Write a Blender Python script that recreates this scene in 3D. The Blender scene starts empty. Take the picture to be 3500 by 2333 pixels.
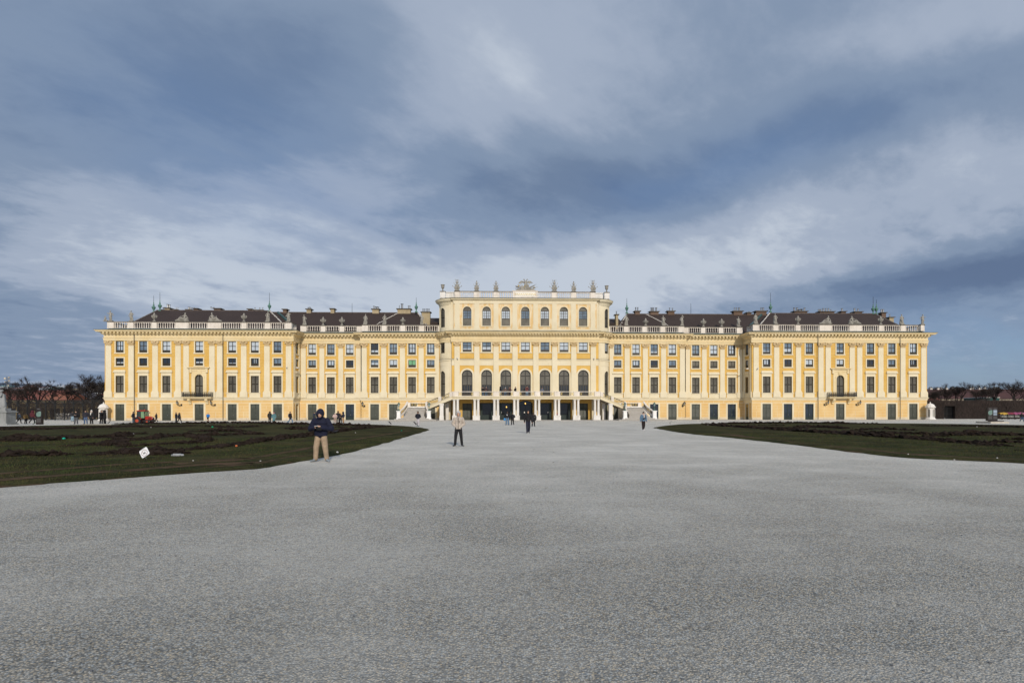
import bpy, bmesh, math, random
import numpy as np
from mathutils import Vector, Matrix, noise
R = math.radians
rnd = random.Random(7)
scene = bpy.context.scene
COL = scene.collection

# ---------------------------------------------------------------- camera
F = 1847.0
TH = R(1.753)
CX, CH = -6.34, 1.70
cam_d = bpy.data.cameras.new("camera")
cam_d.sensor_width = 36.0
cam_d.lens = 36.0 * F / 3500.0
cam_d.shift_y = 240.5 / 3500.0
cam_d.clip_start = 0.1
cam_d.clip_end = 20000
cam = bpy.data.objects.new("camera", cam_d)
COL.objects.link(cam)
cam.location = (CX, 0, CH)
cam.rotation_euler = (R(90), R(0.05), -TH)
scene.camera = cam

# ---------------------------------------------------------------- light
SUN_EL, SUN_AZ = 24.5, 11.0        # sun behind the camera, a little to the right
sun_d = bpy.data.lights.new("sun", 'SUN')
sun_d.energy = 2.75
sun_d.angle = R(1.0)
sun_d.color = (1.0, 0.90, 0.76)
sun = bpy.data.objects.new("sun", sun_d)
COL.objects.link(sun)
az = R(SUN_AZ)
sdir = Vector((math.sin(az) * math.cos(R(SUN_EL)), -math.cos(az) * math.cos(R(SUN_EL)), math.sin(R(SUN_EL))))
sun.rotation_euler = sdir.to_track_quat('Z', 'Y').to_euler()
sun.location = (0, -20, 60)

world = bpy.data.worlds.new("World")
scene.world = world
world.use_nodes = True
world.cycles.sampling_method = 'MANUAL'
world.cycles.sample_map_resolution = 512
scene.view_settings.view_transform = 'Standard'
scene.view_settings.look = 'None'
scene.view_settings.exposure = 0.0
scene.view_settings.gamma = 1.0
scene.view_settings.use_curve_mapping = False


class NT:
    """small node-tree writer"""
    def __init__(s, tree):
        s.t = tree
        s.n = tree.nodes
        s.l = tree.links
    def node(s, kind, **kw):
        n = s.n.new(kind)
        for k, v in kw.items():
            setattr(n, k, v)
        return n
    def put(s, sock, v):
        if isinstance(v, bpy.types.NodeSocket):
            s.l.new(v, sock)
        elif isinstance(v, (tuple, list)):
            sock.default_value = tuple(v) + ((1.0,) if len(v) == 3 and len(sock.default_value) == 4 else ())
        else:
            sock.default_value = v
    def math(s, op, a, b=0.0, c=None, clamp=False):
        n = s.node('ShaderNodeMath', operation=op, use_clamp=clamp)
        s.put(n.inputs[0], a)
        s.put(n.inputs[1], b)
        if c is not None:
            s.put(n.inputs[2], c)
        return n.outputs[0]
    def mix(s, fac, a, b, blend='MIX'):
        n = s.node('ShaderNodeMix', data_type='RGBA', blend_type=blend)
        s.put(n.inputs[0], fac)
        s.put(n.inputs[6], a)
        s.put(n.inputs[7], b)
        return n.outputs[2]
    def noise(s, vec, scale, detail=4.0, rough=0.55, dist=0.0):
        n = s.node('ShaderNodeTexNoise')
        s.put(n.inputs['Vector'], vec)
        n.inputs['Scale'].default_value = scale
        n.inputs['Detail'].default_value = detail
        n.inputs['Roughness'].default_value = rough
        n.inputs['Distortion'].default_value = dist
        return n.outputs['Fac']
    def map(s, v, a, b, c=0.0, d=1.0, smooth=False):
        n = s.node('ShaderNodeMapRange')
        if smooth:
            n.interpolation_type = 'SMOOTHSTEP'
        s.put(n.inputs['Value'], v)
        for i, x in zip((1, 2, 3, 4), (a, b, c, d)):
            n.inputs[i].default_value = x
        return n.outputs[0]
    def comb(s, x, y, z):
        n = s.node('ShaderNodeCombineXYZ')
        s.put(n.inputs[0], x)
        s.put(n.inputs[1], y)
        s.put(n.inputs[2], z)
        return n.outputs[0]


def build_world():
    w = NT(world.node_tree)
    w.n.clear()
    sky = w.node('ShaderNodeTexSky', sky_type='NISHITA')
    sky.sun_disc = False
    sky.sun_elevation = R(SUN_EL)
    sky.sun_rotation = R(180 - SUN_AZ)
    sky.air_density = 1.0
    sky.dust_density = 1.2
    tc = w.node('ShaderNodeTexCoord')
    sep = w.node('ShaderNodeSeparateXYZ')
    w.l.new(tc.outputs['Generated'], sep.inputs[0])
    x, y, z = sep.outputs
    zc = w.math('MAXIMUM', z, 0.0)
    den = w.math('ADD', zc, 0.20)
    px = w.math('DIVIDE', x, den)
    py = w.math('DIVIDE', y, den)
    # cloud sheet: streaks drift from far left to near right
    ca, sa = math.cos(R(CLOUD_ROT)), math.sin(R(CLOUD_ROT))
    u = w.math('ADD', w.math('MULTIPLY', px, ca), w.math('MULTIPLY', py, sa))
    v = w.math('ADD', w.math('MULTIPLY', px, -sa), w.math('MULTIPLY', py, ca))
    p1 = w.comb(w.math('MULTIPLY', u, 0.40), w.math('MULTIPLY', v, 1.25), 3.1)
    n1 = w.noise(p1, 0.75, 3.0, 0.45, 0.35)
    p2 = w.comb(w.math('MULTIPLY', u, 0.6), v, 7.7)
    n2 = w.noise(p2, 2.6, 6.0, 0.55, 0.5)
    p3 = w.comb(w.math('MULTIPLY', u, 0.7), v, 1.7)
    n3 = w.noise(p3, 11.0, 6.0, 0.6, 0.2)
    # large brighter / darker banks of the sheet, at their bearings
    def blob(bx, bz, sx, sz, tilt=0.0):
        # bx, bz: slope of the bearing (x/y, z/y) ahead of the garden
        yy = w.math('MAXIMUM', y, 0.05)
        a = w.math('SUBTRACT', w.math('DIVIDE', x, yy), bx)
        b = w.math('SUBTRACT', w.math('DIVIDE', z, yy), bz)
        ct, st = math.cos(tilt), math.sin(tilt)
        a2 = w.math('DIVIDE', w.math('ADD', w.math('MULTIPLY', a, ct), w.math('MULTIPLY', b, st)), sx)
        b2 = w.math('DIVIDE', w.math('ADD', w.math('MULTIPLY', a, -st), w.math('MULTIPLY', b, ct)), sz)
        r2 = w.math('ADD', w.math('MULTIPLY', a2, a2), w.math('MULTIPLY', b2, b2))
        return w.math('MULTIPLY', w.math('POWER', 2.718, w.math('MULTIPLY', r2, -1.0)), w.map(y, 0.02, 0.15))
    s = w.math('ADD', w.math('MULTIPLY', w.math('SUBTRACT', n1, 0.5), 0.70), w.math('MULTIPLY', w.math('SUBTRACT', n2, 0.5), 0.62))
    s = w.math('ADD', s, w.math('MULTIPLY', w.math('SUBTRACT', n3, 0.5), w.map(z, 0.1, 0.5, 0.62, 0.22)))
    for (bx, bz, sx, sz, tl, amp) in BLOBS:
        s = w.math('ADD', s, w.math('MULTIPLY', blob(bx, bz, sx, sz, R(tl)), amp))
    s = w.math('ADD', s, 0.57)
    ramp = w.node('ShaderNodeValToRGB')
    w.l.new(s, ramp.inputs[0])
    cr = ramp.color_ramp
    cr.interpolation = 'EASE'
    stops = [(0.0, (0.120, 0.175, 0.290)), (0.25, (0.158, 0.222, 0.342)), (0.5, (0.228, 0.300, 0.422)),
             (0.75, (0.365, 0.430, 0.545)), (1.0, (0.53, 0.59, 0.68))]
    cr.elements[0].position, cr.elements[0].color = stops[0][0], stops[0][1] + (1,)
    cr.elements[1].position, cr.elements[1].color = stops[-1][0], stops[-1][1] + (1,)
    for p, c in stops[1:-1]:
        e = cr.elements.new(p)
        e.color = c + (1,)
    cloud = w.mix(1.0, ramp.outputs[0], (10, 10, 10), 'MULTIPLY')
    # added unseen fill light: cloud boosted overhead and round the sun
    sdn = w.math('ADD', w.math('ADD', w.math('MULTIPLY', x, sdir.x), w.math('MULTIPLY', y, sdir.y)), w.math('MULTIPLY', z, sdir.z))
    glow = w.math('POWER', w.math('MAXIMUM', sdn, 0.0), 7.0)
    over = w.math('ADD', w.map(z, 0.66, 0.9, 1.0, 1.7), w.math('MULTIPLY', glow, 1.5))
    cloud = w.mix(1.0, cloud, w.comb(w.math('ADD', over, w.math('MULTIPLY', glow, 1.2)), w.math('ADD', over, w.math('MULTIPLY', glow, 0.5)), over), 'MULTIPLY')
    # gaps of clear blue, low on the right and scattered where the sheet is thin
    gap = w.math('ADD', w.math('MULTIPLY', blob(1.0, 0.10, 0.36, 0.085), 1.15), w.math('MULTIPLY', blob(-0.48, 0.50, 0.34, 0.17, R(-20)), 0.55))
    gap = w.math('ADD', gap, w.math('MULTIPLY', blob(0.45, 0.47, 0.34, 0.06, R(20)), 0.42))
    gap = w.math('ADD', gap, w.math('MULTIPLY', w.map(n2, 0.52, 0.30), w.map(s, 0.5, 0.1, 0.0, 0.12)))
    gap = w.math('MULTIPLY', gap, w.map(n2, 0.62, 0.42, 0.55, 1.0), clamp=True)
    clear = w.mix(w.map(z, 0.0, 0.35), (2.5, 3.5, 4.75), (1.25, 2.25, 4.0))
    nish = w.mix(0.72, w.mix(1.0, sky.outputs[0], (0.80, 0.9, 1.22), 'MULTIPLY'), clear)
    col = w.mix(gap, cloud, nish)
    bg = w.node('ShaderNodeBackground')
    w.l.new(col, bg.inputs[0])
    bg.inputs[1].default_value = 0.1
    out = w.node('ShaderNodeOutputWorld')
    w.l.new(bg.outputs[0], out.inputs[0])


CLOUD_ROT = 35.0
# bearing x/y, z/y, size, size, tilt, amount
BLOBS = [
    (-0.02, 0.64, 0.34, 0.18, 30, 0.36), (-0.52, 0.31, 0.34, 0.14, 8, 0.47), (-0.15, 0.16, 0.45, 0.10, 4, 0.22), (0.22, 0.25, 0.42, 0.09, 6, 0.44),
    (0.66, 0.40, 0.46, 0.085, 18, 0.26), (0.06, 0.42, 0.34, 0.075, -6, -0.26), (0.62, 0.55, 0.50, 0.060, 17, -0.24), (-0.46, 0.57, 0.30, 0.17, -14, -0.34),
    (0.98, 0.275, 0.44, 0.040, 9, -0.72), (0.90, 0.74, 0.35, 0.10, 20, 0.16), (-0.95, 0.16, 0.30, 0.12, 0, -0.16),
]
build_world()

# ---------------------------------------------------------------- pixel helpers (positions measured on the photograph, 3500 px wide)
def WX(px, Y):
    return CX + Y * math.tan(math.atan((px - 1750) / F) + TH)

def hz(px):
    return 1408.5 - 3 * px / 3500.0

def DEP(X, Y):
    return (X - CX) * math.sin(TH) + Y * math.cos(TH)

def WH(px, py, Y):
    return CH + (hz(px) - py) * DEP(WX(px, Y), Y) / F

def GP(px, py, z=0.0):
    """point of the plane at height z seen at a pixel"""
    d = (CH - z) * F / max(py - hz(px), 4.0)
    r = (px - 1750) / F * d
    return Vector((CX + r * math.cos(TH) + d * math.sin(TH), -r * math.sin(TH) + d * math.cos(TH), z))

# ---------------------------------------------------------------- materials
MATS = {}
def material(name, base, rough=0.8, var=0.12, scale=1.5, base2=None, scale2=None, bump=0.0, bscale=20.0, metal=0.0, spec=0.4, thr=None, emit=None):
    if name in MATS:
        return MATS[name]
    m = bpy.data.materials.new(name)
    m.use_nodes = True
    w = NT(m.node_tree)
    bs = w.n['Principled BSDF']
    tc = w.node('ShaderNodeTexCoord').outputs['Object']
    n = w.noise(tc, scale, 5.0, 0.6)
    lo = tuple(c * (1 - var) for c in base)
    hi = tuple(min(1, c * (1 + var)) for c in base)
    col = w.mix(w.map(n, 0.3, 0.7), lo, hi)
    if base2:
        n2 = w.noise(tc, scale2 or scale * 0.3, 6.0, 0.65)
        a, b = thr or (0.45, 0.65)
        col = w.mix(w.map(n2, a, b), col, base2)
    w.put(bs.inputs['Base Color'], col)
    bs.inputs['Roughness'].default_value = rough
    bs.inputs['Metallic'].default_value = metal
    bs.inputs['Specular IOR Level'].default_value = spec
    if bump:
        bn = w.node('ShaderNodeBump')
        bn.inputs['Strength'].default_value = bump
        bn.inputs['Distance'].default_value = 0.02
        w.put(bn.inputs['Height'], w.noise(tc, bscale, 4.0))
        w.l.new(bn.outputs[0], bs.inputs['Normal'])
    if emit:
        w.put(bs.inputs['Emission Color'], emit[0])
        bs.inputs['Emission Strength'].default_value = emit[1]
    MATS[name] = m
    return m

def plaster(name, c1, c2, stain, course=0.0, thr=(0.58, 0.80)):
    """wall plaster: two close tones, streaky weather stains, optional drawn courses"""
    m = bpy.data.materials.new(name)
    m.use_nodes = True
    w = NT(m.node_tree)
    bs = w.n['Principled BSDF']
    tc = w.node('ShaderNodeTexCoord').outputs['Object']
    sep = w.node('ShaderNodeSeparateXYZ')
    w.l.new(tc, sep.inputs[0])
    col = w.mix(w.map(w.noise(tc, 0.35, 5.0, 0.6), 0.35, 0.65), c1, c2)
    vec = w.comb(w.math('MULTIPLY', sep.outputs[0], 1.6), w.math('MULTIPLY', sep.outputs[1], 1.6), w.math('MULTIPLY', sep.outputs[2], 0.45))
    st = w.noise(vec, 0.9, 7.0, 0.65)
    col = w.mix(w.map(st, thr[0] - 0.03, thr[1], 0.0, 0.62), col, stain)
    col = w.mix(w.map(w.noise(tc, 6.0, 4.0, 0.6), 0.3, 0.7, 0.0, 0.12), col, tuple(c * 0.72 for c in c1))
    if course:
        fr = w.math('FRACT', w.math('DIVIDE', sep.outputs[2], course))
        line = w.math('LESS_THAN', fr, 0.045 / course)
        col = w.mix(w.math('MULTIPLY', line, 0.45), col, tuple(c * 0.55 for c in c1))
    w.put(bs.inputs['Base Color'], col)
    bs.inputs['Roughness'].default_value = 0.9
    bs.inputs['Specular IOR Level'].default_value = 0.2
    bn = w.node('ShaderNodeBump')
    bn.inputs['Strength'].default_value = 0.25
    bn.inputs['Distance'].default_value = 0.02
    w.put(bn.inputs['Height'], w.noise(tc, 9.0, 6.0, 0.7))
    w.l.new(bn.outputs[0], bs.inputs['Normal'])
    MATS[name] = m
    return m

YEL = plaster('yellow_plaster', (0.61, 0.370, 0.090), (0.68, 0.450, 0.135), (0.68, 0.57, 0.36), course=0.66)
YELG = plaster('rusticated_yellow_plaster', (0.67, 0.44, 0.175), (0.73, 0.525, 0.25), (0.66, 0.59, 0.42))
YELF = plaster('smooth_yellow_plaster', (0.63, 0.385, 0.095), (0.70, 0.465, 0.14), (0.68, 0.57, 0.36))
CREAM = plaster('cream_plaster', (0.69, 0.605, 0.42), (0.74, 0.665, 0.49), (0.58, 0.48, 0.33))
CREAMC = plaster('cornice_plaster', (0.70, 0.565, 0.32), (0.75, 0.635, 0.41), (0.50, 0.39, 0.22))
JOINT = plaster('joint_plaster', (0.75, 0.62, 0.39), (0.79, 0.68, 0.46), (0.66, 0.55, 0.36))
WEATH = plaster('weathered_plaster', (0.72, 0.59, 0.38), (0.76, 0.64, 0.44), (0.66, 0.39, 0.10), thr=(0.47, 0.56))
PLINTH = plaster('plinth_stone', (0.62, 0.53, 0.38), (0.72, 0.62, 0.46), (0.42, 0.37, 0.28), thr=(0.45, 0.7))
CAPS = plaster('capital_stone', (0.52, 0.39, 0.21), (0.62, 0.48, 0.28), (0.36, 0.27, 0.16))
STONE = plaster('balustrade_stone', (0.70, 0.63, 0.54), (0.80, 0.74, 0.66), (0.30, 0.27, 0.23), thr=(0.52, 0.78))
STAT = plaster('statue_stone', (0.27, 0.255, 0.22), (0.46, 0.44, 0.39), (0.13, 0.12, 0.10), thr=(0.44, 0.66))
WSTONE = plaster('white_stone', (0.72, 0.69, 0.64), (0.80, 0.78, 0.74), (0.42, 0.39, 0.34), thr=(0.5, 0.75))
STEP = plaster('step_stone', (0.42, 0.38, 0.32), (0.52, 0.48, 0.41), (0.26, 0.24, 0.21), thr=(0.45, 0.7))
COPPER = material('green_copper', (0.055, 0.12, 0.095), 0.6, 0.35, 2.0, bump=0.2)
COPPERL = material('pale_green_copper', (0.10, 0.21, 0.165), 0.6, 0.3, 3.0)
FLASH = material('dark_green_flashing', (0.016, 0.04, 0.036), 0.5, 0.4, 1.0)
CAPM = material('rail_cap_metal', (0.10, 0.085, 0.065), 0.6, 0.4, 2.0)
FRAME = material('brown_window_frame', (0.033, 0.028, 0.018), 0.5, 0.2)
SHUT = material('louvred_shutter', (0.115, 0.107, 0.085), 0.6, 0.4, 0.6)
DOORG = material('green_grey_door', (0.040, 0.046, 0.034), 0.5, 0.2, 1.0)
DOORD = material('dark_green_door', (0.015, 0.028, 0.025), 0.35, 0.3, 1.0)
GD = material('dark_glass', (0.018, 0.026, 0.036), 0.05, 0.4, 0.8, spec=0.7)
GM = material('grey_glass', (0.13, 0.18, 0.235), 0.05, 0.35, 1.2, spec=0.6)
GW = material('curtain_cloud_glass', (0.46, 0.52, 0.58), 0.08, 0.15, 1.2, spec=0.6)  # pale curtains, and bright cloud reflections painted into the pane colour
GG = material('green_blind_glass', (0.16, 0.38, 0.20), 0.08, 0.15, 1.2, spec=0.6)
GB = material('black_glass', (0.006, 0.008, 0.010), 0.06, 0.4, 1.0, spec=0.5)
IRON = material('black_iron', (0.012, 0.012, 0.012), 0.5, 0.2)
GOLD = material('gilt_iron', (0.45, 0.34, 0.13), 0.5, 0.5, 3.0, metal=0.3)
METAL = material('flue_metal', (0.30, 0.31, 0.32), 0.4, 0.3, 3.0, metal=0.6)
DARKROOM = material('dark_interior', (0.012, 0.012, 0.013), 0.9, 0.2)

def roof_mat(name, c, c2):
    m = bpy.data.materials.new(name)
    m.use_nodes = True
    w = NT(m.node_tree)
    bs = w.n['Principled BSDF']
    tc = w.node('ShaderNodeTexCoord').outputs['Object']
    sep = w.node('ShaderNodeSeparateXYZ')
    w.l.new(tc, sep.inputs[0])
    col = w.mix(w.map(w.noise(tc, 0.25, 6.0, 0.65), 0.3, 0.7), c, c2)
    col = w.mix(w.map(w.noise(tc, 7.0, 3.0, 0.7), 0.35, 0.65, 0.0, 0.35), col, tuple(x * 0.5 for x in c))
    rows = w.math('FRACT', w.math('DIVIDE', sep.outputs[2], 0.22))
    cols = w.math('FRACT', w.math('DIVIDE', w.math('ADD', sep.outputs[0], sep.outputs[1]), 0.3))
    col = w.mix(w.math('MULTIPLY', w.math('LESS_THAN', rows, 0.18), 0.4), col, tuple(x * 0.45 for x in c))
    w.put(bs.inputs['Base Color'], col)
    bs.inputs['Roughness'].default_value = 0.75
    bs.inputs['Specular IOR Level'].default_value = 0.3
    bn = w.node('ShaderNodeBump')
    bn.inputs['Strength'].default_value = 0.5
    bn.inputs['Distance'].default_value = 0.04
    w.put(bn.inputs['Height'], w.math('ADD', rows, w.math('MULTIPLY', cols, 0.5)))
    w.l.new(bn.outputs[0], bs.inputs['Normal'])
    MATS[name] = m
    return m
ROOF = roof_mat('brown_roof_tiles', (0.040, 0.027, 0.023), (0.053, 0.037, 0.031))
ROOFR = roof_mat('red_roof_tiles', (0.15, 0.048, 0.033), (0.21, 0.075, 0.05))
ROOFO = roof_mat('orange_roof_tiles', (0.22, 0.075, 0.04), (0.29, 0.12, 0.07))
ROOFD = roof_mat('dark_red_roof_tiles', (0.060, 0.028, 0.024), (0.10, 0.040, 0.032))
ROOFS = roof_mat('slate_roof_tiles', (0.045, 0.040, 0.045), (0.06, 0.052, 0.055))

# ---------------------------------------------------------------- mesh builder
def link(ob, parent=None):
    COL.objects.link(ob)
    if parent is not None:
        ob.parent = parent
        if parent.get('_abs'):
            ob.matrix_parent_inverse = Matrix.Translation(parent.location).inverted()
            ob['_abs'] = 1
    return ob

def ident(u, v, w):
    return (u, v, w)

class MB:
    def __init__(s):
        s.v, s.f, s.m = [], [], []
    def add(s, verts, faces, mi=0):
        o = len(s.v)
        s.v.extend([tuple(p) for p in verts])
        s.f.extend([tuple(i + o for i in f) for f in faces])
        s.m.extend([mi] * len(faces))
    def box(s, a, b, mi=0, fn=None):
        (x0, y0, z0), (x1, y1, z1) = a, b
        vs = [(x0, y0, z0), (x1, y0, z0), (x1, y1, z0), (x0, y1, z0), (x0, y0, z1), (x1, y0, z1), (x1, y1, z1), (x0, y1, z1)]
        if fn:
            vs = [fn(*p) for p in vs]
        s.add(vs, [(0, 3, 2, 1), (4, 5, 6, 7), (0, 1, 5, 4), (1, 2, 6, 5), (2, 3, 7, 6), (3, 0, 4, 7)], mi)
    def mbox(s, mp, u0, u1, v0, v1, w0, w1, mi=0, n=1):
        """box in wall coordinates: u along, v up, w outward"""
        vs = []
        for i in range(n + 1):
            u = u0 + (u1 - u0) * i / n
            vs += [mp(u, v0, w0), mp(u, v0, w1), mp(u, v1, w1), mp(u, v1, w0)]
        fs = [(0, 1, 2, 3), tuple(4 * n + k for k in (3, 2, 1, 0))]
        for i in range(n):
            a, b = 4 * i, 4 * i + 4
            for k in range(4):
                k2 = (k + 1) % 4
                fs.append((a + k, b + k, b + k2, a + k2))
        s.add(vs, fs, mi)
    def lathe(s, prof, c=(0, 0, 0), n=12, mi=0, sx=1.0, sy=1.0):
        vs, fs = [], []
        for (r, z) in prof:
            for i in range(n):
                a = 2 * math.pi * i / n
                vs.append((c[0] + r * sx * math.cos(a), c[1] + r * sy * math.sin(a), c[2] + z))
        for j in range(len(prof) - 1):
            for i in range(n):
                i2 = (i + 1) % n
                fs.append((j * n + i, j * n + i2, (j + 1) * n + i2, (j + 1) * n + i))
        fs.append(tuple(range(n - 1, -1, -1)))
        fs.append(tuple((len(prof) - 1) * n + i for i in range(n)))
        s.add(vs, fs, mi)
    def tube(s, p0, p1, r0, r1=None, n=6, mi=0, cap=True):
        r1 = r0 if r1 is None else r1
        p0, p1 = Vector(p0), Vector(p1)
        d = p1 - p0
        if d.length < 1e-6:
            return
        d.normalize()
        a = d.orthogonal().normalized()
        b = d.cross(a)
        vs = []
        for p, r in ((p0, r0), (p1, r1)):
            for i in range(n):
                t = 2 * math.pi * i / n
                vs.append(p + a * (r * math.cos(t)) + b * (r * math.sin(t)))
        fs = [(i, (i + 1) % n, n + (i + 1) % n, n + i) for i in range(n)]
        if cap:
            fs += [tuple(range(n - 1, -1, -1)), tuple(range(n, 2 * n))]
        s.add(vs, fs, mi)
    def path(s, pts, r, n=5, mi=0):
        for a, b in zip(pts[:-1], pts[1:]):
            s.tube(a, b, r, r, n, mi)
    def ball(s, c, r, n=10, m=7, mi=0, rot=None):
        """closed ellipsoid"""
        r = (r, r, r) if isinstance(r, (int, float)) else r
        c = Vector(c)
        vs = [Vector((0, 0, -r[2]))]
        for j in range(1, m):
            t = math.pi * j / m
            for i in range(n):
                a = 2 * math.pi * i / n
                vs.append(Vector((r[0] * math.sin(t) * math.cos(a), r[1] * math.sin(t) * math.sin(a), -r[2] * math.cos(t))))
        vs.append(Vector((0, 0, r[2])))
        fs = [(0, 1 + (i + 1) % n, 1 + i) for i in range(n)]
        for j in range(m - 2):
            for i in range(n):
                a = 1 + j * n + i
                b = 1 + j * n + (i + 1) % n
                fs.append((a, b, b + n, a + n))
        k = 1 + (m - 2) * n
        fs += [(k + i, k + (i + 1) % n, len(vs) - 1) for i in range(n)]
        if rot is not None:
            vs = [rot @ p for p in vs]
        s.add([p + c for p in vs], fs, mi)
    def cap(s, p0, p1, r0, r1, n=10, mi=0, flat=1.0):
        """tapered capsule, closed"""
        p0, p1 = Vector(p0), Vector(p1)
        d = p1 - p0
        L = max(d.length, 1e-5)
        d = d / L
        a = d.orthogonal().normalized() if abs(d.x) > 0.9 else (Vector((1, 0, 0)) - d * d.x).normalized()
        b = d.cross(a)
        rings = []
        for k in range(1, 4):
            t = math.pi / 2 * k / 3
            rings.append((-r0 * math.cos(t), r0 * math.sin(t)))
        for k in range(0, 3):
            t = math.pi / 2 * k / 3
            rings.append((L + r1 * math.sin(t), r1 * math.cos(t)))
        vs = [p0 - d * r0]
        for (h, r) in rings:
            for i in range(n):
                t = 2 * math.pi * i / n
                vs.append(p0 + d * h + a * (r * math.cos(t)) + b * (r * flat * math.sin(t)))
        vs.append(p1 + d * r1)
        m = len(rings)
        fs = [(0, 1 + (i + 1) % n, 1 + i) for i in range(n)]
        for j in range(m - 1):
            for i in range(n):
                q = 1 + j * n + i
                q2 = 1 + j * n + (i + 1) % n
                fs.append((q, q2, q2 + n, q + n))
        k = 1 + (m - 1) * n
        fs += [(k + i, k + (i + 1) % n, len(vs) - 1) for i in range(n)]
        s.add(vs, fs, mi)
    def mesh(s, name, mats=(), smooth=False):
        me = bpy.data.meshes.new(name)
        me.from_pydata(s.v, [], s.f)
        for m in mats:
            me.materials.append(m)
        if len(mats) > 1:
            me.polygons.foreach_set('material_index', s.m)
        if smooth:
            me.polygons.foreach_set('use_smooth', [True] * len(me.polygons))
        me.update()
        return me
    def build(s, name, mats, parent=None, smooth=False):
        mats = mats if isinstance(mats, (list, tuple)) else [mats]
        ob = bpy.data.objects.new(name, s.mesh(name, mats, smooth))
        return link(ob, parent)

def tag(o, label=None, cat=None, group=None, kind=None):
    if label: o['label'] = label
    if cat: o['category'] = cat
    if group: o['group'] = group
    if kind: o['kind'] = kind
    return o

def thing(name, label, cat, loc=(0, 0, 0), rz=0.0, group=None, absolute=False):
    o = bpy.data.objects.new(name, None)
    o.empty_display_size = 0.3
    COL.objects.link(o)
    o.location = loc
    o.rotation_euler = (0, 0, rz)
    if absolute:
        o['_abs'] = 1
    return tag(o, label, cat, group)

def copy_tree(o, parent=None):
    c = o.copy()
    COL.objects.link(c)
    if parent is not None:
        c.parent = parent
    for ch in list(o.children):
        copy_tree(ch, c)
    return c

def remesh(mb, voxel, smooth=True, factor=2):
    """fuse overlapping closed pieces into one continuous surface"""
    me = mb.mesh('tmp')
    ob = bpy.data.objects.new('tmp', me)
    COL.objects.link(ob)
    md = ob.modifiers.new('r', 'REMESH')
    md.mode = 'VOXEL'
    md.voxel_size = voxel
    md.use_smooth_shade = smooth
    if factor:
        sm = ob.modifiers.new('s', 'SMOOTH')
        sm.iterations = factor
        sm.factor = 0.5
    bpy.context.view_layer.update()
    dg = bpy.context.evaluated_depsgraph_get()
    out = bpy.data.meshes.new_from_object(ob.evaluated_get(dg))
    bpy.data.objects.remove(ob)
    bpy.data.meshes.remove(me)
    out.materials.clear()
    return out

def put(me, name, mat, parent=None, keep=False):
    """object for a cached mesh, the material held by the object"""
    if not me.materials:
        me.materials.append(mat)
    ob = bpy.data.objects.new(name, me)
    ob.material_slots[0].link = 'OBJECT'
    ob.material_slots[0].material = mat
    return link(ob, parent)
# ================================================================ the palace
YW, YA, YB, YC = 114.0, 118.0, 116.8, 114.2       # front planes: wings, inner links, outer links, centre block
palace = thing('palace', 'long yellow baroque palace with cream pilasters, brown roofs and a raised centre block', 'palace', (0, YC, 0), absolute=True)

def wallmap(O, N):
    """u runs to the right seen from outside, w outward along N"""
    O = Vector(O)
    N = Vector(N).normalized()
    U = Vector((-N.y, N.x))
    def f(u, v, w):
        return (O.x + U.x * u + N.x * w, O.y + U.y * u + N.y * w, v)
    return f

def front(Y):
    return wallmap((0, Y), (0, -1))

ARC_R = 2.6
def arcmap(sg):
    """quarter-round corner of the centre block; u = 0 .. 4.08 seen left to right from outside"""
    C = (sg * 15.75, YC + 0.6 + ARC_R)
    def f(u, v, w):
        t = u / ARC_R
        a = (math.pi + t) if sg < 0 else (1.5 * math.pi + t)
        r = ARC_R + w
        return (C[0] + r * math.cos(a), C[1] + r * math.sin(a), v)
    return f
ARC_L = ARC_R * math.pi / 2

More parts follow.
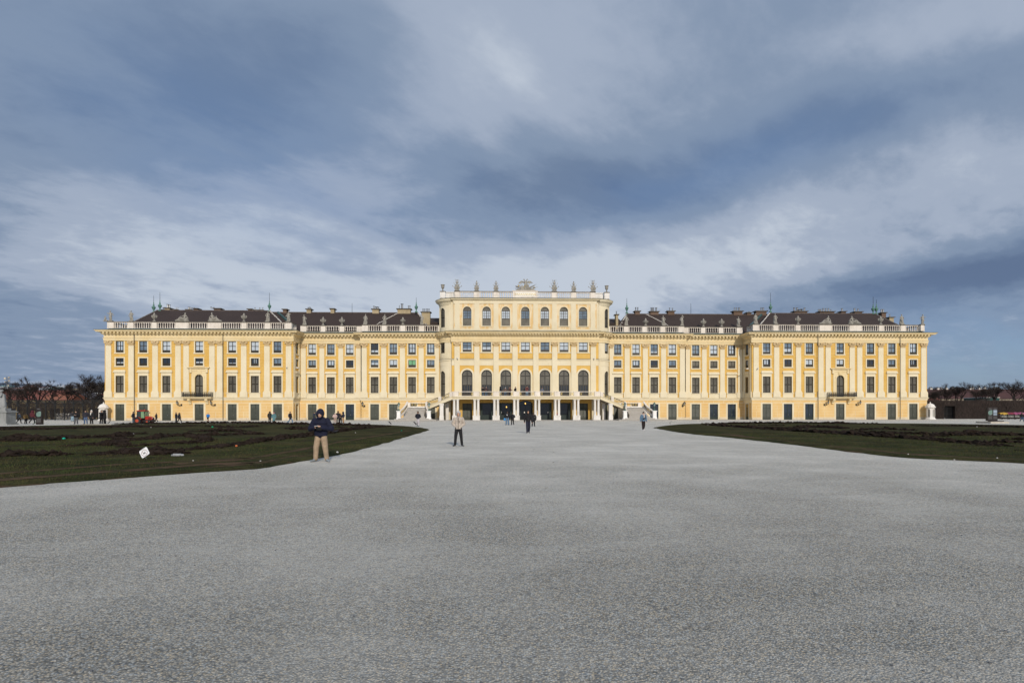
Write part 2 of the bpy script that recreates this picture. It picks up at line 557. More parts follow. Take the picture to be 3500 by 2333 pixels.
def wall_with_holes(mb, mp, u0, u1, v0, v1, holes, depth=0.28, mi=0, mr=0, nmax=99.0):
    """wall sheet with rectangular or round-headed openings and their reveals. holes: (ua, ub, va, vb, arched)"""
    us = sorted(set([u0, u1] + [x for h in holes for x in (h[0], h[1])]))
    vs = sorted(set([v0, v1] + [x for h in holes for x in (h[2], h[3])]))
    us = [u for u in us if u0 - 1e-6 <= u <= u1 + 1e-6]
    vs = [v for v in vs if v0 - 1e-6 <= v <= v1 + 1e-6]
    uu = [us[0]]
    for a, b in zip(us[:-1], us[1:]):
        k = max(1, int(math.ceil((b - a) / nmax)))
        uu += [a + (b - a) * i / k for i in range(1, k + 1)]
    for ua, ub in zip(uu[:-1], uu[1:]):
        for va, vb in zip(vs[:-1], vs[1:]):
            cu, cv = (ua + ub) / 2, (va + vb) / 2
            if any(h[0] < cu < h[1] and h[2] < cv < h[3] for h in holes):
                continue
            mb.add([mp(ua, va, 0), mp(ub, va, 0), mp(ub, vb, 0), mp(ua, vb, 0)], [(0, 1, 2, 3)], mi)
    for (a, b, c, d, arch) in holes:
        D = -depth
        r = (b - a) / 2
        rise = r if arch is True else (float(arch) if arch else 0.0)
        top = d - rise
        for x, order in ((a, (0, 1, 2, 3)), (b, (3, 2, 1, 0))):
            mb.add([mp(x, c, 0), mp(x, top, 0), mp(x, top, D), mp(x, c, D)], [order], mr)
        mb.add([mp(a, c, 0), mp(a, c, D), mp(b, c, D), mp(b, c, 0)], [(0, 1, 2, 3)], mr)
        if not rise:
            mb.add([mp(a, d, 0), mp(b, d, 0), mp(b, d, D), mp(a, d, D)], [(0, 1, 2, 3)], mr)
        else:
            K = 16
            pts = [(a + r - r * math.cos(math.pi * i / K), top + rise * math.sin(math.pi * i / K)) for i in range(K + 1)]
            for i in range(K):
                (p, q), (p2, q2) = pts[i], pts[i + 1]
                mb.add([mp(p, q, 0), mp(p2, q2, 0), mp(p2, d, 0), mp(p, d, 0)], [(0, 1, 2, 3)], mi)
                mb.add([mp(p, q, 0), mp(p, q, D), mp(p2, q2, D), mp(p2, q2, 0)], [(0, 1, 2, 3)], mr)

def arch_ring(mb, mp, a, b, c, top, rise, wd, w0, w1, mi=0, K=18):
    """surround following a round-headed opening: jambs and archivolt"""
    r = (b - a) / 2
    m = (a + b) / 2
    mb.mbox(mp, a - wd, a, c, top, w0, w1, mi)
    mb.mbox(mp, b, b + wd, c, top, w0, w1, mi)
    for i in range(K):
        t0, t1 = math.pi * i / K, math.pi * (i + 1) / K
        P = []
        for t in (t0, t1):
            ci, si = -math.cos(t), math.sin(t)
            P.append(((m + r * ci, top + rise * si), (m + (r + wd) * ci, top + (rise + wd) * si)))
        (i0, o0), (i1, o1) = P
        vs = [mp(*i0, w1), mp(*i1, w1), mp(*o1, w1), mp(*o0, w1), mp(*i0, w0), mp(*i1, w0), mp(*o1, w0), mp(*o0, w0)]
        mb.add(vs, [(0, 3, 2, 1), (3, 7, 6, 2), (0, 1, 5, 4)], mi)

def arch_sheet(mb, mp, a, b, c, d, rise, w, mi=0, K=16):
    """flat pane with a round head"""
    r = (b - a) / 2
    top = d - rise
    pts = [(a, c), (b, c)] + [(a + r + r * math.cos(math.pi * i / K), top + rise * math.sin(math.pi * i / K)) for i in range(K + 1)]
    mb.add([mp(x, y, w) for x, y in pts], [tuple(range(len(pts)))], mi)

GLASS = [GD, GM, GW]
def bars(mb, mp, a, b, c, d, fw, w0, w1, xs=(), ys=(), mi=0, bw=0.07):
    mb.mbox(mp, a, a + fw, c, d, w0, w1, mi)
    mb.mbox(mp, b - fw, b, c, d, w0, w1, mi)
    mb.mbox(mp, a + fw, b - fw, c, c + fw, w0, w1, mi)
    mb.mbox(mp, a + fw, b - fw, d - fw, d, w0, w1, mi)
    for x in xs:
        mb.mbox(mp, x - bw / 2, x + bw / 2, c + fw, d - fw, w0, w1 - 0.005, mi)
    for y in ys:
        mb.mbox(mp, a + fw, b - fw, y - bw / 2, y + bw / 2, w0, w1 - 0.01, mi)

def sash(mp, u, va, vb, wd, pane, rows=2, frame=FRAME, lower=True, parent=palace):
    """small-paned window: dark frame, apron board below, glass"""
    a, b = u - wd / 2, u + wd / 2
    m = MB()
    low = (0.32 * (vb - va) if rows == 1 else 0.20 * (vb - va)) if lower else 0
    ys = [va + low]
    if rows == 2:
        ys.append(va + low + (vb - va - low) * 0.48)
    bars(m, mp, a, b, va, vb, 0.09, -0.20, -0.12, [u], ys, bw=0.11)
    if low:
        m.mbox(mp, a + 0.09, b - 0.09, va + 0.09, va + low - 0.05, -0.19, -0.15)
    w = m.build('window', frame, parent)
    g = MB()
    g.add([mp(a, va, -0.185), mp(b, va, -0.185), mp(b, vb, -0.185), mp(a, vb, -0.185)], [(0, 1, 2, 3)])
    g.build('pane', pane, w)
    q = random.Random(int(u * 100) * 31 + int(va * 10)).random()
    if pane in (GD, GM) and q < 0.62:
        g = MB()
        if q < 0.40:
            for s in (-1, 1):
                k = 0.16 + 0.5 * q
                g.mbox(mp, u + s * 0.10 - (k if s < 0 else 0), u + s * 0.10 + (k if s > 0 else 0), va + low + 0.08, vb - 0.1, -0.184, -0.180)
        else:
            g.mbox(mp, a + 0.1, b - 0.1, va + low + 0.06, va + low + 0.06 + (vb - va) * (q - 0.36), -0.184, -0.180)
        g.build('curtain', GW if q > 0.2 else material('grey_curtained_glass', (0.24, 0.28, 0.31), 0.1, 0.2, spec=0.6), w)
    return w

def surround(w, mp, u, va, vb, wd, t=0.23, sill=True):
    s = MB()
    a, b = u - wd / 2, u + wd / 2
    s.mbox(mp, a - t, a, va, vb, 0.0, 0.06)
    s.mbox(mp, b, b + t, va, vb, 0.0, 0.06)
    if vb < 16.3:
        s.mbox(mp, a - t, b + t, vb, vb + t, 0.0, 0.062)
    s.mbox(mp, a - t - (0.08 if sill else 0), b + t + (0.08 if sill else 0), va - t, va, 0.0, 0.12 if sill else 0.064)
    s.build('surround', CREAM, w)

def louvre(mp, u, va, vb, wd, parent=palace, arched=False, seed=0):
    """closed louvred shutters, four panels"""
    a, b = u - wd / 2, u + wd / 2
    m = MB()
    r = wd / 2
    if arched:
        arch_ring(m, mp, a + 0.09, b - 0.09, va, vb - r, r - 0.09, 0.09, -0.22, -0.12, K=12)
        top = vb - r * 0.35
    else:
        bars(m, mp, a, b, va, vb, 0.08, -0.22, -0.12)
        top = vb
    mid = va + (vb - va) * 0.51
    m.mbox(mp, u - 0.07, u + 0.07, va + 0.08, top - 0.08, -0.21, -0.125)
    m.mbox(mp, a + 0.08, b - 0.08, mid - 0.07, mid + 0.07, -0.21, -0.13)
    w = m.build('shuttered_window', FRAME, parent)
    s = MB()
    rr = random.Random(seed)
    for (x0, x1) in ((a + 0.12, u - 0.11), (u + 0.11, b - 0.12)):
        for (y0, y1) in ((va + 0.12, mid - 0.11), (mid + 0.11, vb - 0.12)):
            n = 9
            for i in range(n):
                y = y0 + (y1 - y0) * i / n
                h = (y1 - y0) / n
                x0c, x1c = x0, x1
                if arched and y + h > vb - r:
                    k = math.sqrt(max(0.0, r * r - (y + h - (vb - r)) ** 2)) - 0.14
                    x0c, x1c = max(x0, u - k), min(x1, u + k)
                    if x1c - x0c < 0.1:
                        continue
                t = rr.uniform(-0.01, 0.02)
                P = [mp(x0c, y, -0.15), mp(x1c, y, -0.15), mp(x1c, y + h * 0.8, -0.20 - t), mp(x0c, y + h * 0.8, -0.20 - t)]
                s.add(P, [(0, 1, 2, 3)])
                s.add([mp(x0c, y + h * 0.8, -0.20 - t), mp(x1c, y + h * 0.8, -0.20 - t), mp(x1c, y + h * 0.8, -0.24), mp(x0c, y + h * 0.8, -0.24)], [(0, 1, 2, 3)])
    s.build('shutter', SHUT, w)
    bk = MB()
    if arched:
        arch_sheet(bk, mp, a, b, va, vb, r, -0.245)
    else:
        bk.add([mp(a, va, -0.245), mp(b, va, -0.245), mp(b, vb, -0.245), mp(a, vb, -0.245)], [(0, 1, 2, 3)])
    bk.build('backing', DARKROOM, w)
    return w

def tall_surround(w, mp, u, va, vb, wd, hood=True):
    s = MB()
    a, b = u - wd / 2, u + wd / 2
    s.mbox(mp, a - 0.24, a, va, vb, 0.0, 0.07)
    s.mbox(mp, b, b + 0.24, va, vb, 0.0, 0.07)
    s.mbox(mp, a - 0.24, b + 0.24, vb, vb + 0.62, 0.0, 0.072)
    s.mbox(mp, a - 0.42, b + 0.42, va - 0.12, va, 0.0, 0.20)
    s.mbox(mp, a - 0.28, b + 0.28, 4.78, va - 0.12, 0.0, 0.09)
    if hood:
        s.mbox(mp, a - 0.30, b + 0.30, vb + 0.62, vb + 0.70, 0.0, 0.14)
        s.mbox(mp, a - 0.44, b + 0.44, vb + 0.70, vb + 0.82, 0.0, 0.30)
        s.mbox(mp, a - 0.36, b + 0.36, vb + 0.82, vb + 1.02, 0.0, 0.20)
        s.mbox(mp, a - 0.30, b + 0.30, vb + 1.02, vb + 1.20, 0.0, 0.12)
    s.build('surround', CREAM, w)

def ground_door(mp, u, va, vb, wd, mat, parent=palace, glazed=False, t=0.28, dep=0.0):
    a, b = u - wd / 2, u + wd / 2
    m = MB()
    w0, w1 = -0.24, -0.16
    tr = va + (vb - va) * 0.73
    bars(m, mp, a, b, va, vb, 0.09, w0, w1, [u], [tr], bw=0.15)
    for (x0, x1) in ((a + 0.09, u - 0.07), (u + 0.07, b - 0.09)):
        m.mbox(mp, x0, x1, va + 0.09, va + 0.55, w0, w1 - 0.02)
        xm = (x0 + x1) / 2
        if not glazed:
            m.mbox(mp, x0 + 0.08, x1 - 0.08, va + 0.16, va + 0.48, w1 - 0.02, w1 + 0.005)
            for i in range(7):
                y0 = va + 0.62 + (tr - va - 0.75) * i / 7
                h = (tr - va - 0.75) / 7
                P = [mp(x0 + 0.08, y0, w1 - 0.01), mp(x1 - 0.08, y0, w1 - 0.01), mp(x1 - 0.08, y0 + h * 0.85, w1 - 0.055), mp(x0 + 0.08, y0 + h * 0.85, w1 - 0.055)]
                m.add(P, [(0, 1, 2, 3)])
    d = m.build('door', mat, parent)
    g = MB()
    g.add([mp(a, va, w0 + 0.03), mp(b, va, w0 + 0.03), mp(b, vb, w0 + 0.03), mp(a, vb, w0 + 0.03)], [(0, 1, 2, 3)])
    g.build('pane', GD if glazed else material('matt_door_panel', (0.075, 0.085, 0.07), 0.5, 0.2), d)
    h = MB()
    h.mbox(mp, u + 0.10, u + 0.14, va + 1.0, va + 1.16, w1 - 0.02, w1 + 0.04)
    h.build('handle', METAL, d)
    if t:
        s = MB()
        s.mbox(mp, a - t, a, va, vb, 0.0, 0.05)
        s.mbox(mp, b, b + t, va, vb, 0.0, 0.05)
        s.mbox(mp, a - t, b + t, vb, vb + t, 0.0, 0.052)
        s.build('surround', CREAM, d)
    return d

def capital(mp, u, wd, v0=15.45, v1=16.44):
    m = MB()
    h = v1 - v0
    b = wd / 2
    m.mbox(mp, u - b * 1.02, u + b * 1.02, v0, v0 + 0.09 * h, 0, 0.19)
    m.mbox(mp, u - b * 0.88, u + b * 0.88, v0 + 0.09 * h, v1 - 0.15 * h, 0, 0.15)
    m.mbox(mp, u - b * 1.22, u + b * 1.22, v1 - 0.14 * h, v1 - 0.05 * h, 0, 0.30)
    m.mbox(mp, u - b * 1.30, u + b * 1.30, v1 - 0.05 * h, v1, 0, 0.34)
    for s in (-1, 1):      # volutes
        for r, w in ((0.24, 0.24), (0.13, 0.28)):
            K = 10
            c = (u + s * b * 1.02, v0 + 0.68 * h)
            ring = [(c[0] + r * math.cos(2 * math.pi * i / K), c[1] + r * math.sin(2 * math.pi * i / K)) for i in range(K)]
            vs = [mp(x, y, 0.05) for x, y in ring] + [mp(x, y, w) for x, y in ring]
            m.add(vs, [tuple(range(K, 2 * K))] + [(i, (i + 1) % K, K + (i + 1) % K, K + i) for i in range(K)])
    for row, (k, y, hh) in enumerate(((4, v0 + 0.10 * h, 0.32), (3, v0 + 0.34 * h, 0.34))):    # leaves
        for i in range(k):
            x = u - b * 0.85 + (2 * b * 0.85) * (i + 0.5) / k
            q = 0.12
            m.add([mp(x - q, y, 0.15), mp(x + q, y, 0.15), mp(x + q * 0.6, y + hh * h, 0.28), mp(x - q * 0.6, y + hh * h, 0.28), mp(x, y + (hh + 0.10) * h, 0.22)],
                  [(0, 1, 2, 3), (3, 2, 4)])
            m.add([mp(x - q, y, 0.15), mp(x - q * 0.6, y + hh * h, 0.28), mp(x - q * 0.6, y + hh * h, 0.15)], [(0, 1, 2)])
            m.add([mp(x + q, y, 0.15), mp(x + q * 0.6, y + hh * h, 0.15), mp(x + q * 0.6, y + hh * h, 0.28)], [(0, 1, 2)])
    m.mbox(mp, u - 0.16, u + 0.16, v1 - 0.30 * h, v1 - 0.02, 0.1, 0.36)   # flower
    return m

def pilaster(mp, u, wd=1.12, pv=4.78, parent=palace, cap=True, ped=True, top=15.45):
    m = MB()
    b = wd / 2
    if ped:
        m.mbox(mp, u - b - 0.22, u + b + 0.22, pv, pv + 1.05, 0, 0.24)
        m.mbox(mp, u - b - 0.15, u + b + 0.15, pv + 1.05, pv + 1.20, 0, 0.20)
        m.mbox(mp, u - b - 0.07, u + b + 0.07, pv + 1.20, pv + 1.36, 0, 0.16)
        y = pv + 1.36
    else:
        y = pv
    m.mbox(mp, u - b, u + b, y, top, 0, 0.125)
    p = m.build('pilaster', CREAM, parent)
    if cap:
        c = capital(mp, u, wd)
        c.build('capital', CAPS, p)
    return p

def rust_blocks(m, mp, u0, u1, v0, v1, cuts, mi=1, rows=5, w=0.03, seed=0, split=True):
    """yellow blocks standing proud of the pale joint bed, between u0 and u1"""
    h = (v1 - v0) / rows
    g = 0.045
    for r in range(rows):
        a, b = v0 + h * r + g / 2, v0 + h * (r + 1) - g / 2
        L = u1 - u0
        if L < 0.5:
            continue
        if not split or L < 1.6 or (r % 2 == 0 and r != 0):
            xs = [u0, u1]
        else:
            xs = [u0, u0 + L * 0.5, u1]
        for x0, x1 in zip(xs[:-1], xs[1:]):
            m.mbox(mp, x0 + g, x1 - g, a, b, 0.0, w, mi)

def ground_storey(mp, u0, u1, doors, dw=1.85, dt=3.38, seed=0, doormats=None, nmax=99, rows=5):
    """plinth, rusticated wall, doors, string course"""
    m = MB()
    holes = [(u - dw / 2, u + dw / 2, 0.0, dt, False) for u in doors]
    wall_with_holes(m, mp, u0, u1, 0.0, 4.20, holes, 0.26, 0, 0, nmax)
    edges = [u0] + [x for u in doors for x in (u - dw / 2 - 0.28, u + dw / 2 + 0.28)] + [u1]
    for a, b in zip(edges[0::2], edges[1::2]):
        rust_blocks(m, mp, a + 0.05, b - 0.05, 0.50, 3.60, None, 1)
        n = max(1, round((b - a) / 2.4))
        for i in range(n):
            m.mbox(mp, a + (b - a) * i / n, a + (b - a) * (i + 1) / n - 0.02, 0.0, 0.47, 0.0, 0.10, 2)
    nb = max(1, round((u1 - u0) / 2.1))
    for i in range(nb):
        m.mbox(mp, u0 + (u1 - u0) * i / nb + 0.045, u0 + (u1 - u0) * (i + 1) / nb - 0.045, 3.70, 4.16, 0.0, 0.03, 1)
    m.build('ground_floor_wall', [JOINT, YELG, PLINTH], palace)
    for i, u in enumerate(doors):
        dm, gl = (doormats or {}).get(i, (DOORG, False))
        ground_door(mp, u, 0.0, dt, dw, dm, glazed=gl)

def upper_storeys(mp, u0, u1, wins, panes, portal=None, mezz_shut=(), seed=0):
    """three window rows of wings and links"""
    WD = 1.66
    holes = []
    for u in wins:
        if portal is not None and abs(u - portal) < 0.1:
            holes += [(u - 0.84, u + 0.84, 4.78, 9.5, True)]
        else:
            holes += [(u - WD / 2, u + WD / 2, 5.76, 9.23, False)]
        holes += [(u - 0.81, u + 0.81, 11.27 if not (portal is not None and abs(u - portal) < 0.1) else 11.35, 12.88, False), (u - 0.81, u + 0.81, 14.01, 16.38, False)]
    m = MB()
    wall_with_holes(m, mp, u0, u1, 4.70, 16.46, holes, 0.25)
    m.build('upper_wall', YEL, palace)
    for i, u in enumerate(wins):
        isp = portal is not None and abs(u - portal) < 0.1
        if isp:
            w = louvre(mp, u, 4.78, 9.5, 1.68, arched=True, seed=seed + i)
            s = MB()
            arch_ring(s, mp, u - 0.84, u + 0.84, 4.78, 8.66, 0.84, 0.30, 0.0, 0.12)
            s.mbox(mp, u - 1.55, u - 1.14, 4.78, 10.2, 0.0, 0.09)
            s.mbox(mp, u + 1.14, u + 1.55, 4.78, 10.2, 0.0, 0.09)
            for sg in (-1, 1):       # spandrels
                q = [(u + sg * 1.14, 9.0), (u + sg * 1.14, 10.2), (u, 10.2), (u, 9.85), (u + sg * 0.55, 9.68), (u + sg * 0.95, 9.3)]
                if sg > 0:
                    q = q[::-1]
                s.add([mp(x, y, 0.07) for x, y in q], [tuple(range(6))])
                s.mbox(mp, u + sg * 1.62 - 0.22, u + sg * 1.62 + 0.22, 9.85, 10.85, 0.0, 0.28)
            s.mbox(mp, u - 1.75, u + 1.75, 10.2, 10.75, 0.0, 0.14)
            s.mbox(mp, u - 2.15, u + 2.15, 10.75, 10.88, 0.0, 0.40)
            s.mbox(mp, u - 2.28, u + 2.28, 10.88, 11.02, 0.0, 0.52)
            # cartouche over the arch
            K = 14
            for r, w_ in ((0.42, 0.20), (0.25, 0.28)):
                ring = [(u + r * 1.15 * math.cos(2 * math.pi * k / K), 9.85 + r * math.sin(2 * math.pi * k / K)) for k in range(K)]
                s.add([mp(x, y, 0.05) for x, y in ring] + [mp(x, y, w_) for x, y in ring], [tuple(range(K, 2 * K))] + [(k, (k + 1) % K, K + (k + 1) % K, K + k) for k in range(K)])
            s.build('surround', CREAMC, w)
        else:
            w = louvre(mp, u, 5.76, 9.23, WD, seed=seed + i)
            tall_surround(w, mp, u, 5.76, 9.23, WD)
        lo = 11.35 if isp else 11.27
        if i in mezz_shut:
            w = sash(mp, u, lo, 12.88, 1.62, SHUT, 1)
        else:
            w = sash(mp, u, lo, 12.88, 1.62, panes[(i * 2 + 1) % len(panes)], 1)
        surround(w, mp, u, lo, 12.88, 1.62)
        w = sash(mp, u, 14.01, 16.38, 1.62, panes[(i * 2) % len(panes)], 2)
        surround(w, mp, u, 14.01, 16.38, 1.62)

def sweep(mb, pts, prof, mi=0, close=False):
    """profile (w, v) swept along a plan line with mitred corners; outside is on the right of travel"""
    P = [Vector(p) for p in pts]
    n = len(P)
    dirs = []
    for i in range(n):
        def nrm(a, b):
            d = (b - a).normalized()
            return Vector((d.y, -d.x))
        if i == 0:
            m = nrm(P[0], P[1])
        elif i == n - 1:
            m = nrm(P[-2], P[-1])
        else:
            a, b = nrm(P[i - 1], P[i]), nrm(P[i], P[i + 1])
            m = (a + b)
            m = m / max(0.2, m.length_squared) * 2.0
        dirs.append(m)
    k = len(prof)
    vs, fs = [], []
    for i in range(n):
        for (w, v) in prof:
            q = P[i] + dirs[i] * w
            vs.append((q.x, q.y, v))
    for i in range(n - 1):
        for j in range(k - 1):
            a = i * k + j
            fs.append((a, a + k, a + k + 1, a + 1))
    fs.append(tuple(range(k - 1, -1, -1)))
    fs.append(tuple((n - 1) * k + j for j in range(k)))
    mb.add(vs, fs, mi)

ENTAB = [(-0.3, 16.44), (0.16, 16.44), (0.16, 16.66), (0.20, 16.67), (0.20, 16.92), (0.30, 16.98), (0.30, 17.04), (0.13, 17.05), (0.13, 17.62),
         (0.24, 17.66), (0.24, 17.72), (0.42, 17.80), (0.42, 17.84), (0.50, 17.86), (0.50, 18.18), (1.12, 18.19), (1.12, 18.34), (1.22, 18.37), (1.34, 18.54), (-0.3, 18.58)]
FLSH = [(-0.6, 18.56), (1.37, 18.545), (1.37, 18.60), (0.55, 18.72), (-0.55, 18.98), (-0.6, 19.12), (-1.2, 19.12)]
STRING = [(0.0, 4.16), (0.07, 4.17), (0.09, 4.40), (0.14, 4.42), (0.14, 4.55), (0.26, 4.62), (0.26, 4.70), (0.05, 4.79), (-0.1, 4.79)]
UPCORN = [(-0.3, 25.05), (0.10, 25.05), (0.12, 25.22), (0.45, 25.36), (0.55, 25.40), (0.55, 25.52), (0.70, 25.62), (-0.3, 25.60)]
UPFL = [(-0.6, 25.65), (0.73, 25.64), (0.73, 25.69), (0.4, 25.80), (-0.6, 25.84)]

def modillions(mb, pts, step=0.72, v0=17.89, v1=18.18, w0=0.5, w1=0.98, wd=0.34):
    for a, b in zip(pts[:-1], pts[1:]):
        a, b = Vector(a), Vector(b)
        d = b - a
        L = d.length
        d.normalize()
        nn = Vector((d.y, -d.x))
        mp = wallmap(a, nn)
        k = max(1, int(round(L / step)))
        for i in range(k):
            u = (i + 0.5) * L / k
            mb.mbox(mp, u - wd / 2, u + wd / 2, v0, v1, w0 - 0.01, w1)

def arc_pts(sg, n=8):
    mp = arcmap(sg)
    return [Vector(mp(ARC_L * i / n, 0, 0)[:2]) for i in range(n + 1)]

V2 = Vector
AL = arc_pts(-1)
# whole plan line, left to right
PLAN_L = [V2((-86.9, 131)), V2((-86.9, YW)), V2((-48.5, YW)), V2((-48.5, YA)), V2((-35.2, YA)), V2((-35.2, YB)), V2((-18.35, YB))]
PLAN_C = AL + [V2((-15.55, YC + 0.6)), V2((-15.55, YC)), V2((15.55, YC)), V2((15.55, YC + 0.6))] + arc_pts(1)
PLAN_R = [V2((-p.x, p.y)) for p in reversed(PLAN_L)]

for pl, stepm in ((PLAN_L, 0.72), (PLAN_C, 0.62), (PLAN_R, 0.72)):
    m = MB()
    sweep(m, pl, ENTAB)
    if pl is PLAN_C:
        for a, b in zip(pl[:-1], pl[1:]):
            if (b - a).length > 0.4:
                modillions(m, [a, b], 0.62)
    else:
        modillions(m, pl, stepm)
    c = m.build('cornice', CREAMC, palace)
    m = MB()
    sweep(m, pl, FLSH)
    m.build('flashing', FLASH, c)
    m = MB()
    sweep(m, pl, STRING)
    if pl is not PLAN_C:
        m.build('string_course', CREAM, palace)

GRAB = {'w': [GM, GD, GD, GM, GW, GD, GD, GM, GW, GD, GW, GD, GM, GD]}
def panes_for(seed, white=0.35):
    r = random.Random(seed)
    out = []
    for i in range(16):
        q = r.random()
        if i % 2:   # lower small windows: mostly dark
            out.append(GW if q < white * 0.25 else (GM if q < 0.5 else GD))
        else:
            out.append(GW if q < white else (GM if q < 0.75 else GD))
    return out

WP = [49.4, 53.85, 58.6, 63.5, 65.1, 70.35, 72.0, 76.65, 81.5, 86.1]
WW = [51.7, 56.35, 61.0, 67.75, 74.4, 79.1, 83.85]
AP, BP = [47.75, 43.8, 39.75, 35.95], [34.45, 30.3, 26.3, 22.3, 18.85]
AW, BW = [45.9, 41.9, 37.85], [32.25, 28.25, 24.25, 20.25]

for sg in (-1, 1):
    fw = front(YW)
    wins = sorted(sg * x for x in WW)
    lo, hi = (-86.9, -48.5) if sg < 0 else (48.5, 86.9)
    pn = [GM, GD, GM, GD, GW, GD, GW, GD, GW, GD, GW, GD, GM, GM] if sg < 0 else [GM, GD, GM, GD, GM, GW, GM, GW, GM, GD, GM, GM, GM, GD]
    ground_storey(fw, lo, hi, wins, doormats=({1: (DOORD, True), 2: (DOORD, True)} if sg > 0 else None))
    upper_storeys(fw, lo, hi, wins, pn, portal=sg * 67.75, seed=10 if sg < 0 else 30)
    for x in WP:
        pilaster(fw, sg * x)
    # return wall toward the links
    if sg < 0:
        rm = wallmap((-48.5, YW), (1, 0)); ru = 4.0; off = 0.0
    else:
        rm = wallmap((48.5, YA), (-1, 0))
    uw = 2.25 if sg < 0 else 1.75
    m = MB()
    wall_with_holes(m, rm, 0, 4.0, 4.70, 16.46, [(uw - 0.7, uw + 0.7, 5.76, 9.23, False), (uw - 0.7, uw + 0.7, 11.27, 12.88, False), (uw - 0.7, uw + 0.7, 14.01, 16.38, False)], 0.25)
    m.build('upper_wall', YEL, palace)
    m = MB()
    wall_with_holes(m, rm, 0, 4.0, 0, 4.2, [(uw - 0.75, uw + 0.75, 0, 3.38, False)], 0.25)
    rust_blocks(m, rm, 0.05, uw - 1.05, 0.5, 3.6, None, 1, split=False)
    rust_blocks(m, rm, uw + 1.05, 3.95, 0.5, 3.6, None, 1, split=False)
    m.build('ground_floor_wall', [JOINT, YELG], palace)
    ground_door(rm, uw, 0, 3.38, 1.5, DOORD if sg > 0 else DOORG)
    w = louvre(rm, uw, 5.76, 9.23, 1.4); tall_surround(w, rm, uw, 5.76, 9.23, 1.4)
    w = sash(rm, uw, 11.27, 12.88, 1.4, GD, 1); surround(w, rm, uw, 11.27, 12.88, 1.4)
    w = sash(rm, uw, 14.01, 16.38, 1.4, GM, 2); surround(w, rm, uw, 14.01, 16.38, 1.4)
    for u in ((0.65, 3.55) if sg < 0 else (3.35, 0.45)):
        pilaster(rm, u, 0.75)
    # outer end wall
    em = wallmap((-86.9, 131), (-1, 0)) if sg < 0 else wallmap((86.9, YW), (1, 0))
    m = MB()
    ew = [3.4, 8.5, 13.6]
    hs = [(u - 0.8, u + 0.8, a, b, False) for u in ew for a, b in ((5.76, 9.23), (11.27, 12.88), (14.01, 16.38))]
    wall_with_holes(m, em, 0, 17, 4.70, 16.46, hs, 0.25)
    m.build('upper_wall', YEL, palace)
    ground_storey(em, 0, 17, ew)
    for u in ew:
        w = louvre(em, u, 5.76, 9.23, 1.6); tall_surround(w, em, u, 5.76, 9.23, 1.6)
        w = sash(em, u, 11.27, 12.88, 1.6, GD, 1); surround(w, em, u, 11.27, 12.88, 1.6)
        w = sash(em, u, 14.01, 16.38, 1.6, GM, 2); surround(w, em, u, 14.01, 16.38, 1.6)
    for u in (0.8, 6.0, 11.0, 16.2):
        pilaster(em, u)
    # inner link A
    fa = front(YA)
    wins = sorted(sg * x for x in AW)
    lo, hi = (-48.5, -35.2) if sg < 0 else (35.2, 48.5)
    ground_storey(fa, lo, hi, wins, doormats={2: (DOORD, True)} if sg < 0 else {1: (DOORD, True), 2: (DOORD, True)})
    upper_storeys(fa, lo, hi, wins, [GW, GM, GM, GM, GW, GD] if sg < 0 else [GM, GD, GW, GD, GD, GD], mezz_shut=() if sg < 0 else (0, 1, 2), seed=50)
    for x in AP:
        pilaster(fa, sg * (x if x > 36.5 else 35.87), 1.02 if x > 36.5 else 1.32)
    sm = wallmap((-35.2, YA), (-1, 0)) if sg < 0 else wallmap((35.2, YB), (1, 0))
    m = MB()
    m.mbox(sm, 0, 1.2, 0, 16.5, -0.3, 0.0)
    m.build('upper_wall', CREAM, palace)
    # outer link B
    fb = front(YB)
    wins = sorted(sg * x for x in BW)
    lo, hi = (-35.2, -18.35) if sg < 0 else (18.35, 35.2)
    doorpos = wins
    ground_storey(fb, lo, hi, doorpos, doormats={} if sg < 0 else {1: (DOORD, True), 2: (DOORD, True)})
    upper_storeys(fb, lo, hi, wins, [GD, GM, GM, GW, GM, GG, GM, GM] if sg < 0 else [GM, GM, GW, GM, GM, GD, GW, GM], seed=70)
    for x in BP:
        pilaster(fb, sg * x, 1.1 if x > 20 else 0.8)

# ---------------------------------------------------------------- centre block
fc = front(YC)
CW = [0, 4.15, 8.2, 12.3]
CW = sorted([-x for x in CW[1:]] + CW)
CP = [2.2, 6.2, 10.25, 14.4]
holes = []
for u in CW:
    holes += [(u - 1.13, u + 1.13, 4.9, 10.57, True), (u - 0.94, u + 0.94, 14.35, 16.6, False)]
m = MB()
wall_with_holes(m, fc, -15.55, 15.55, 4.4, 16.9, holes, 0.30)
m.mbox(fc, -15.55, 15.55, 11.50, 12.55, 0.0, 0.06, 1)
m.mbox(fc, -15.55, 15.55, 12.55, 12.70, 0.0, 0.12, 1)
m.mbox(fc, -15.55, 15.55, 12.70, 12.84, 0.0, 0.22, 1)
m.mbox(fc, -15.55, 15.55, 12.84, 12.92, 0.0, 0.26, 2)
m.mbox(fc, -15.55, 15.55, 16.62, 16.9, 0.001, 0.02, 1)
m.build('upper_wall', [YELF, CREAM, CAPM], palace)
GPS = {0: GM, 1: GM, 2: GW, 3: GW, 4: GM, 5: GW, 6: GW}
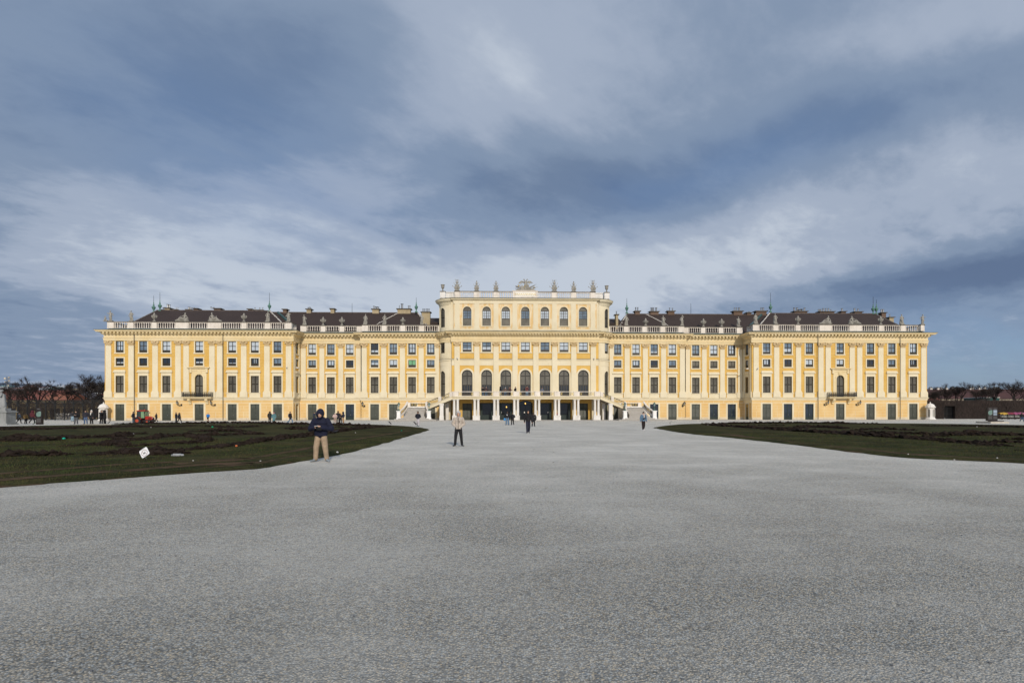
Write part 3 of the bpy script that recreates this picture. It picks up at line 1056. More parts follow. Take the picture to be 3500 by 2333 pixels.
for i, u in enumerate(CW):
    a, b = u - 1.13, u + 1.13
    m = MB()
    arch_ring(m, fc, a + 0.1, b - 0.1, 4.9, 9.44, 1.03, 0.1, -0.28, -0.16)
    for x in (u,):
        m.mbox(fc, x - 0.06, x + 0.06, 7.4, 10.45, -0.27, -0.17)
    for y in (7.35, 9.3):
        m.mbox(fc, a + 0.1, b - 0.1, y - 0.08, y + 0.08, -0.27, -0.165)
    for k in range(4):           # folded door leaves
        x0 = a + 0.12 + (2.02) * k / 4
        m.mbox(fc, x0, x0 + 0.11, 4.9, 7.27, -0.26, -0.18)
        m.mbox(fc, x0 + 0.40, x0 + 0.50, 4.9, 7.27, -0.26, -0.18)
        m.mbox(fc, x0 + 0.11, x0 + 0.40, 4.9, 5.6, -0.25, -0.2)
    w = m.build('arched_window', FRAME, palace)
    g = MB()
    for (x0, x1) in ((a + 0.14, u - 0.1), (u + 0.1, b - 0.14)):
        for k in range(9):
            y = 7.48 + k * 0.19
            g.add([fc(x0, y, -0.19), fc(x1, y, -0.19), fc(x1, y + 0.15, -0.235), fc(x0, y + 0.15, -0.235)], [(0, 1, 2, 3)])
        for k in range(5):
            y = 9.42 + k * 0.19
            kk = math.sqrt(max(0, 1.0 - (y + 0.17 - 9.44) ** 2)) - 0.05
            xa, xb = max(x0, u - kk), min(x1, u + kk)
            if xb - xa > 0.1:
                g.add([fc(xa, y, -0.19), fc(xb, y, -0.19), fc(xb, y + 0.15, -0.235), fc(xa, y + 0.15, -0.235)], [(0, 1, 2, 3)])
    g.build('shutter', SHUT, w)
    g = MB()
    arch_sheet(g, fc, a, b, 4.9, 10.57, 1.13, -0.26)
    g.build('pane', GD, w)
    s = MB()
    arch_ring(s, fc, a, b, 4.9, 9.44, 1.13, 0.36, 0.0, 0.09)
    s.mbox(fc, a - 0.42, a - 0.36, 4.9, 9.44, 0, 0.06)
    s.mbox(fc, b + 0.36, b + 0.42, 4.9, 9.44, 0, 0.06)
    s.build('surround', CREAM, w)
    w = sash(fc, u, 14.35, 16.6, 1.88, GPS[i], 2)
    s = MB()
    s.mbox(fc, u - 1.27, u - 0.94, 14.35, 16.6, 0, 0.06)
    s.mbox(fc, u + 0.94, u + 1.27, 14.35, 16.6, 0, 0.06)
    s.mbox(fc, u - 1.42, u + 1.42, 14.12, 14.35, 0, 0.16)
    s.build('surround', CREAM, w)
for x in CP:
    for sg in (-1, 1):
        m = MB()
        m.mbox(fc, sg * x - 0.66, sg * x + 0.66, 4.9, 5.5, 0, 0.34)
        m.mbox(fc, sg * x - 0.56, sg * x + 0.56, 5.5, 15.45, 0, 0.28)
        p = m.build('pilaster', CREAM, palace)
        capital(lambda u, v, w: fc(u, v, w + 0.13), sg * x, 1.12).build('capital', CAPS, p)
# ground floor behind the colonnade
m = MB()
GH = [(u - 1.0, u + 1.0, 0, 3.5, False) if abs(u) > 11 else ((u - 1.45, u + 1.45, 0, 3.62, False) if abs(u) > 1 else (u - 1.55, u + 1.55, 0, 4.12, 0.95)) for u in CW]
wall_with_holes(m, fc, -15.55, 15.55, 0, 4.4, GH, 0.4)
for sg in (-1, 1):
    for x in (2.2, 6.2, 10.25, 14.4):
        m.mbox(fc, sg * x - 0.32, sg * x + 0.32, 0.5, 4.3, 0, 0.10, 1)
        m.mbox(fc, sg * x - 0.42, sg * x + 0.42, 0.0, 0.5, 0, 0.14, 2)
m.build('ground_floor_wall', [YELF, CREAM, PLINTH], palace)
for u, h in zip(CW, GH):
    a, b, c, d, arch = h
    if abs(u) > 11:
        ground_door(fc, u, 0, 3.5, 2.0, DOORG, t=0)
        continue
    m = MB()
    rise = arch or 0
    if arch:
        arch_ring(m, fc, a + 0.12, b - 0.12, 0, d - rise, rise - 0.12, 0.12, -0.38, -0.26)
        m.mbox(fc, a, b, d - rise - 0.1, d - rise + 0.02, -0.37, -0.27)
        for x in (a + 0.55, u, b - 0.55):
            m.mbox(fc, x - 0.05, x + 0.05, 0.1, d - rise - 0.1, -0.37, -0.28)
        m.mbox(fc, a + 0.5, b - 0.5, 0.0, 0.16, -0.37, -0.28)
    else:
        m.mbox(fc, a, a + 0.55, 0, d, -0.38, -0.26)
        m.mbox(fc, b - 0.55, b, 0, d, -0.38, -0.26)
        m.mbox(fc, a + 0.55, b - 0.55, d - 0.22, d, -0.38, -0.26)
        m.mbox(fc, a + 0.55, b - 0.55, 0, 1.05, -0.37, -0.27)
        for k in range(7):
            x = a + 0.62 + k * (b - a - 1.24) / 6
            m.mbox(fc, x - 0.02, x + 0.02, 0.15, 0.95, -0.27, -0.255)
        for x in (a + 0.12, b - 0.43):
            m.mbox(fc, x, x + 0.31, 0.3, 1.5, -0.26, -0.24)
            m.mbox(fc, x, x + 0.31, 1.7, 3.2, -0.26, -0.24)
    dd = m.build('door', DOORD, palace)
    g = MB()
    if arch:
        arch_sheet(g, fc, a, b, c, d, rise, -0.33)
    else:
        g.add([fc(a, 0, -0.33), fc(b, 0, -0.33), fc(b, d, -0.33), fc(a, d, -0.33)], [(0, 1, 2, 3)])
    g.build('pane', GB, dd)
    if abs(u) < 6 and u < 1:            # lit lanterns seen in the hall doors
        g = MB()
        vv = 3.35 if abs(u) < 1 else 2.6
        xx = u if abs(u) < 1 else u + 0.15
        g.mbox(fc, xx - 0.10, xx + 0.10, vv, vv + 0.28, -0.32, -0.18)
        g.build('lantern', material('lit_lantern_glass', (0.9, 0.6, 0.2), 0.4, 0.1, emit=((1.0, 0.55, 0.12), 2.2)), dd)
    if abs(u) < 6:
        g = MB()
        xn = {0: -0.2, -4.15: -0.95, 4.15: 0.65}[round(u, 2) if u else 0]
        g.mbox(fc, u + xn - 0.10, u + xn + 0.10, 1.45, 1.75, -0.325, -0.315)
        g.build('notice', WSTONE, dd)

# upper storey of the centre
UY = YC + 0.25
fu = front(UY)
m = MB()
holes = [(u - 0.89, u + 0.89, 19.9, 23.95, True) for u in CW]
wall_with_holes(m, fu, -15.2, 15.2, 18.8, 25.2, holes, 0.28)
m.build('top_storey_wall', WEATH, palace)
m = MB()
for u in [-14.4, -10.25, -6.2, -2.2, 2.2, 6.2, 10.25, 14.4]:
    m.mbox(fu, u - 0.62, u + 0.62, 18.9, 19.6, 0, 0.15)
    m.mbox(fu, u - 0.52, u + 0.52, 19.6, 25.0, 0, 0.10)
m.mbox(fu, -15.2, 15.2, 24.55, 25.1, 0.001, 0.11)
m.mbox(fu, -15.2, 15.2, 18.85, 19.25, 0.001, 0.06)
m.build('top_storey_pilasters', CREAM, palace)
for i, u in enumerate(CW):
    a, b = u - 0.89, u + 0.89
    m = MB()
    arch_ring(m, fu, a + 0.08, b - 0.08, 19.9, 23.06, 0.81, 0.08, -0.26, -0.16)
    for x, t in ((u, 0.06), (u - 0.42, 0.025), (u + 0.42, 0.025)):
        m.mbox(fu, x - t, x + t, 21.45, 23.1, -0.25, -0.17)
    for y, t in ((21.45, 0.06), (22.0, 0.025), (22.55, 0.03), (23.1, 0.06)):
        m.mbox(fu, a + 0.08, b - 0.08, y - t, y + t, -0.25, -0.175)
    w = m.build('arched_window', FRAME, palace)
    g = MB()
    g.mbox(fu, a + 0.08, b - 0.08, 19.95, 21.42, -0.24, -0.21)
    for k in range(5):
        g.mbox(fu, a + 0.1, b - 0.1, 20.1 + k * 0.26, 20.14 + k * 0.26, -0.21, -0.2)
    g.build('blind', SHUT, w)
    g = MB()
    arch_sheet(g, fu, a, b, 23.1, 23.95, 0.85, -0.22)
    g.build('fanlight', SHUT, w)
    g = MB()
    g.add([fu(a, 21.4, -0.225), fu(b, 21.4, -0.225), fu(b, 23.12, -0.225), fu(a, 23.12, -0.225)], [(0, 1, 2, 3)])
    g.build('pane', GM if i % 3 == 0 else GW, w)
    s = MB()
    arch_ring(s, fu, a, b, 19.9, 23.06, 0.89, 0.16, 0.0, 0.07)
    s.mbox(fu, a - 0.25, b + 0.25, 19.75, 19.9, 0.0, 0.12)
    s.build('surround', CREAM, w)

# quarter-round corners
for sg in (-1, 1):
    am = arcmap(sg)
    mid = ARC_L * 0.5
    q = mid - 0.15 if sg < 0 else mid + 0.15
    nn = 0.28
    m = MB()
    wall_with_holes(m, am, 0, ARC_L, 0, 4.4, [(q - 0.7, q + 0.7, 0.0, 3.4, False)], 0.3, 0, 0, nn)
    wall_with_holes(m, am, 0, ARC_L, 4.4, 16.9, [(q - 0.85, q + 0.85, 4.9, 10.4, True), (q - 0.75, q + 0.75, 14.2, 16.5, False)], 0.25, 0, 0, nn)
    m.mbox(am, 0, ARC_L, 11.5, 12.55, 0, 0.05, 1, 14)
    m.mbox(am, 0, ARC_L, 12.55, 12.84, 0, 0.16, 1, 14)
    m.mbox(am, 0, ARC_L, 13.2, 14.15, 0.0, 0.04, 1, 14)
    m.mbox(am, 0, ARC_L, 12.84, 12.9, 0, 0.2, 2, 14)
    m.mbox(am, 0, 0.35, 4.9, 16.4, 0, 0.10, 1, 2)
    m.mbox(am, ARC_L - 0.35, ARC_L, 4.9, 16.4, 0, 0.10, 1, 2)
    m.build('corner_wall', [CREAM, CREAM, CAPM], palace)
    ground_door(am, q, 0, 3.4, 1.4, DOORG, t=0)
    w = louvre(am, q, 4.9, 10.4, 1.7, arched=True)
    w = sash(am, q, 14.2, 16.5, 1.5, GD, 2)
    m = MB()
    wall_with_holes(m, am, 0, ARC_L, 18.8, 25.2, [(q - 0.8, q + 0.8, 19.7, 23.8, True)], 0.28, 0, 0, nn)
    m.mbox(am, 0, 0.4, 19, 25, 0, 0.1, 0, 2)
    m.mbox(am, ARC_L - 0.4, ARC_L, 19, 25, 0, 0.1, 0, 2)
    m.build('corner_wall', CREAM, palace)
    w = louvre(am, q, 19.7, 23.8, 1.6, arched=True)
    # sliver pilaster between front and corner
    m = MB()
    x = sg * 15.0
    m.box((min(sg * 15.55, sg * 15.8), YC + 0.55, 4.5), (max(sg * 15.55, sg * 15.8), YC + 1.0, 16.5))
    m.build('pilaster', CREAM, palace)
    # mass behind the corner up to the top storey
    m = MB()
    m.box((min(sg * 14.6, sg * 18.35), YC + 0.6 + ARC_R + 0.01, 0), (max(sg * 14.6, sg * 18.35), 131, 25.5))
    m.build('side_wall', CREAM, palace)

PLAN_U = [V2((-18.35, 131))] + AL + [V2((-15.2, YC + 0.6)), V2((-15.2, UY)), V2((15.2, UY)), V2((15.2, YC + 0.6))] + arc_pts(1) + [V2((18.35, 131))]
m = MB()
sweep(m, PLAN_U, UPCORN)
c = m.build('cornice', CREAM, palace)
m = MB()
sweep(m, PLAN_U, UPFL)
m.build('flashing', FLASH, c)
# wider eaves over the rounded corners
for sg in (-1, 1):
    m = MB()
    pts = arc_pts(sg, 8)
    sweep(m, pts, [(-0.2, 24.2), (0.05, 24.3), (0.35, 24.85), (0.8, 25.15), (0.85, 25.3), (1.0, 25.55), (-0.2, 25.60)])
    m.build('eaves', CREAM, palace)

for sg in (-1, 1):
    m = MB()
    a, b = sorted((sg * 14.6, sg * 15.80))
    m.box((a, YC + 0.58, 18.6), (b, YC + 1.3, 25.3))
    m.build('top_storey_wall', CREAM, palace)
# floors, ceilings and back so the building is closed
m = MB()
for x0, x1, y0 in ((-86.8, -48.7, YW + 0.5), (-48.7, -35.3, YA + 0.5), (-35.3, -15, YB + 0.5), (-15.0, 15.0, YC + 0.9), (15, 35.3, YB + 0.5), (35.3, 48.7, YA + 0.5), (48.7, 86.8, YW + 0.5)):
    m.box((x0, y0, 0.1), (x1, 130.8, 18.5))
m.build('rear_wall', YELF, palace)
m = MB()
m.box((-15, UY + 0.6, 18.6), (15, 130.9, 25.6))
m.build('top_storey_core', YELF, palace)
RISER = material('shaded_riser_stone', (0.30, 0.275, 0.24), 0.9, 0.25, 1.5)  # shade lines under the nosings painted in as darker risers
# ---------------------------------------------------------------- balustrades
def baluster(mb, mp, u, v0, v1, w, mi=0, n=7):
    prof = [(0.10, 0.0), (0.10, 0.06), (0.07, 0.09), (0.115, 0.30), (0.12, 0.36), (0.06, 0.52), (0.055, 0.66), (0.10, 0.82), (0.09, 0.90), (0.10, 0.94), (0.10, 1.0)]
    vs, fs = [], []
    for r, t in prof:
        for i in range(n):
            a = 2 * math.pi * i / n
            vs.append(mp(u + r * math.cos(a) * 0.92, v0 + (v1 - v0) * t, w + r * math.sin(a)))
    for j in range(len(prof) - 1):
        for i in range(n):
            fs.append((j * n + i, j * n + (i + 1) % n, (j + 1) * n + (i + 1) % n, (j + 1) * n + i))
    mb.add(vs, fs, mi)

def balustrade_bay(mp, u0, u1, z, w, h=1.42, n=None, parent=palace, mat=STONE, solid=False, name='balustrade', nmap=1):
    m = MB()
    m.mbox(mp, u0, u1, z, z + 0.09, w - 0.2, w + 0.16, 0, nmap)
    m.mbox(mp, u0, u1, z + h - 0.22, z + h - 0.10, w - 0.17, w + 0.13, 0, nmap)
    m.mbox(mp, u0, u1, z + h - 0.10, z + h, w - 0.24, w + 0.20, 1, nmap)
    if solid:
        m.mbox(mp, u0, u1, z + 0.16, z + h - 0.26, w - 0.12, w + 0.08, 0, nmap)
    else:
        n = n or max(2, round((u1 - u0) / 0.47))
        for i in range(n):
            baluster(m, mp, u0 + (u1 - u0) * (i + 0.5) / n, z + 0.09, z + h - 0.22, w - 0.02)
        # half balusters against the pedestals
        m.mbox(mp, u0, u0 + 0.05, z + 0.16, z + h - 0.26, w - 0.1, w + 0.07)
        m.mbox(mp, u1 - 0.05, u1, z + 0.16, z + h - 0.26, w - 0.1, w + 0.07)
    return m.build(name, [mat, CAPM if not solid else mat], parent)

def pedestal(mp, u, wd, z, w, h=1.42, parent=palace, mat=STONE, d=0.5):
    m = MB()
    m.mbox(mp, u - wd / 2 - 0.04, u + wd / 2 + 0.04, z, z + 0.17, w - d, w + 0.22)
    m.mbox(mp, u - wd / 2, u + wd / 2, z + 0.17, z + h - 0.13, w - d + 0.04, w + 0.19)
    m.mbox(mp, u - wd / 2 - 0.06, u + wd / 2 + 0.06, z + h - 0.13, z + h + 0.02, w - d - 0.03, w + 0.27, 1)
    return m.build('pedestal', [mat, CAPM], parent)

ZB = 19.10
SB = -0.80      # set-back of the roof balustrade
# wings
def run(mp, peds, w, z=ZB, h=1.42, ends=None):
    """peds: list of (u, width); bays between them"""
    peds = sorted(peds)
    for u, wd in peds:
        pedestal(mp, u, wd, z, w, h)
    for (a, wa), (b, wb) in zip(peds[:-1], peds[1:]):
        if b - wb / 2 - (a + wa / 2) > 0.3:
            balustrade_bay(mp, a + wa / 2, b - wb / 2, z, w, h)

for sg in (-1, 1):
    wp = [(49.7, 1.3), (54.05, 1.1), (58.9, 1.0), (65.0, 2.7), (71.6, 2.7), (77.3, 1.0), (82.1, 1.1), (86.2, 1.3)]
    run(front(YW), [(sg * u, w) for u, w in wp], SB)
    run(front(YA), [(sg * u, w) for u, w in [(48.0, 1.3), (43.8, 1.0), (39.75, 1.0), (35.7, 1.6)]], SB)
    run(front(YB), [(sg * u, w) for u, w in [(34.45, 1.3), (30.35, 1.05), (26.35, 1.05), (22.3, 1.05), (18.5, 0.5)]], SB)
    rm = wallmap((-48.5, YW), (1, 0)) if sg < 0 else wallmap((48.5, YA), (-1, 0))
    a, b = (1.3, 3.9) if sg < 0 else (0.1, 2.7)
    balustrade_bay(rm, a, b, ZB, SB, 1.42)
    em = wallmap((-86.9, 131), (-1, 0)) if sg < 0 else wallmap((86.9, YW), (1, 0))
    run(em, [(0.6, 1), (5.8, 1), (11.0, 1)] + ([(15.2, 0.8)] if sg < 0 else [(15.8, 0.8), (1.8, 0.8)][:1]), SB)

# centre parapet
ZC = 25.84
fz = front(UY)
cps = [(-14.45, 1.15), (-10.3, 1.05), (-6.2, 1.05), (-4.1 + 0.0, 0.0), (6.2, 1.05), (10.3, 1.05), (14.45, 1.15)]
for u in (-14.45, -10.3, -6.2, 6.2, 10.3, 14.45):
    pedestal(fz, u, 1.1, ZC, -0.35, 1.42)
# middle block with the inscription
m = MB()
m.mbox(fz, -2.65, 2.65, ZC, ZC + 1.45, -1.0, -0.12)
m.mbox(fz, -2.75, 2.75, ZC + 1.45, ZC + 1.58, -1.1, -0.02)
m.mbox(fz, -2.05, 2.05, ZC + 0.42, ZC + 1.25, -0.12, -0.10, 1)
blk = m.build('inscription_block', [STONE, material('inscription_panel', (0.80, 0.78, 0.70), 0.6, 0.05)], palace)
fd = bpy.data.curves.new('inscription', 'FONT')
fd.body = 'IIIAAAANNNNA'
fd.size = 0.62
fd.extrude = 0.015
fd.align_x = 'CENTER'
fd.space_character = 1.02
fo = bpy.data.objects.new('tmp', fd)
COL.objects.link(fo)
bpy.context.view_layer.update()
me = bpy.data.meshes.new_from_object(fo.evaluated_get(bpy.context.evaluated_depsgraph_get()))
bpy.data.objects.remove(fo)
me.transform(Matrix.Translation((0, UY + 0.095, ZC + 0.60)) @ Matrix.Rotation(R(90), 4, 'X'))
me.materials.clear()
me.materials.append(GOLD)
link(bpy.data.objects.new('inscription', me), blk)
for a, b in ((-13.88, -10.85), (-9.75, -6.75), (-5.65, -2.75), (2.75, 5.65), (6.75, 9.75), (10.85, 13.88)):
    balustrade_bay(fz, a, b, ZC, -0.35, 1.42, 7)
for sg in (-1, 1):
    a, b = (-16.9, -15.0) if sg < 0 else (15.0, 16.9)
    fy = front(UY + 0.9)
    balustrade_bay(fy, a, b, ZC, -0.3, 1.42, solid=True, mat=WSTONE)
    pedestal(fy, sg * 17.5, 1.1, ZC - 0.05, 0.35, 1.45, mat=WSTONE)
    em = wallmap((-18.0, 131), (-1, 0)) if sg < 0 else wallmap((18.0, 116), (1, 0))
    balustrade_bay(em, 0.5, 14.0, ZC, -0.35, 1.42, solid=True)
m = MB()
m.box((-17.8, UY + 0.4, ZC - 0.05), (17.8, 130.8, ZC + 0.05))
m.build('flat_roof', FLASH, palace)

# ---------------------------------------------------------------- roofs
def hip(name, x0, x1, y0, y1, z0, z1, rx0, rx1, ry, mat=ROOF, ry1=None):
    m = MB()
    ry1 = ry1 or ry
    v = [(x0, y0, z0), (x1, y0, z0), (x1, y1, z0), (x0, y1, z0), (rx0, ry, z1), (rx1, ry, z1)]
    m.add(v, [(0, 1, 5, 4), (1, 2, 5), (2, 3, 4, 5), (3, 0, 4)])
    r = m.build(name, mat, palace)
    k = MB()
    k.tube(v[4], v[5], 0.13, n=6)
    k.build('ridge', material('ridge_tiles', (0.10, 0.08, 0.07), 0.8, 0.5, 3.0), r)
    k = MB()
    A, B = Vector(v[0]), Vector(v[4])
    k.tube(A, B, 0.09, n=5)
    k.build('hip_tiles', material('hip_mortar', (0.20, 0.18, 0.16), 0.9, 0.6, 4.0), r)
    k = MB()
    A, B = Vector(v[1]), Vector(v[5])
    k.tube(A, B, 0.09, n=5)
    k.build('hip_tiles', material('hip_mortar', (0.20, 0.18, 0.16), 0.9, 0.6, 4.0), r)
    return r

ZR = 24.4
for sg in (-1, 1):
    xa, xb = sorted((sg * 87.0 - sg * 1.9, sg * 50.2))
    r0, r1 = sorted((sg * 81.9, sg * 57.1))
    hip('roof', xa, xb, 115.9, 130.5, 19.3, ZR, r0, r1, 123.0)
    xa, xb = sorted((sg * 57.5, sg * 20.2))
    r0, r1 = sorted((sg * 57.3, sg * 24.0))
    hip('roof', xa, xb, 118.6, 130.2, 19.3, 24.3, r0, r1, 124.2)
    # small lower roof against the centre
    xa, xb = sorted((sg * 22.5, sg * 18.2))
    m = MB()
    m.box((xa, 121, 19), (xb, 130, 21.6))
    m.add([(xa, 121, 21.6), (xb, 121, 21.6), (xb, 125.5, 23.4), (xa, 125.5, 23.4), (xb, 130, 21.6), (xa, 130, 21.6)], [(0, 1, 2, 3), (3, 2, 4, 5)])
    m.build('roof', ROOF, palace)
    # snow boards / repaired hips drawn pale on the slope, and the green copper valley
    m = MB()
    def on_slope(x, t):      # point on the link roof front slope
        return Vector((x, 118.6 + (124.2 - 118.6) * t, 19.3 + 5.0 * t + 0.06))
    x0 = sg * 52.6
    P = [on_slope(sg * 51.0, 0.30), on_slope(sg * 55.6, 0.98)]
    m.tube(P[0], P[1], 0.34, 0.30, n=6)
    m.build('copper_valley', material('verdigris_valley', (0.045, 0.085, 0.085), 0.5, 0.3, 1.0), palace)
    m = MB()
    A, B = Vector((sg * 57.0, 122.9, 24.44)), Vector((sg * 50.6, 116.3, 19.6))
    rr = random.Random(3)
    m.tube(A, B, 0.06, n=4)
    for i in range(20):
        t = (i + 0.5) / 20
        p = A.lerp(B, t)
        if rr.random() < 0.85:
            m.box((p.x - 0.16 + rr.uniform(-0.05, 0.05), p.y - 0.15, p.z + 0.02), (p.x + 0.14, p.y + 0.1, p.z + 0.12))
    m.build('hip_mortar', WSTONE, palace)
    m = MB()
    A, B = (on_slope(sg * 28.5, 0.98), on_slope(sg * 32.6, 0.35))
    for i in range(22):
        p = A.lerp(B, (i + 0.5) / 22)
        if rr.random() < 0.85:
            m.box((p.x - 0.16, p.y - 0.12, p.z), (p.x + 0.14, p.y + 0.1, p.z + 0.07))
    m.tube(A, B, 0.05, n=4)
    m.build('hip_mortar', WSTONE, palace)
    m = MB()
    A, B = Vector((sg * 24.1, 124.1, 24.34)), Vector((sg * 20.9, 119.6, 19.9))
    m.tube(A, B, 0.05, n=4)
    for i in range(18):
        p = A.lerp(B, (i + 0.5) / 18)
        if rr.random() < 0.85:
            m.box((p.x - 0.14, p.y - 0.15, p.z + 0.02), (p.x + 0.14, p.y + 0.1, p.z + 0.11))
    m.build('hip_mortar', WSTONE, palace)

# ---------------------------------------------------------------- chimneys, flues, lightning rods
CHBROWN = plaster('brown_chimney_render', (0.13, 0.085, 0.06), (0.17, 0.12, 0.09), (0.07, 0.05, 0.04))
CHCREAM = plaster('cream_chimney_render', (0.38, 0.31, 0.19), (0.46, 0.38, 0.25), (0.22, 0.18, 0.12), thr=(0.5, 0.7))
def chimney(px, wpx, ytop, ybase, Y, flues, mat=CREAMC, capw=0.25, depth=1.2):
    """px centre, width in photo pixels; flues: (dx px, top px, width m)"""
    X = WX(px, Y)
    wd = wpx * DEP(X, Y) / F
    zt, z0 = WH(px, ytop, Y), WH(px, ybase, Y)
    m = MB()
    m.box((X - wd / 2, Y - depth / 2, z0 - 1.5), (X + wd / 2, Y + depth / 2, zt - 0.1))
    m.box((X - wd / 2 - capw, Y - depth / 2 - capw, zt - 0.12), (X + wd / 2 + capw, Y + depth / 2 + capw, zt + 0.03), 1)
    c = m.build('chimney', [mat, CAPM], palace)
    for dx, yt, w in flues:
        Xf = WX(px + dx, Y)
        zf = WH(px + dx, yt, Y)
        k = MB()
        k.tube((Xf, Y, zt), (Xf, Y, zf - 0.12), w / 2, n=8)
        k.tube((Xf, Y, zf - 0.06), (Xf, Y, zf), w * 0.85, w * 0.7, n=8)
        for q in range(3):
            a = q * 2.1
            k.tube((Xf + 0.4 * w * math.cos(a), Y + 0.4 * w * math.sin(a), zf - 0.14), (Xf + 0.5 * w * math.cos(a), Y + 0.5 * w * math.sin(a), zf - 0.04), 0.02, n=4)
        k.build('flue', METAL, c)
    return c

Z3 = 123.4
def s1(x): return 300 + x / 3.2
def s2(x): return 680 + x / 3.2
def s3(x): return 1020 + x / 3.2
def s4(x): return 1320 + x / 2.958
def s5(x): return 1780 + x / 2.958
def s6(x): return 2060 + x / 3.2
def s7(x): return 2500 + x / 3.2
def s8(x): return 2820 + x / 3.2
def sy(y): return 980 + y / 3.2
CHIMS = [
    (s1(885), 17, sy(235), sy(258), [(-3, sy(190), .35), (3, sy(195), .35)]),
    (s1(840), 8, sy(255), sy(258), [(-4, sy(225), .12), (2, sy(222), .2)]),
    (s1(978), 8, sy(252), sy(256), [(-3, sy(222), .12), (3, sy(222), .12)]),
    (s1(1120), 14, sy(252), sy(256), [(-4, sy(220), .3), (0, sy(222), .2), (5, sy(225), .15)]),
    (s1(1195), 14, sy(240), sy(256), [(-9, sy(225), .15)]),
    (s2(215), 22, sy(240), sy(256), [(-25, sy(220), .25), (-16, sy(224), .25)]),
    (s2(570), 12, sy(246), sy(260), []),
    (s2(660), 30, sy(257), sy(260), [(-14, sy(226), .2), (2, sy(226), .2), (12, sy(226), .2)]),
    (s2(950), 12, sy(248), sy(266), []),
    (s2(1210), 14, sy(246), sy(268), [(-4, sy(225), .25), (1, sy(222), .3), (4, sy(230), .2)]),
    (s3(380), 12, sy(242), sy(270), [(-8, sy(250), .2)]),
    (s3(850), 22, sy(246), sy(272), [(-8, sy(208), .2), (-4, sy(212), .2), (4, sy(220), .6)]),
    (s3(1160), 44, sy(244), sy(272), [(-17, sy(205), .15), (-8, sy(186), .45), (14, sy(205), .2), (19, sy(205), .2)]),
    (s3(1398), 28, sy(278), sy(400), [(-11, sy(240), .2), (-6, sy(240), .2), (0, sy(240), .2), (5, sy(240), .2), (10, sy(240), .2)]),
    (s5(968), 8, 930 + 430 / 2.958, 930 + 520 / 2.958, [(0, 930 + 395 / 2.958, .2)]),
    (s6(375), 16, sy(268), sy(284), [(-4, sy(224), .25), (3, sy(224), .25)]),
    (s6(560), 28, sy(272), sy(288), [(-9, sy(228), .25), (-5, sy(228), .25), (-1, sy(228), .25), (8, sy(228), .35)]),
    (s6(742), 22, sy(268), sy(286), [(-3, sy(228), .2), (7, sy(232), .25), (-11, sy(258), .3)]),
    (s6(1470), 30, sy(268), sy(290), [(-9, sy(228), .2), (-2, sy(228), .25), (7, sy(228), .35)]),
    (s6(1590), 14, sy(285), sy(290), [(4, sy(268), .3), (-4, sy(275), .3)]),
    (s7(315), 36, sy(268), sy(290), [(3, sy(228), .25), (10, sy(228), .35)]),
    (s7(745), 44, sy(270), sy(278), [(-18, sy(228), .35), (-8, sy(228), .35), (7, sy(240), .3), (17, sy(230), .35), (0, sy(250), .9)]),
    (s7(1030), 50, sy(273), sy(278), [(-24, sy(245), .25), (-20, sy(245), .25), (-16, sy(245), .25), (-8, sy(235), .3), (1, sy(235), .3), (10, sy(235), .3), (18, sy(247), .2)]),
    (s7(1210), 16, sy(272), sy(280), [(0, sy(235), .35)]),
    (s8(348), 26, sy(275), sy(284), [(-8, sy(235), .35), (4, sy(238), .25)]),
    (s8(625), 15, sy(285), sy(330), [(-3, sy(245), .3), (3, sy(245), .35)]),
    (s8(708), 15, sy(335), sy(365), [(0, sy(298), .25)]),
]
for (px, w, yt, yb, fl) in CHIMS:
    low = yb > 1090
    chimney(px, w, yt, yb, 121.5 if low else 124.6, fl, mat=CHBROWN if (px < 1000 and w < 31 and px > 640) or px > 2100 and not low else CHCREAM)

def finial(px, ytop, ybase, Y=123.0, urn=True):
    X = WX(px, Y)
    zt, zb = WH(px, ytop, Y), WH(px, ybase, Y) - 0.2
    m = MB()
    if urn:
        k = 1.1
        prof = [(0.28, 0), (0.30, 0.15), (0.12, 0.3), (0.1, 0.5), (0.30, 0.9), (0.38, 1.15), (0.25, 1.3), (0.12, 1.45), (0.16, 1.6), (0.05, 1.85), (0.10, 2.0), (0.03, 2.2)]
        m.lathe([(r * k, z * k) for r, z in prof], (X, Y, zb), 10)
    m.tube((X, Y, zb + (2.2 if urn else 0)), (X, Y, zt), 0.045, 0.03, n=5, mi=1)
    m.build('lightning_rod', [COPPERL, IRON], palace)
for px, yt, yb in ((s1(722), sy(95), sy(275)), (s1(790), sy(60), sy(256)), (s2(772), sy(65), sy(260)), (s3(1290), sy(115), sy(270)),
                   (2142.8, sy(125), sy(282)), (2634, sy(65), sy(270)), (2984.7, sy(108), sy(290)), (2995.6, sy(140), sy(290))):
    finial(px, yt, yb)
finial(1203.8, sy(178), sy(270), urn=False)
finial(2361.6, sy(180), sy(284), urn=False)

# drainpipes
m = MB()
for x in (-82.0 + 1.35, -61.9 + 0.0):
    pass
for x in (-80.75, -62.75, 62.75, 80.75, 0):
    if x:
        m.tube((x, YW - 0.33, 0.1), (x, YW - 0.33, 17.9), 0.06, n=6)
m.build('drainpipe', CAPM, palace)

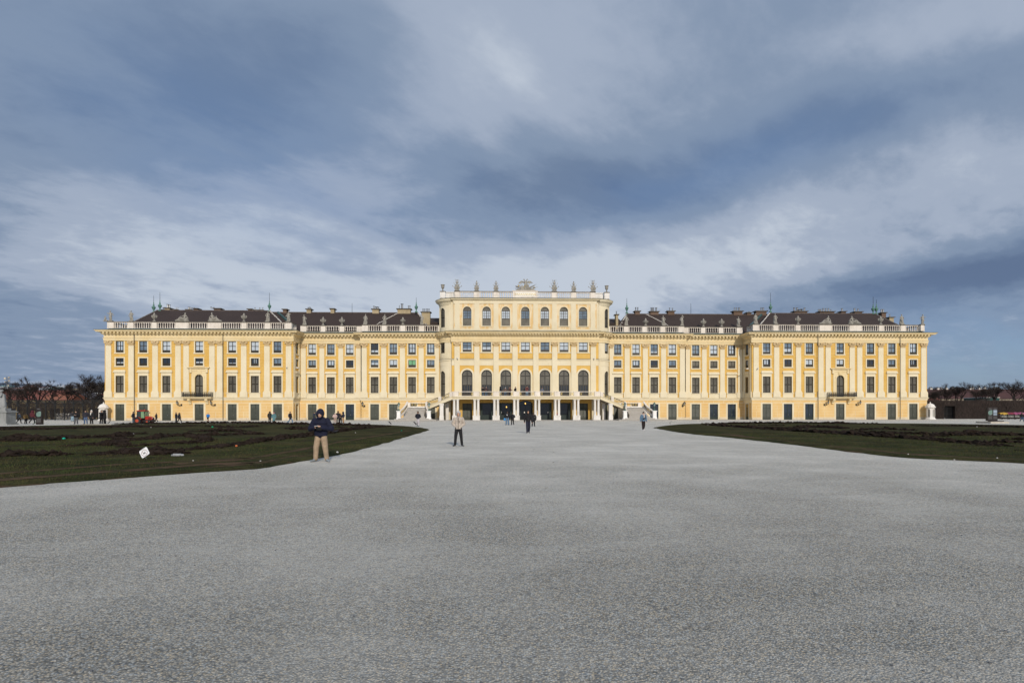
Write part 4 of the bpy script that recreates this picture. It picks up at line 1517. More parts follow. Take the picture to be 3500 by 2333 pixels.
# iron balconies of the wings
def scrolls(mb, mp, u0, u1, v0, v1, w, mi=0, slope=0.0, step=0.55, r=0.018):
    """wrought-iron filling: uprights with paired rings"""
    n = max(1, round((u1 - u0) / step))
    def P(u, v):
        return mp(u, v + slope * (u - u0), w)
    for i in range(n + 1):
        u = u0 + (u1 - u0) * i / n
        mb.tube(P(u, v0), P(u, v1), r, n=4)
    h = v1 - v0
    for i in range(n):
        c = u0 + (u1 - u0) * (i + 0.5) / n
        q = (u1 - u0) / n * 0.5
        for (cy, rr) in ((v0 + h * 0.30, h * 0.20), (v0 + h * 0.70, h * 0.20), (v0 + h * 0.5, h * 0.12)):
            K = 8
            pts = [P(c + min(rr, q) * math.cos(2 * math.pi * k / K), cy + rr * math.sin(2 * math.pi * k / K)) for k in range(K + 1)]
            mb.path(pts, r * 1.1, 4, mi)
        mb.tube(P(c - q, v0), P(c + q, v1), r * 0.8, n=4, mi=mi)
        mb.tube(P(c + q, v0), P(c - q, v1), r * 0.8, n=4, mi=mi)

for sg in (-1, 1):
    u = sg * 67.75
    fw = front(YW)
    m = MB()
    m.mbox(fw, u - 3.0, u + 3.0, 4.62, 4.80, 0.0, 1.15)
    m.mbox(fw, u - 2.8, u + 2.8, 4.45, 4.62, 0.0, 0.9)
    bal = m.build('balcony', CREAMC, palace)
    m = MB()
    for x in (u - 3.0, u + 3.0):
        em = wallmap(fw(x, 0, 0)[:2], (1, 0) if x > u else (-1, 0))
    scrolls(m, fw, u - 2.95, u + 2.95, 4.85, 5.72, 1.08, step=0.42, r=0.03)
    for v in (4.86, 5.76):
        m.mbox(fw, u - 3.0, u + 3.0, v, v + 0.07, 1.04, 1.12)
        for x in (u - 2.97, u + 2.97):
            m.mbox(fw, x - 0.03, x + 0.03, v, v + 0.07, 0.0, 1.04)
    for x in (u - 2.97, u + 2.97):
        for k in range(5):
            m.mbox(fw, x - 0.02, x + 0.02, 4.9, 5.75, 0.1 + k * 0.22, 0.14 + k * 0.22)
    m.build('railing', IRON, bal)
    for x in (u - 1.75, u + 1.75):
        m = MB()
        for (w1, v0, v1) in ((0.85, 4.1, 4.45), (0.55, 3.8, 4.1), (0.3, 3.4, 3.8)):
            m.mbox(fw, x - 0.25, x + 0.25, v0, v1, 0.0, w1)
        m.build('console', CREAMC, bal)

# ---------------------------------------------------------------- terrace on columns with its stairs (one built body)
YF = 109.3
stair = thing('terrace_staircase', 'cream stone terrace on paired columns with a flight of steps at each end', 'staircase', (0, YF, 0), absolute=True)
FB = 4.86
ff = front(YF)
m = MB()
for a, b, y in ((-15.0, -8.2 + 1.0, YF + 0.25), (-7.2, 7.2, YF), (7.2, 15.0, YF + 0.25)):
    m.box((a, y + 0.3, 4.28), (b, YC + 0.0, FB - 0.02))
    m.box((a, y - 0.05, 4.28), (b, y + 0.3, 4.62))
    m.box((a, y - 0.22, 4.62), (b, y + 0.3, 4.76))
    m.box((a, y - 0.32, 4.76), (b, y + 0.3, FB))
for sg in (-1, 1):
    m.box((min(sg * 15.0, sg * 17.6), YF + 1.2, 4.28), (max(sg * 15.0, sg * 17.6), YC + 1.0, FB - 0.03))
m.build('terrace_floor', STEP if False else CREAM, stair)
COLX = []
for sg in (-1, 1):
    for c in (2.15, 6.2, 10.2, 14.35):
        COLX.append((sg, c))
for sg, c in COLX:
    m = MB()
    y = YF + 0.35 + (0.25 if c > 8 else 0)
    m.box((sg * c - 0.72, y - 0.36, 0.0), (sg * c + 0.72, y + 0.36, 0.86))
    m.box((sg * c - 0.76, y - 0.40, 0.0), (sg * c + 0.76, y + 0.40, 0.16))
    m.box((sg * c - 0.76, y - 0.40, 0.86), (sg * c + 0.76, y + 0.40, 0.96))
    m.build('column_base', WSTONE, stair)
    for d in (-0.36, 0.36):
        m = MB()
        prof = [(0.30, 0.96), (0.30, 1.02), (0.255, 1.08), (0.262, 1.8), (0.25, 2.6), (0.225, 3.85), (0.25, 3.9), (0.225, 3.95), (0.225, 4.02), (0.30, 4.12)]
        m.lathe(prof, (sg * c + d, y, 0), 14)
        m.box((sg * c + d - 0.31, y - 0.31, 4.12), (sg * c + d + 0.31, y + 0.31, 4.28))
        m.build('column', WSTONE, stair, smooth=False)
# rear piers
# parapet: stone piers and iron panels
def pier(u, y, wd=1.15, z=FB, h=0.98):
    m = MB()
    m.box((u - wd / 2, y - 0.14, z), (u + wd / 2, y + 0.22, z + h - 0.1))
    m.box((u - wd / 2 - 0.06, y - 0.2, z + h - 0.1), (u + wd / 2 + 0.06, y + 0.28, z + h + 0.02))
    m.build('parapet_pier', STONE, stair)
PX = [-14.4, -10.2, -6.2, -2.15, 2.15, 6.2, 10.2, 14.4]
for u in PX:
    pier(u, YF + (0.25 if abs(u) > 8 else 0))
for a, b in zip(PX[:-1], PX[1:]):
    y = YF + (0.25 if abs(a + b) / 2 > 7.5 else 0)
    fy = front(y)
    a2, b2 = a + 0.58, b - 0.58
    m = MB()
    m.mbox(fy, a2, b2, FB + 0.88, FB + 0.98, -0.12, 0.06, 2)
    m.mbox(fy, a2, b2, FB + 0.04, FB + 0.12, -0.05, 0.03, 2)
    g = MB()
    scrolls(m, fy, a2 + 0.02, a2 + 0.62, FB + 0.12, FB + 0.88, 0.0, 1, step=0.6, r=0.022)
    scrolls(m, fy, b2 - 0.62, b2 - 0.02, FB + 0.12, FB + 0.88, 0.0, 1, step=0.6, r=0.022)
    nb = 13
    for k in range(nb):
        u = a2 + 0.7 + (b2 - a2 - 1.4) * k / (nb - 1)
        m.mbox(fy, u - 0.012, u + 0.012, FB + 0.12, FB + 0.88, -0.01, 0.014, 0)
    m.build('railing_panel', [IRON, GOLD, STONE], stair)

HL = 2.78
for sg in (-1, 1):
    # upper flight: from the terrace corner obliquely down to the landing
    P1 = Vector((sg * 15.0, YF + 0.1))
    P0 = Vector((sg * 20.3, YF + 1.5))
    d = (P0 - P1)
    L = d.length
    d.normalize()
    nrm = Vector((d.y, -d.x)) if sg < 0 else Vector((-d.y, d.x))
    if nrm.y > 0:
        nrm = -nrm
    def fl(t, w, z):      # t metres from terrace corner outward, w toward viewer
        p = P1 + d * t + nrm * w
        return (p.x, p.y, z)
    nst = 12
    m = MB()
    for i in range(nst):
        t0, t1 = L * i / nst, L * (i + 1) / nst
        z = FB - (FB - HL) * (i + 1) / (nst + 0.0)
        m.box((t0, -3.2, z - 0.35), (t1, -0.25, z), fn=fl)
    m.build('steps', STEP, stair)
    # stringer and sloping railing
    def sl(t): return FB - (FB - HL) * t / L
    m = MB()
    K = 8
    for i in range(K):
        t0, t1 = L * i / K, L * (i + 1) / K
        vs = [fl(t0, -0.25, sl(t0) - 0.62), fl(t1, -0.25, sl(t1) - 0.62), fl(t1, 0.1, sl(t1) - 0.62), fl(t0, 0.1, sl(t0) - 0.62),
              fl(t0, -0.25, sl(t0) + 0.06), fl(t1, -0.25, sl(t1) + 0.06), fl(t1, 0.1, sl(t1) + 0.06), fl(t0, 0.1, sl(t0) + 0.06)]
        m.add(vs, [(0, 3, 2, 1), (4, 5, 6, 7), (0, 1, 5, 4), (1, 2, 6, 5), (2, 3, 7, 6), (3, 0, 4, 7)])
        # moulding
        vs = [fl(t0, 0.1, sl(t0) - 0.1), fl(t1, 0.1, sl(t1) - 0.1), fl(t1, 0.2, sl(t1) - 0.08), fl(t0, 0.2, sl(t0) - 0.08),
              fl(t0, 0.1, sl(t0) + 0.06), fl(t1, 0.1, sl(t1) + 0.06), fl(t1, 0.2, sl(t1) + 0.06), fl(t0, 0.2, sl(t0) + 0.06)]
        m.add(vs, [(0, 3, 2, 1), (4, 5, 6, 7), (0, 1, 5, 4), (1, 2, 6, 5), (2, 3, 7, 6), (3, 0, 4, 7)])
    m.build('stringer', CREAM, stair)
    def fm(u, v, w):
        return fl(u, w, v + sl(u) )
    m = MB()
    for (a, b) in ((0.6, 2.35), (3.05, L - 0.1)):
        scrolls(m, fm, a, b, 0.12, 0.86, -0.03, 1, step=0.55, r=0.024)
    for z0, z1, mi in ((0.86, 0.95, 2), (0.07, 0.12, 0)):
        vs = []
        for t in (0.0, L):
            vs += [fm(t, z0, -0.12), fm(t, z0, 0.06), fm(t, z1, 0.06), fm(t, z1, -0.12)]
        m.add(vs, [(0, 1, 2, 3), (7, 6, 5, 4), (0, 4, 5, 1), (1, 5, 6, 2), (2, 6, 7, 3), (3, 7, 4, 0)], mi)
    m.build('railing_panel', [IRON, GOLD, CAPM], stair)
    m = MB()
    for t in (2.7, 0.3):
        m.add([fl(t - 0.3, 0.12, sl(t - .3)), fl(t + 0.3, 0.12, sl(t + .3)), fl(t + 0.3, -0.2, sl(t + .3)), fl(t - 0.3, -0.2, sl(t - .3)),
               fl(t - 0.3, 0.12, sl(t - .3) + 0.96), fl(t + 0.3, 0.12, sl(t + .3) + 0.96), fl(t + 0.3, -0.2, sl(t + .3) + 0.96), fl(t - 0.3, -0.2, sl(t - .3) + 0.96)],
              [(0, 3, 2, 1), (4, 5, 6, 7), (0, 1, 5, 4), (1, 2, 6, 5), (2, 3, 7, 6), (3, 0, 4, 7)])
    m.build('parapet_pier', STONE, stair)
    # support pillars under the flight and back pilaster
    m = MB()
    tp = 2.35
    z1 = sl(tp) - 0.6
    c = fl(tp, -0.1, 0)
    m.box((c[0] - 0.36, c[1] - 0.3, 0), (c[0] + 0.36, c[1] + 0.5, z1))
    m.box((c[0] - 0.43, c[1] - 0.36, 0), (c[0] + 0.43, c[1] + 0.55, 0.9))
    m.box((c[0] - 0.45, c[1] - 0.38, z1 - 0.3), (c[0] + 0.45, c[1] + 0.55, z1))
    m.build('pillar', WSTONE, stair)
    m = MB()
    m.box((c[0] - sg * 0.9 - 0.3, c[1] + 2.4, 0), (c[0] - sg * 0.9 + 0.3, c[1] + 2.9, z1))
    m.build('pillar', WSTONE, stair)
    # landing block
    xa, xb = sorted((sg * 20.3, sg * 25.1))
    m = MB()
    m.box((xa, YF + 1.6, HL - 0.30), (xb, YB - 0.02, HL))
    m.box((xa, YF + 1.7, 0), (xa + 0.55, YB - 0.02, HL - 0.3))
    m.box((xb - 0.55, YF + 1.7, 0), (xb, YB - 0.02, HL - 0.3))
    m.box((xa + 0.55, YF + 1.75, 0), (xb - 0.55, YF + 2.1, HL - 0.3))
    m.build('landing', WSTONE, stair)
    # railing behind the landing
    fb2 = front(YB - 0.6)
    m = MB()
    m.mbox(fb2, xa, xb, HL + 0.86, HL + 0.96, -0.1, 0.1, 2)
    m.mbox(fb2, xa, xb, HL, HL + 0.12, -0.1, 0.1, 2)
    scrolls(m, fb2, xa + 0.7, xa + 1.9, HL + 0.12, HL + 0.86, 0, 1, r=0.024)
    scrolls(m, fb2, xb - 1.9, xb - 0.7, HL + 0.12, HL + 0.86, 0, 1, r=0.024)
    m.mbox(fb2, xa, xa + 0.6, HL + 0.12, HL + 0.86, -0.1, 0.08, 2)
    m.mbox(fb2, xb - 0.6, xb, HL + 0.12, HL + 0.86, -0.1, 0.08, 2)
    m.build('railing_panel', [IRON, GOLD, STONE], stair)
    # lower flight toward the viewer, flaring at the foot
    n = 17
    yt, yb = YF + 1.6, YF - 3.8
    cx = sg * 22.35
    m = MB()
    for i in range(n):
        t = i / (n - 1)            # 0 at foot
        z1 = HL * (i + 1) / (n + 1)
        y0 = yb + (yt - yb) * t
        hw = 1.75 + 0.15 * (1 - t) + 1.0 * max(0, 0.35 - t) / 0.35 * 0.7
        if i < 3:
            hw += (3 - i) * 0.62
        m.box((cx - hw, y0, 0), (cx + hw, yt + 0.1, z1))
        m.box((cx - hw - 0.02, y0 - 0.10, z1 - 0.05), (cx + hw + 0.02, y0 + 0.02, z1 + 0.004), 1)
    m.build('steps', [RISER, WSTONE], stair)
    for s2_ in (-1, 1):
        # curved side rail
        pts = []
        for k in range(13):
            t = k / 12
            y = yb + 1.5 + (yt - yb - 1.5) * t
            off = 1.95 + 0.95 * (1 - t) ** 2.2
            z = HL * max(0.0, (y - yb) / (yt - yb)) + 0.1
            pts.append(Vector((cx + s2_ * off, y, z)))
        m = MB()
        for a, b in zip(pts[:-1], pts[1:]):
            for (z0, z1, w) in ((-0.25, 0.12, 0.15), (0.82, 0.98, 0.17)):
                vs = [(a.x - w, a.y, a.z + z0), (a.x + w, a.y, a.z + z0), (b.x + w, b.y, b.z + z0), (b.x - w, b.y, b.z + z0),
                      (a.x - w, a.y, a.z + z1), (a.x + w, a.y, a.z + z1), (b.x + w, b.y, b.z + z1), (b.x - w, b.y, b.z + z1)]
                m.add(vs, [(0, 3, 2, 1), (4, 5, 6, 7), (0, 1, 5, 4), (1, 2, 6, 5), (2, 3, 7, 6), (3, 0, 4, 7)])
            c2 = (a + b) / 2
            m.tube(c2 + Vector((0, 0, 0.1)), c2 + Vector((0, 0, 0.84)), 0.03, n=4, mi=1)
            m.tube(a + Vector((0, 0, 0.1)), b + Vector((0, 0, 0.84)), 0.025, n=4, mi=1)
            m.tube(b + Vector((0, 0, 0.1)), a + Vector((0, 0, 0.84)), 0.025, n=4, mi=2)
            K = 6
            cc = [c2 + Vector((0, 0.16 * math.cos(2 * math.pi * q / K), 0.46 + 0.2 * math.sin(2 * math.pi * q / K))) for q in range(K + 1)]
            m.path(cc, 0.025, 4, 2)
        m.build('side_railing', [STONE, IRON, GOLD], stair)
        # newel pedestal with lantern place
        px_ = cx + s2_ * 2.95
        py_ = yb + 1.2
        m = MB()
        m.box((px_ - 0.42, py_ - 0.42, 0.0), (px_ + 0.42, py_ + 0.42, 0.62))
        m.box((px_ - 0.34, py_ - 0.34, 0.62), (px_ + 0.34, py_ + 0.34, 1.78))
        m.box((px_ - 0.24, py_ - 0.36, 0.8), (px_ + 0.24, py_ - 0.33, 1.6))
        m.box((px_ - 0.44, py_ - 0.44, 1.78), (px_ + 0.44, py_ + 0.44, 1.92))
        m.build('newel', material('bright_white_stone', (0.80, 0.79, 0.77), 0.7, 0.08, 2.0), stair)

# stair lanterns
def stair_lantern(x, y, z, label):
    t = thing('lantern', label, 'lantern', (x, y, z), group='green lanterns on the stair newels')
    m = MB()
    m.lathe([(0.26, 0), (0.24, 0.06), (0.12, 0.14), (0.16, 0.24), (0.07, 0.34), (0.06, 0.62), (0.11, 0.68), (0.05, 0.74), (0.10, 0.82)], n=10)
    for a in range(4):
        q = a * math.pi / 2
        m.path([(0.06 * math.cos(q), 0.06 * math.sin(q), 0.35), (0.17 * math.cos(q), 0.17 * math.sin(q), 0.22), (0.24 * math.cos(q), 0.24 * math.sin(q), 0.05)], 0.025, 5)
    m.build('stand', COPPER, t)
    m = MB()
    for a in range(6):
        q = a * math.pi / 3
        m.tube((0.10 * math.cos(q), 0.10 * math.sin(q), 0.82), (0.25 * math.cos(q), 0.25 * math.sin(q), 1.32), 0.014, n=4)
    m.lathe([(0.27, 1.32), (0.29, 1.36), (0.20, 1.46), (0.10, 1.54), (0.12, 1.60), (0.03, 1.66), (0.02, 1.80)], n=6)
    m.build('head', COPPER, t)
    m = MB()
    m.lathe([(0.09, 0.83), (0.235, 1.31)], n=6)
    m.build('glass', material('lantern_glass', (0.28, 0.36, 0.38), 0.1, 0.2, spec=0.6), t)
    return t
for sg, nm in ((-1, 'left'), (1, 'right')):
    for s2_, n2 in ((-1, 'left'), (1, 'right')):
        stair_lantern(sg * 22.35 + s2_ * 2.95, YF - 2.6, 1.92, 'green metal lantern on the white newel at the %s foot of the %s stairs' % (n2, nm))

# wall lanterns
def wall_lantern(x, Y, v, dx, label, front_only=False):
    t = thing('wall_lantern', label, 'wall lamp', (x, Y, v), group='iron bracket lanterns along the palace wall')
    m = MB()
    m.box((-0.10, -0.06, -0.32), (0.16, -0.0, 0.10))
    m.path([(0.0, -0.05, -0.2), (dx * 0.4, -0.25, -0.28), (dx * 0.75, -0.42, -0.12), (dx, -0.55, 0.02)], 0.045, 6)
    m.path([(0.0, -0.05, 0.05), (dx * 0.35, -0.2, -0.05), (dx * 0.55, -0.32, -0.2)], 0.03, 5)
    m.build('bracket', IRON, t)
    m = MB()
    for a in range(6):
        q = a * math.pi / 3
        m.tube((dx + 0.10 * math.cos(q), -0.55 + 0.10 * math.sin(q), 0.05), (dx + 0.22 * math.cos(q), -0.55 + 0.22 * math.sin(q), 0.48), 0.016, n=4)
    m.lathe([(0.06, -0.02), (0.11, 0.05)], (dx, -0.55, 0), 6)
    m.lathe([(0.25, 0.48), (0.17, 0.60), (0.07, 0.68), (0.09, 0.74), (0.02, 0.92)], (dx, -0.55, 0), 6)
    m.build('head', IRON, t)
    m = MB()
    m.lathe([(0.09, 0.06), (0.205, 0.47)], (dx, -0.55, 0), 6)
    m.build('glass', material('wall_lamp_glass', (0.38, 0.36, 0.30), 0.1, 0.2, spec=0.6), t)
wall_lantern(-71.35, YW - 0.03, 3.3, -0.6, 'black bracket lantern left of the left wing balcony')
wall_lantern(-64.5, YW - 0.03, 3.3, -0.6, 'black bracket lantern right of the left wing balcony')
wall_lantern(-34.4, YB - 0.03, 3.1, -0.3, 'black wall lantern between two doors left of the left stairs')
wall_lantern(34.4, YB - 0.03, 3.1, 0.3, 'black wall lantern between two doors right of the right stairs')
wall_lantern(64.2, YW - 0.03, 3.3, 0.6, 'black bracket lantern left of the right wing balcony')
wall_lantern(71.2, YW - 0.03, 3.3, 0.6, 'black bracket lantern right of the right wing balcony')

# security cameras
def seccam(x, y, z, dx, label):
    t = thing('security_camera', label, 'security camera', (x, y, z))
    m = MB()
    m.box((-0.06, -0.05, -0.1), (0.06, 0.0, 0.1))
    m.tube((0, -0.03, 0), (dx * 0.4, -0.25, 0.05), 0.03, n=5)
    m.build('mount', WSTONE, t)
    m = MB()
    m.cap((dx * 0.2, -0.25, 0.08), (dx, -0.55, 0.0), 0.12, 0.11, 8)
    m.build('housing', WSTONE, t)
seccam(-49.7, YW - 0.15, 11.0, 0.1, 'small grey camera on the last pilaster of the left wing')
seccam(-48.3, YW + 1.2, 10.95, 0.6, 'white camera on the side wall of the left wing')
seccam(49.7, YW - 0.15, 10.9, -0.1, 'small grey camera on the first pilaster of the right wing')
seccam(48.3, YW + 1.2, 10.9, -0.6, 'white camera on the side wall of the right wing')
seccam(-14.4, YC - 0.3, 12.9, 0.2, 'small camera on the outer left pilaster of the centre block')
seccam(14.4, YC - 0.3, 12.9, 0.2, 'small camera on the outer right pilaster of the centre block')
# ================================================================ ground, court, lawns
def gravel_mat():
    m = bpy.data.materials.new('grey_gravel')
    m.use_nodes = True
    w = NT(m.node_tree)
    bs = w.n['Principled BSDF']
    tc = w.node('ShaderNodeTexCoord').outputs['Object']
    # two stone sizes, each cell its own tone
    def cells(scale, rnd_=1.0):
        v = w.node('ShaderNodeTexVoronoi')
        w.put(v.inputs['Vector'], tc)
        v.inputs['Scale'].default_value = scale
        v.inputs['Randomness'].default_value = rnd_
        s = w.node('ShaderNodeSeparateColor')
        w.l.new(v.outputs['Color'], s.inputs[0])
        return v.outputs['Distance'], s.outputs[0], s.outputs[1]
    d1, r1, h1 = cells(62.0)
    d2, r2, h2 = cells(27.0)
    big = w.noise(tc, 0.28, 5.0, 0.6)
    mid = w.noise(tc, 3.0, 5.0, 0.65, 0.4)
    fine = w.noise(tc, 18.0, 3.0, 0.7)
    ramp = w.node('ShaderNodeValToRGB')
    w.l.new(r1, ramp.inputs[0])
    cr = ramp.color_ramp
    cols = [(0.0, (0.20, 0.202, 0.195)), (0.3, (0.605, 0.59, 0.545)), (0.6, (0.77, 0.745, 0.68)), (0.85, (0.87, 0.83, 0.745)), (1.0, (0.90, 0.87, 0.80))]
    cr.elements[0].position, cr.elements[0].color = 0.0, cols[0][1] + (1,)
    cr.elements[1].position, cr.elements[1].color = 1.0, cols[-1][1] + (1,)
    for p, c in cols[1:-1]:
        cr.elements.new(p).color = c + (1,)
    col = ramp.outputs[0]
    tint = w.mix(h1, (1.22, 1.02, 0.74), (0.90, 1.0, 1.10))
    col = w.mix(0.9, col, w.mix(1.0, col, tint, 'MULTIPLY'))
    # occasional larger stones, dark gaps between
    isbig = w.math('MULTIPLY', w.math('GREATER_THAN', r2, 0.86), w.math('LESS_THAN', d2, 0.34))
    col = w.mix(w.math('MULTIPLY', isbig, 0.8), col, w.mix(h2, (0.36, 0.36, 0.36), (0.62, 0.60, 0.55)))
    gapf = w.map(d1, 0.40, 0.62, 0.0, 0.75)
    col = w.mix(gapf, col, (0.27, 0.27, 0.255))
    # dusty compacted patches and streaks worn by feet and wheels
    sepn = w.node('ShaderNodeSeparateXYZ')
    w.l.new(tc, sepn.inputs[0])
    streak = w.noise(w.comb(w.math('MULTIPLY', sepn.outputs[0], 0.25), sepn.outputs[1], 0.0), 0.9, 5.0, 0.6, 0.8)
    dust = w.math('ADD', w.map(big, 0.42, 0.68, 0.0, 0.5), w.map(streak, 0.50, 0.72, 0.0, 0.35))
    dust = w.math('ADD', dust, w.map(mid, 0.58, 0.78, 0.0, 0.4), clamp=True)
    col = w.mix(w.math('MULTIPLY', dust, 0.72), col, (0.86, 0.82, 0.73))
    damp = w.map(w.noise(w.comb(sepn.outputs[0], sepn.outputs[1], 5.0), 0.6, 6.0, 0.65, 0.5), 0.50, 0.72, 0.0, 0.18)
    col = w.mix(damp, col, w.mix(1.0, col, (0.66, 0.68, 0.70), 'MULTIPLY'))
    # fine grain, then a lens vignette painted in: gravel darker toward the camera
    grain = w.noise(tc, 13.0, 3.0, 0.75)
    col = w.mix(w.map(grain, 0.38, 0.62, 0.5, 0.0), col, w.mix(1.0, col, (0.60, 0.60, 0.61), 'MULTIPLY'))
    vignette = w.map(w.math('ADD', sepn.outputs[1], w.math('MULTIPLY', big, 8.0)), 6.0, 24.0, 0.74, 0.0)
    col = w.mix(vignette, col, w.mix(1.0, col, (0.38, 0.385, 0.38), 'MULTIPLY'))
    w.put(bs.inputs['Base Color'], col)
    bs.inputs['Roughness'].default_value = 0.95
    bs.inputs['Specular IOR Level'].default_value = 0.15
    bn = w.node('ShaderNodeBump')
    bn.inputs['Strength'].default_value = 0.75
    bn.inputs['Distance'].default_value = 0.012
    hgt = w.math('ADD', w.math('MULTIPLY', d1, -1.0), w.math('MULTIPLY', fine, 0.8))
    hgt = w.math('ADD', hgt, w.math('MULTIPLY', isbig, 0.4))
    w.put(bn.inputs['Height'], hgt)
    w.l.new(bn.outputs[0], bs.inputs['Normal'])
    return m

def grass_mat():
    m = bpy.data.materials.new('winter_lawn')
    m.use_nodes = True
    w = NT(m.node_tree)
    bs = w.n['Principled BSDF']
    tc = w.node('ShaderNodeTexCoord').outputs['Object']
    n1 = w.noise(tc, 0.33, 5.0, 0.6, 0.5)
    n2 = w.noise(tc, 2.2, 6.0, 0.7)
    n3 = w.noise(tc, 14.0, 5.0, 0.75)
    col = w.mix(w.map(n2, 0.35, 0.65), (0.019, 0.026, 0.009), (0.044, 0.052, 0.020))
    col = w.mix(w.map(n1, 0.40, 0.60, 0.0, 0.85), col, (0.092, 0.086, 0.034))
    col = w.mix(w.map(w.noise(tc, 0.9, 6.0, 0.7), 0.46, 0.64, 0.0, 0.85), col, (0.048, 0.030, 0.016))
    col = w.mix(w.map(n3, 0.35, 0.62, 0.0, 0.55), col, (0.004, 0.006, 0.002))
    w.put(bs.inputs['Base Color'], col)
    bs.inputs['Roughness'].default_value = 1.0
    bs.inputs['Specular IOR Level'].default_value = 0.05
    bn = w.node('ShaderNodeBump')
    bn.inputs['Strength'].default_value = 0.9
    bn.inputs['Distance'].default_value = 0.04
    w.put(bn.inputs['Height'], w.math('ADD', w.noise(tc, 9.0, 4.0, 0.7), w.math('MULTIPLY', n3, 0.8)))
    w.l.new(bn.outputs[0], bs.inputs['Normal'])
    return m
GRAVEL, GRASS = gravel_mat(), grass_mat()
EARTH = material('far_earth', (0.09, 0.085, 0.07), 0.95, 0.3, 0.02, base2=(0.05, 0.06, 0.035), scale2=0.008)
SOIL = material('dark_turned_soil', (0.019, 0.0135, 0.010), 1.0, 0.5, 3.0, base2=(0.030, 0.022, 0.018), scale2=1.4, bump=0.8, bscale=14, spec=0.05)
TRAIL = material('worn_brown_earth', (0.088, 0.056, 0.034), 1.0, 0.4, 2.0, base2=(0.036, 0.034, 0.016), scale2=1.6, bump=0.6, bscale=12, spec=0.05)
PAVE = material('pale_paving', (0.33, 0.31, 0.28), 0.9, 0.15, 0.8, bump=0.2, bscale=10)

m = MB()
m.add([(-9000, -200, -0.012), (9000, -200, -0.012), (9000, 9000, -0.012), (-9000, 9000, -0.012)], [(0, 1, 2, 3)])
tag(m.build('ground', EARTH), kind='structure')
m = MB()
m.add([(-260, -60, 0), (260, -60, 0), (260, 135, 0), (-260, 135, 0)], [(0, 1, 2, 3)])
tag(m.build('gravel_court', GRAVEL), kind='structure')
m = MB()
m.add([(-88.5, YW - 2.6, 0.006), (-47, YW - 2.6, 0.006), (-47, YA - 2.5, 0.006), (-33, YA - 2.5, 0.006), (-33, YB - 2, 0.006), (33, YB - 2, 0.006), (33, YA - 2.5, 0.006), (47, YA - 2.5, 0.006), (47, YW - 2.6, 0.006), (88.5, YW - 2.6, 0.006), (88.5, 119, 0.006), (-88.5, 119, 0.006)], [tuple(range(12))])
tag(m.build('palace_pavement', PAVE), kind='structure')
m = MB()
m.box((-18.0, YF - 0.6, 0.0), (18.0, YC + 0.5, 0.035))
tag(m.build('terrace_pavement', PAVE), kind='structure')

def smooth_path(pts, step=0.5):
    out = []
    n = len(pts)
    for i in range(n - 1):
        p0, p1, p2, p3 = pts[max(0, i - 1)], pts[i], pts[i + 1], pts[min(n - 1, i + 2)]
        L = max(2, int((p2 - p1).length / step))
        for k in range(L):
            t = k / L
            out.append(0.5 * ((2 * p1) + (p2 - p0) * t + (2 * p0 - 5 * p1 + 4 * p2 - p3) * t * t + (3 * p1 - p0 - 3 * p2 + p3) * t ** 3))
    out.append(pts[-1])
    return out

def inside(pt, poly):
    x, y = pt[0], pt[1]
    c = False
    j = len(poly) - 1
    for i in range(len(poly)):
        if (poly[i].y > y) != (poly[j].y > y) and x < (poly[j].x - poly[i].x) * (y - poly[i].y) / (poly[j].y - poly[i].y) + poly[i].x:
            c = not c
        j = i
    return c

def bed(front_px, back_px):
    """lawn outline from its measured front and back edges, rounded at the tip"""
    f = smooth_path([GP(x, y).to_2d() for x, y in front_px], 0.6)
    b = smooth_path([GP(x, y).to_2d() for x, y in back_px], 0.8)
    return f + b

LBED = bed([(-500, 1716), (0, 1664.5), (287, 1643), (542, 1624), (829, 1605), (918, 1597), (1058, 1571), (1160, 1554), (1275, 1525.5), (1364, 1500), (1450, 1475), (1468, 1467.7)],
           [(1462, 1464.5), (1430, 1460), (1380, 1456), (1310, 1452.5), (1200, 1450), (1000, 1448.5), (700, 1448.5), (400, 1451), (0, 1458), (-500, 1471)])
RBED = bed([(3950, 1632), (3500, 1584), (3106, 1565), (2924, 1546), (2680, 1516), (2487, 1495), (2338, 1480), (2245, 1464.5), (2231.6, 1461.8)],
           [(2238, 1459.5), (2270, 1455), (2330, 1450), (2410, 1448.3), (2600, 1446.5), (2900, 1447), (3139, 1448), (3500, 1453.5), (3950, 1462)])

def lawn(name, poly):
    """slightly domed turf sheet: rim 2 cm, rising to 10 cm"""
    P = [Vector((p.x + 0.16 * noise.noise(Vector((p.x * 1.1, p.y * 1.1, 1.7))), p.y + 0.16 * noise.noise(Vector((p.x * 1.3, p.y * 1.3, 8.7))))) for p in poly]
    n = len(P)
    area = sum(P[i].x * P[(i + 1) % n].y - P[(i + 1) % n].x * P[i].y for i in range(n))
    if area < 0:
        P.reverse()
    Q = []
    for i in range(n):
        a, b, c = P[i - 1], P[i], P[(i + 1) % n]
        d = (c - a).normalized()
        Q.append(b + Vector((-d.y, d.x)) * 0.45)
    bm = bmesh.new()
    vo = [bm.verts.new((p.x, p.y, 0.004)) for p in P]
    vi = [bm.verts.new((p.x, p.y, 0.075)) for p in Q]
    for i in range(n):
        j = (i + 1) % n
        bm.faces.new((vo[i], vo[j], vi[j], vi[i]))
    bm.faces.new(vi)
    bmesh.ops.triangulate(bm, faces=bm.faces[:])
    bm.normal_update()
    for q in bm.faces:
        if q.normal.z < 0:
            q.normal_flip()
    me = bpy.data.meshes.new(name)
    bm.to_mesh(me)
    bm.free()
    me.materials.append(GRASS)
    o = bpy.data.objects.new(name, me)
    COL.objects.link(o)
    return tag(o, kind='structure')
lawn('lawn', LBED)
lawn('lawn', RBED)

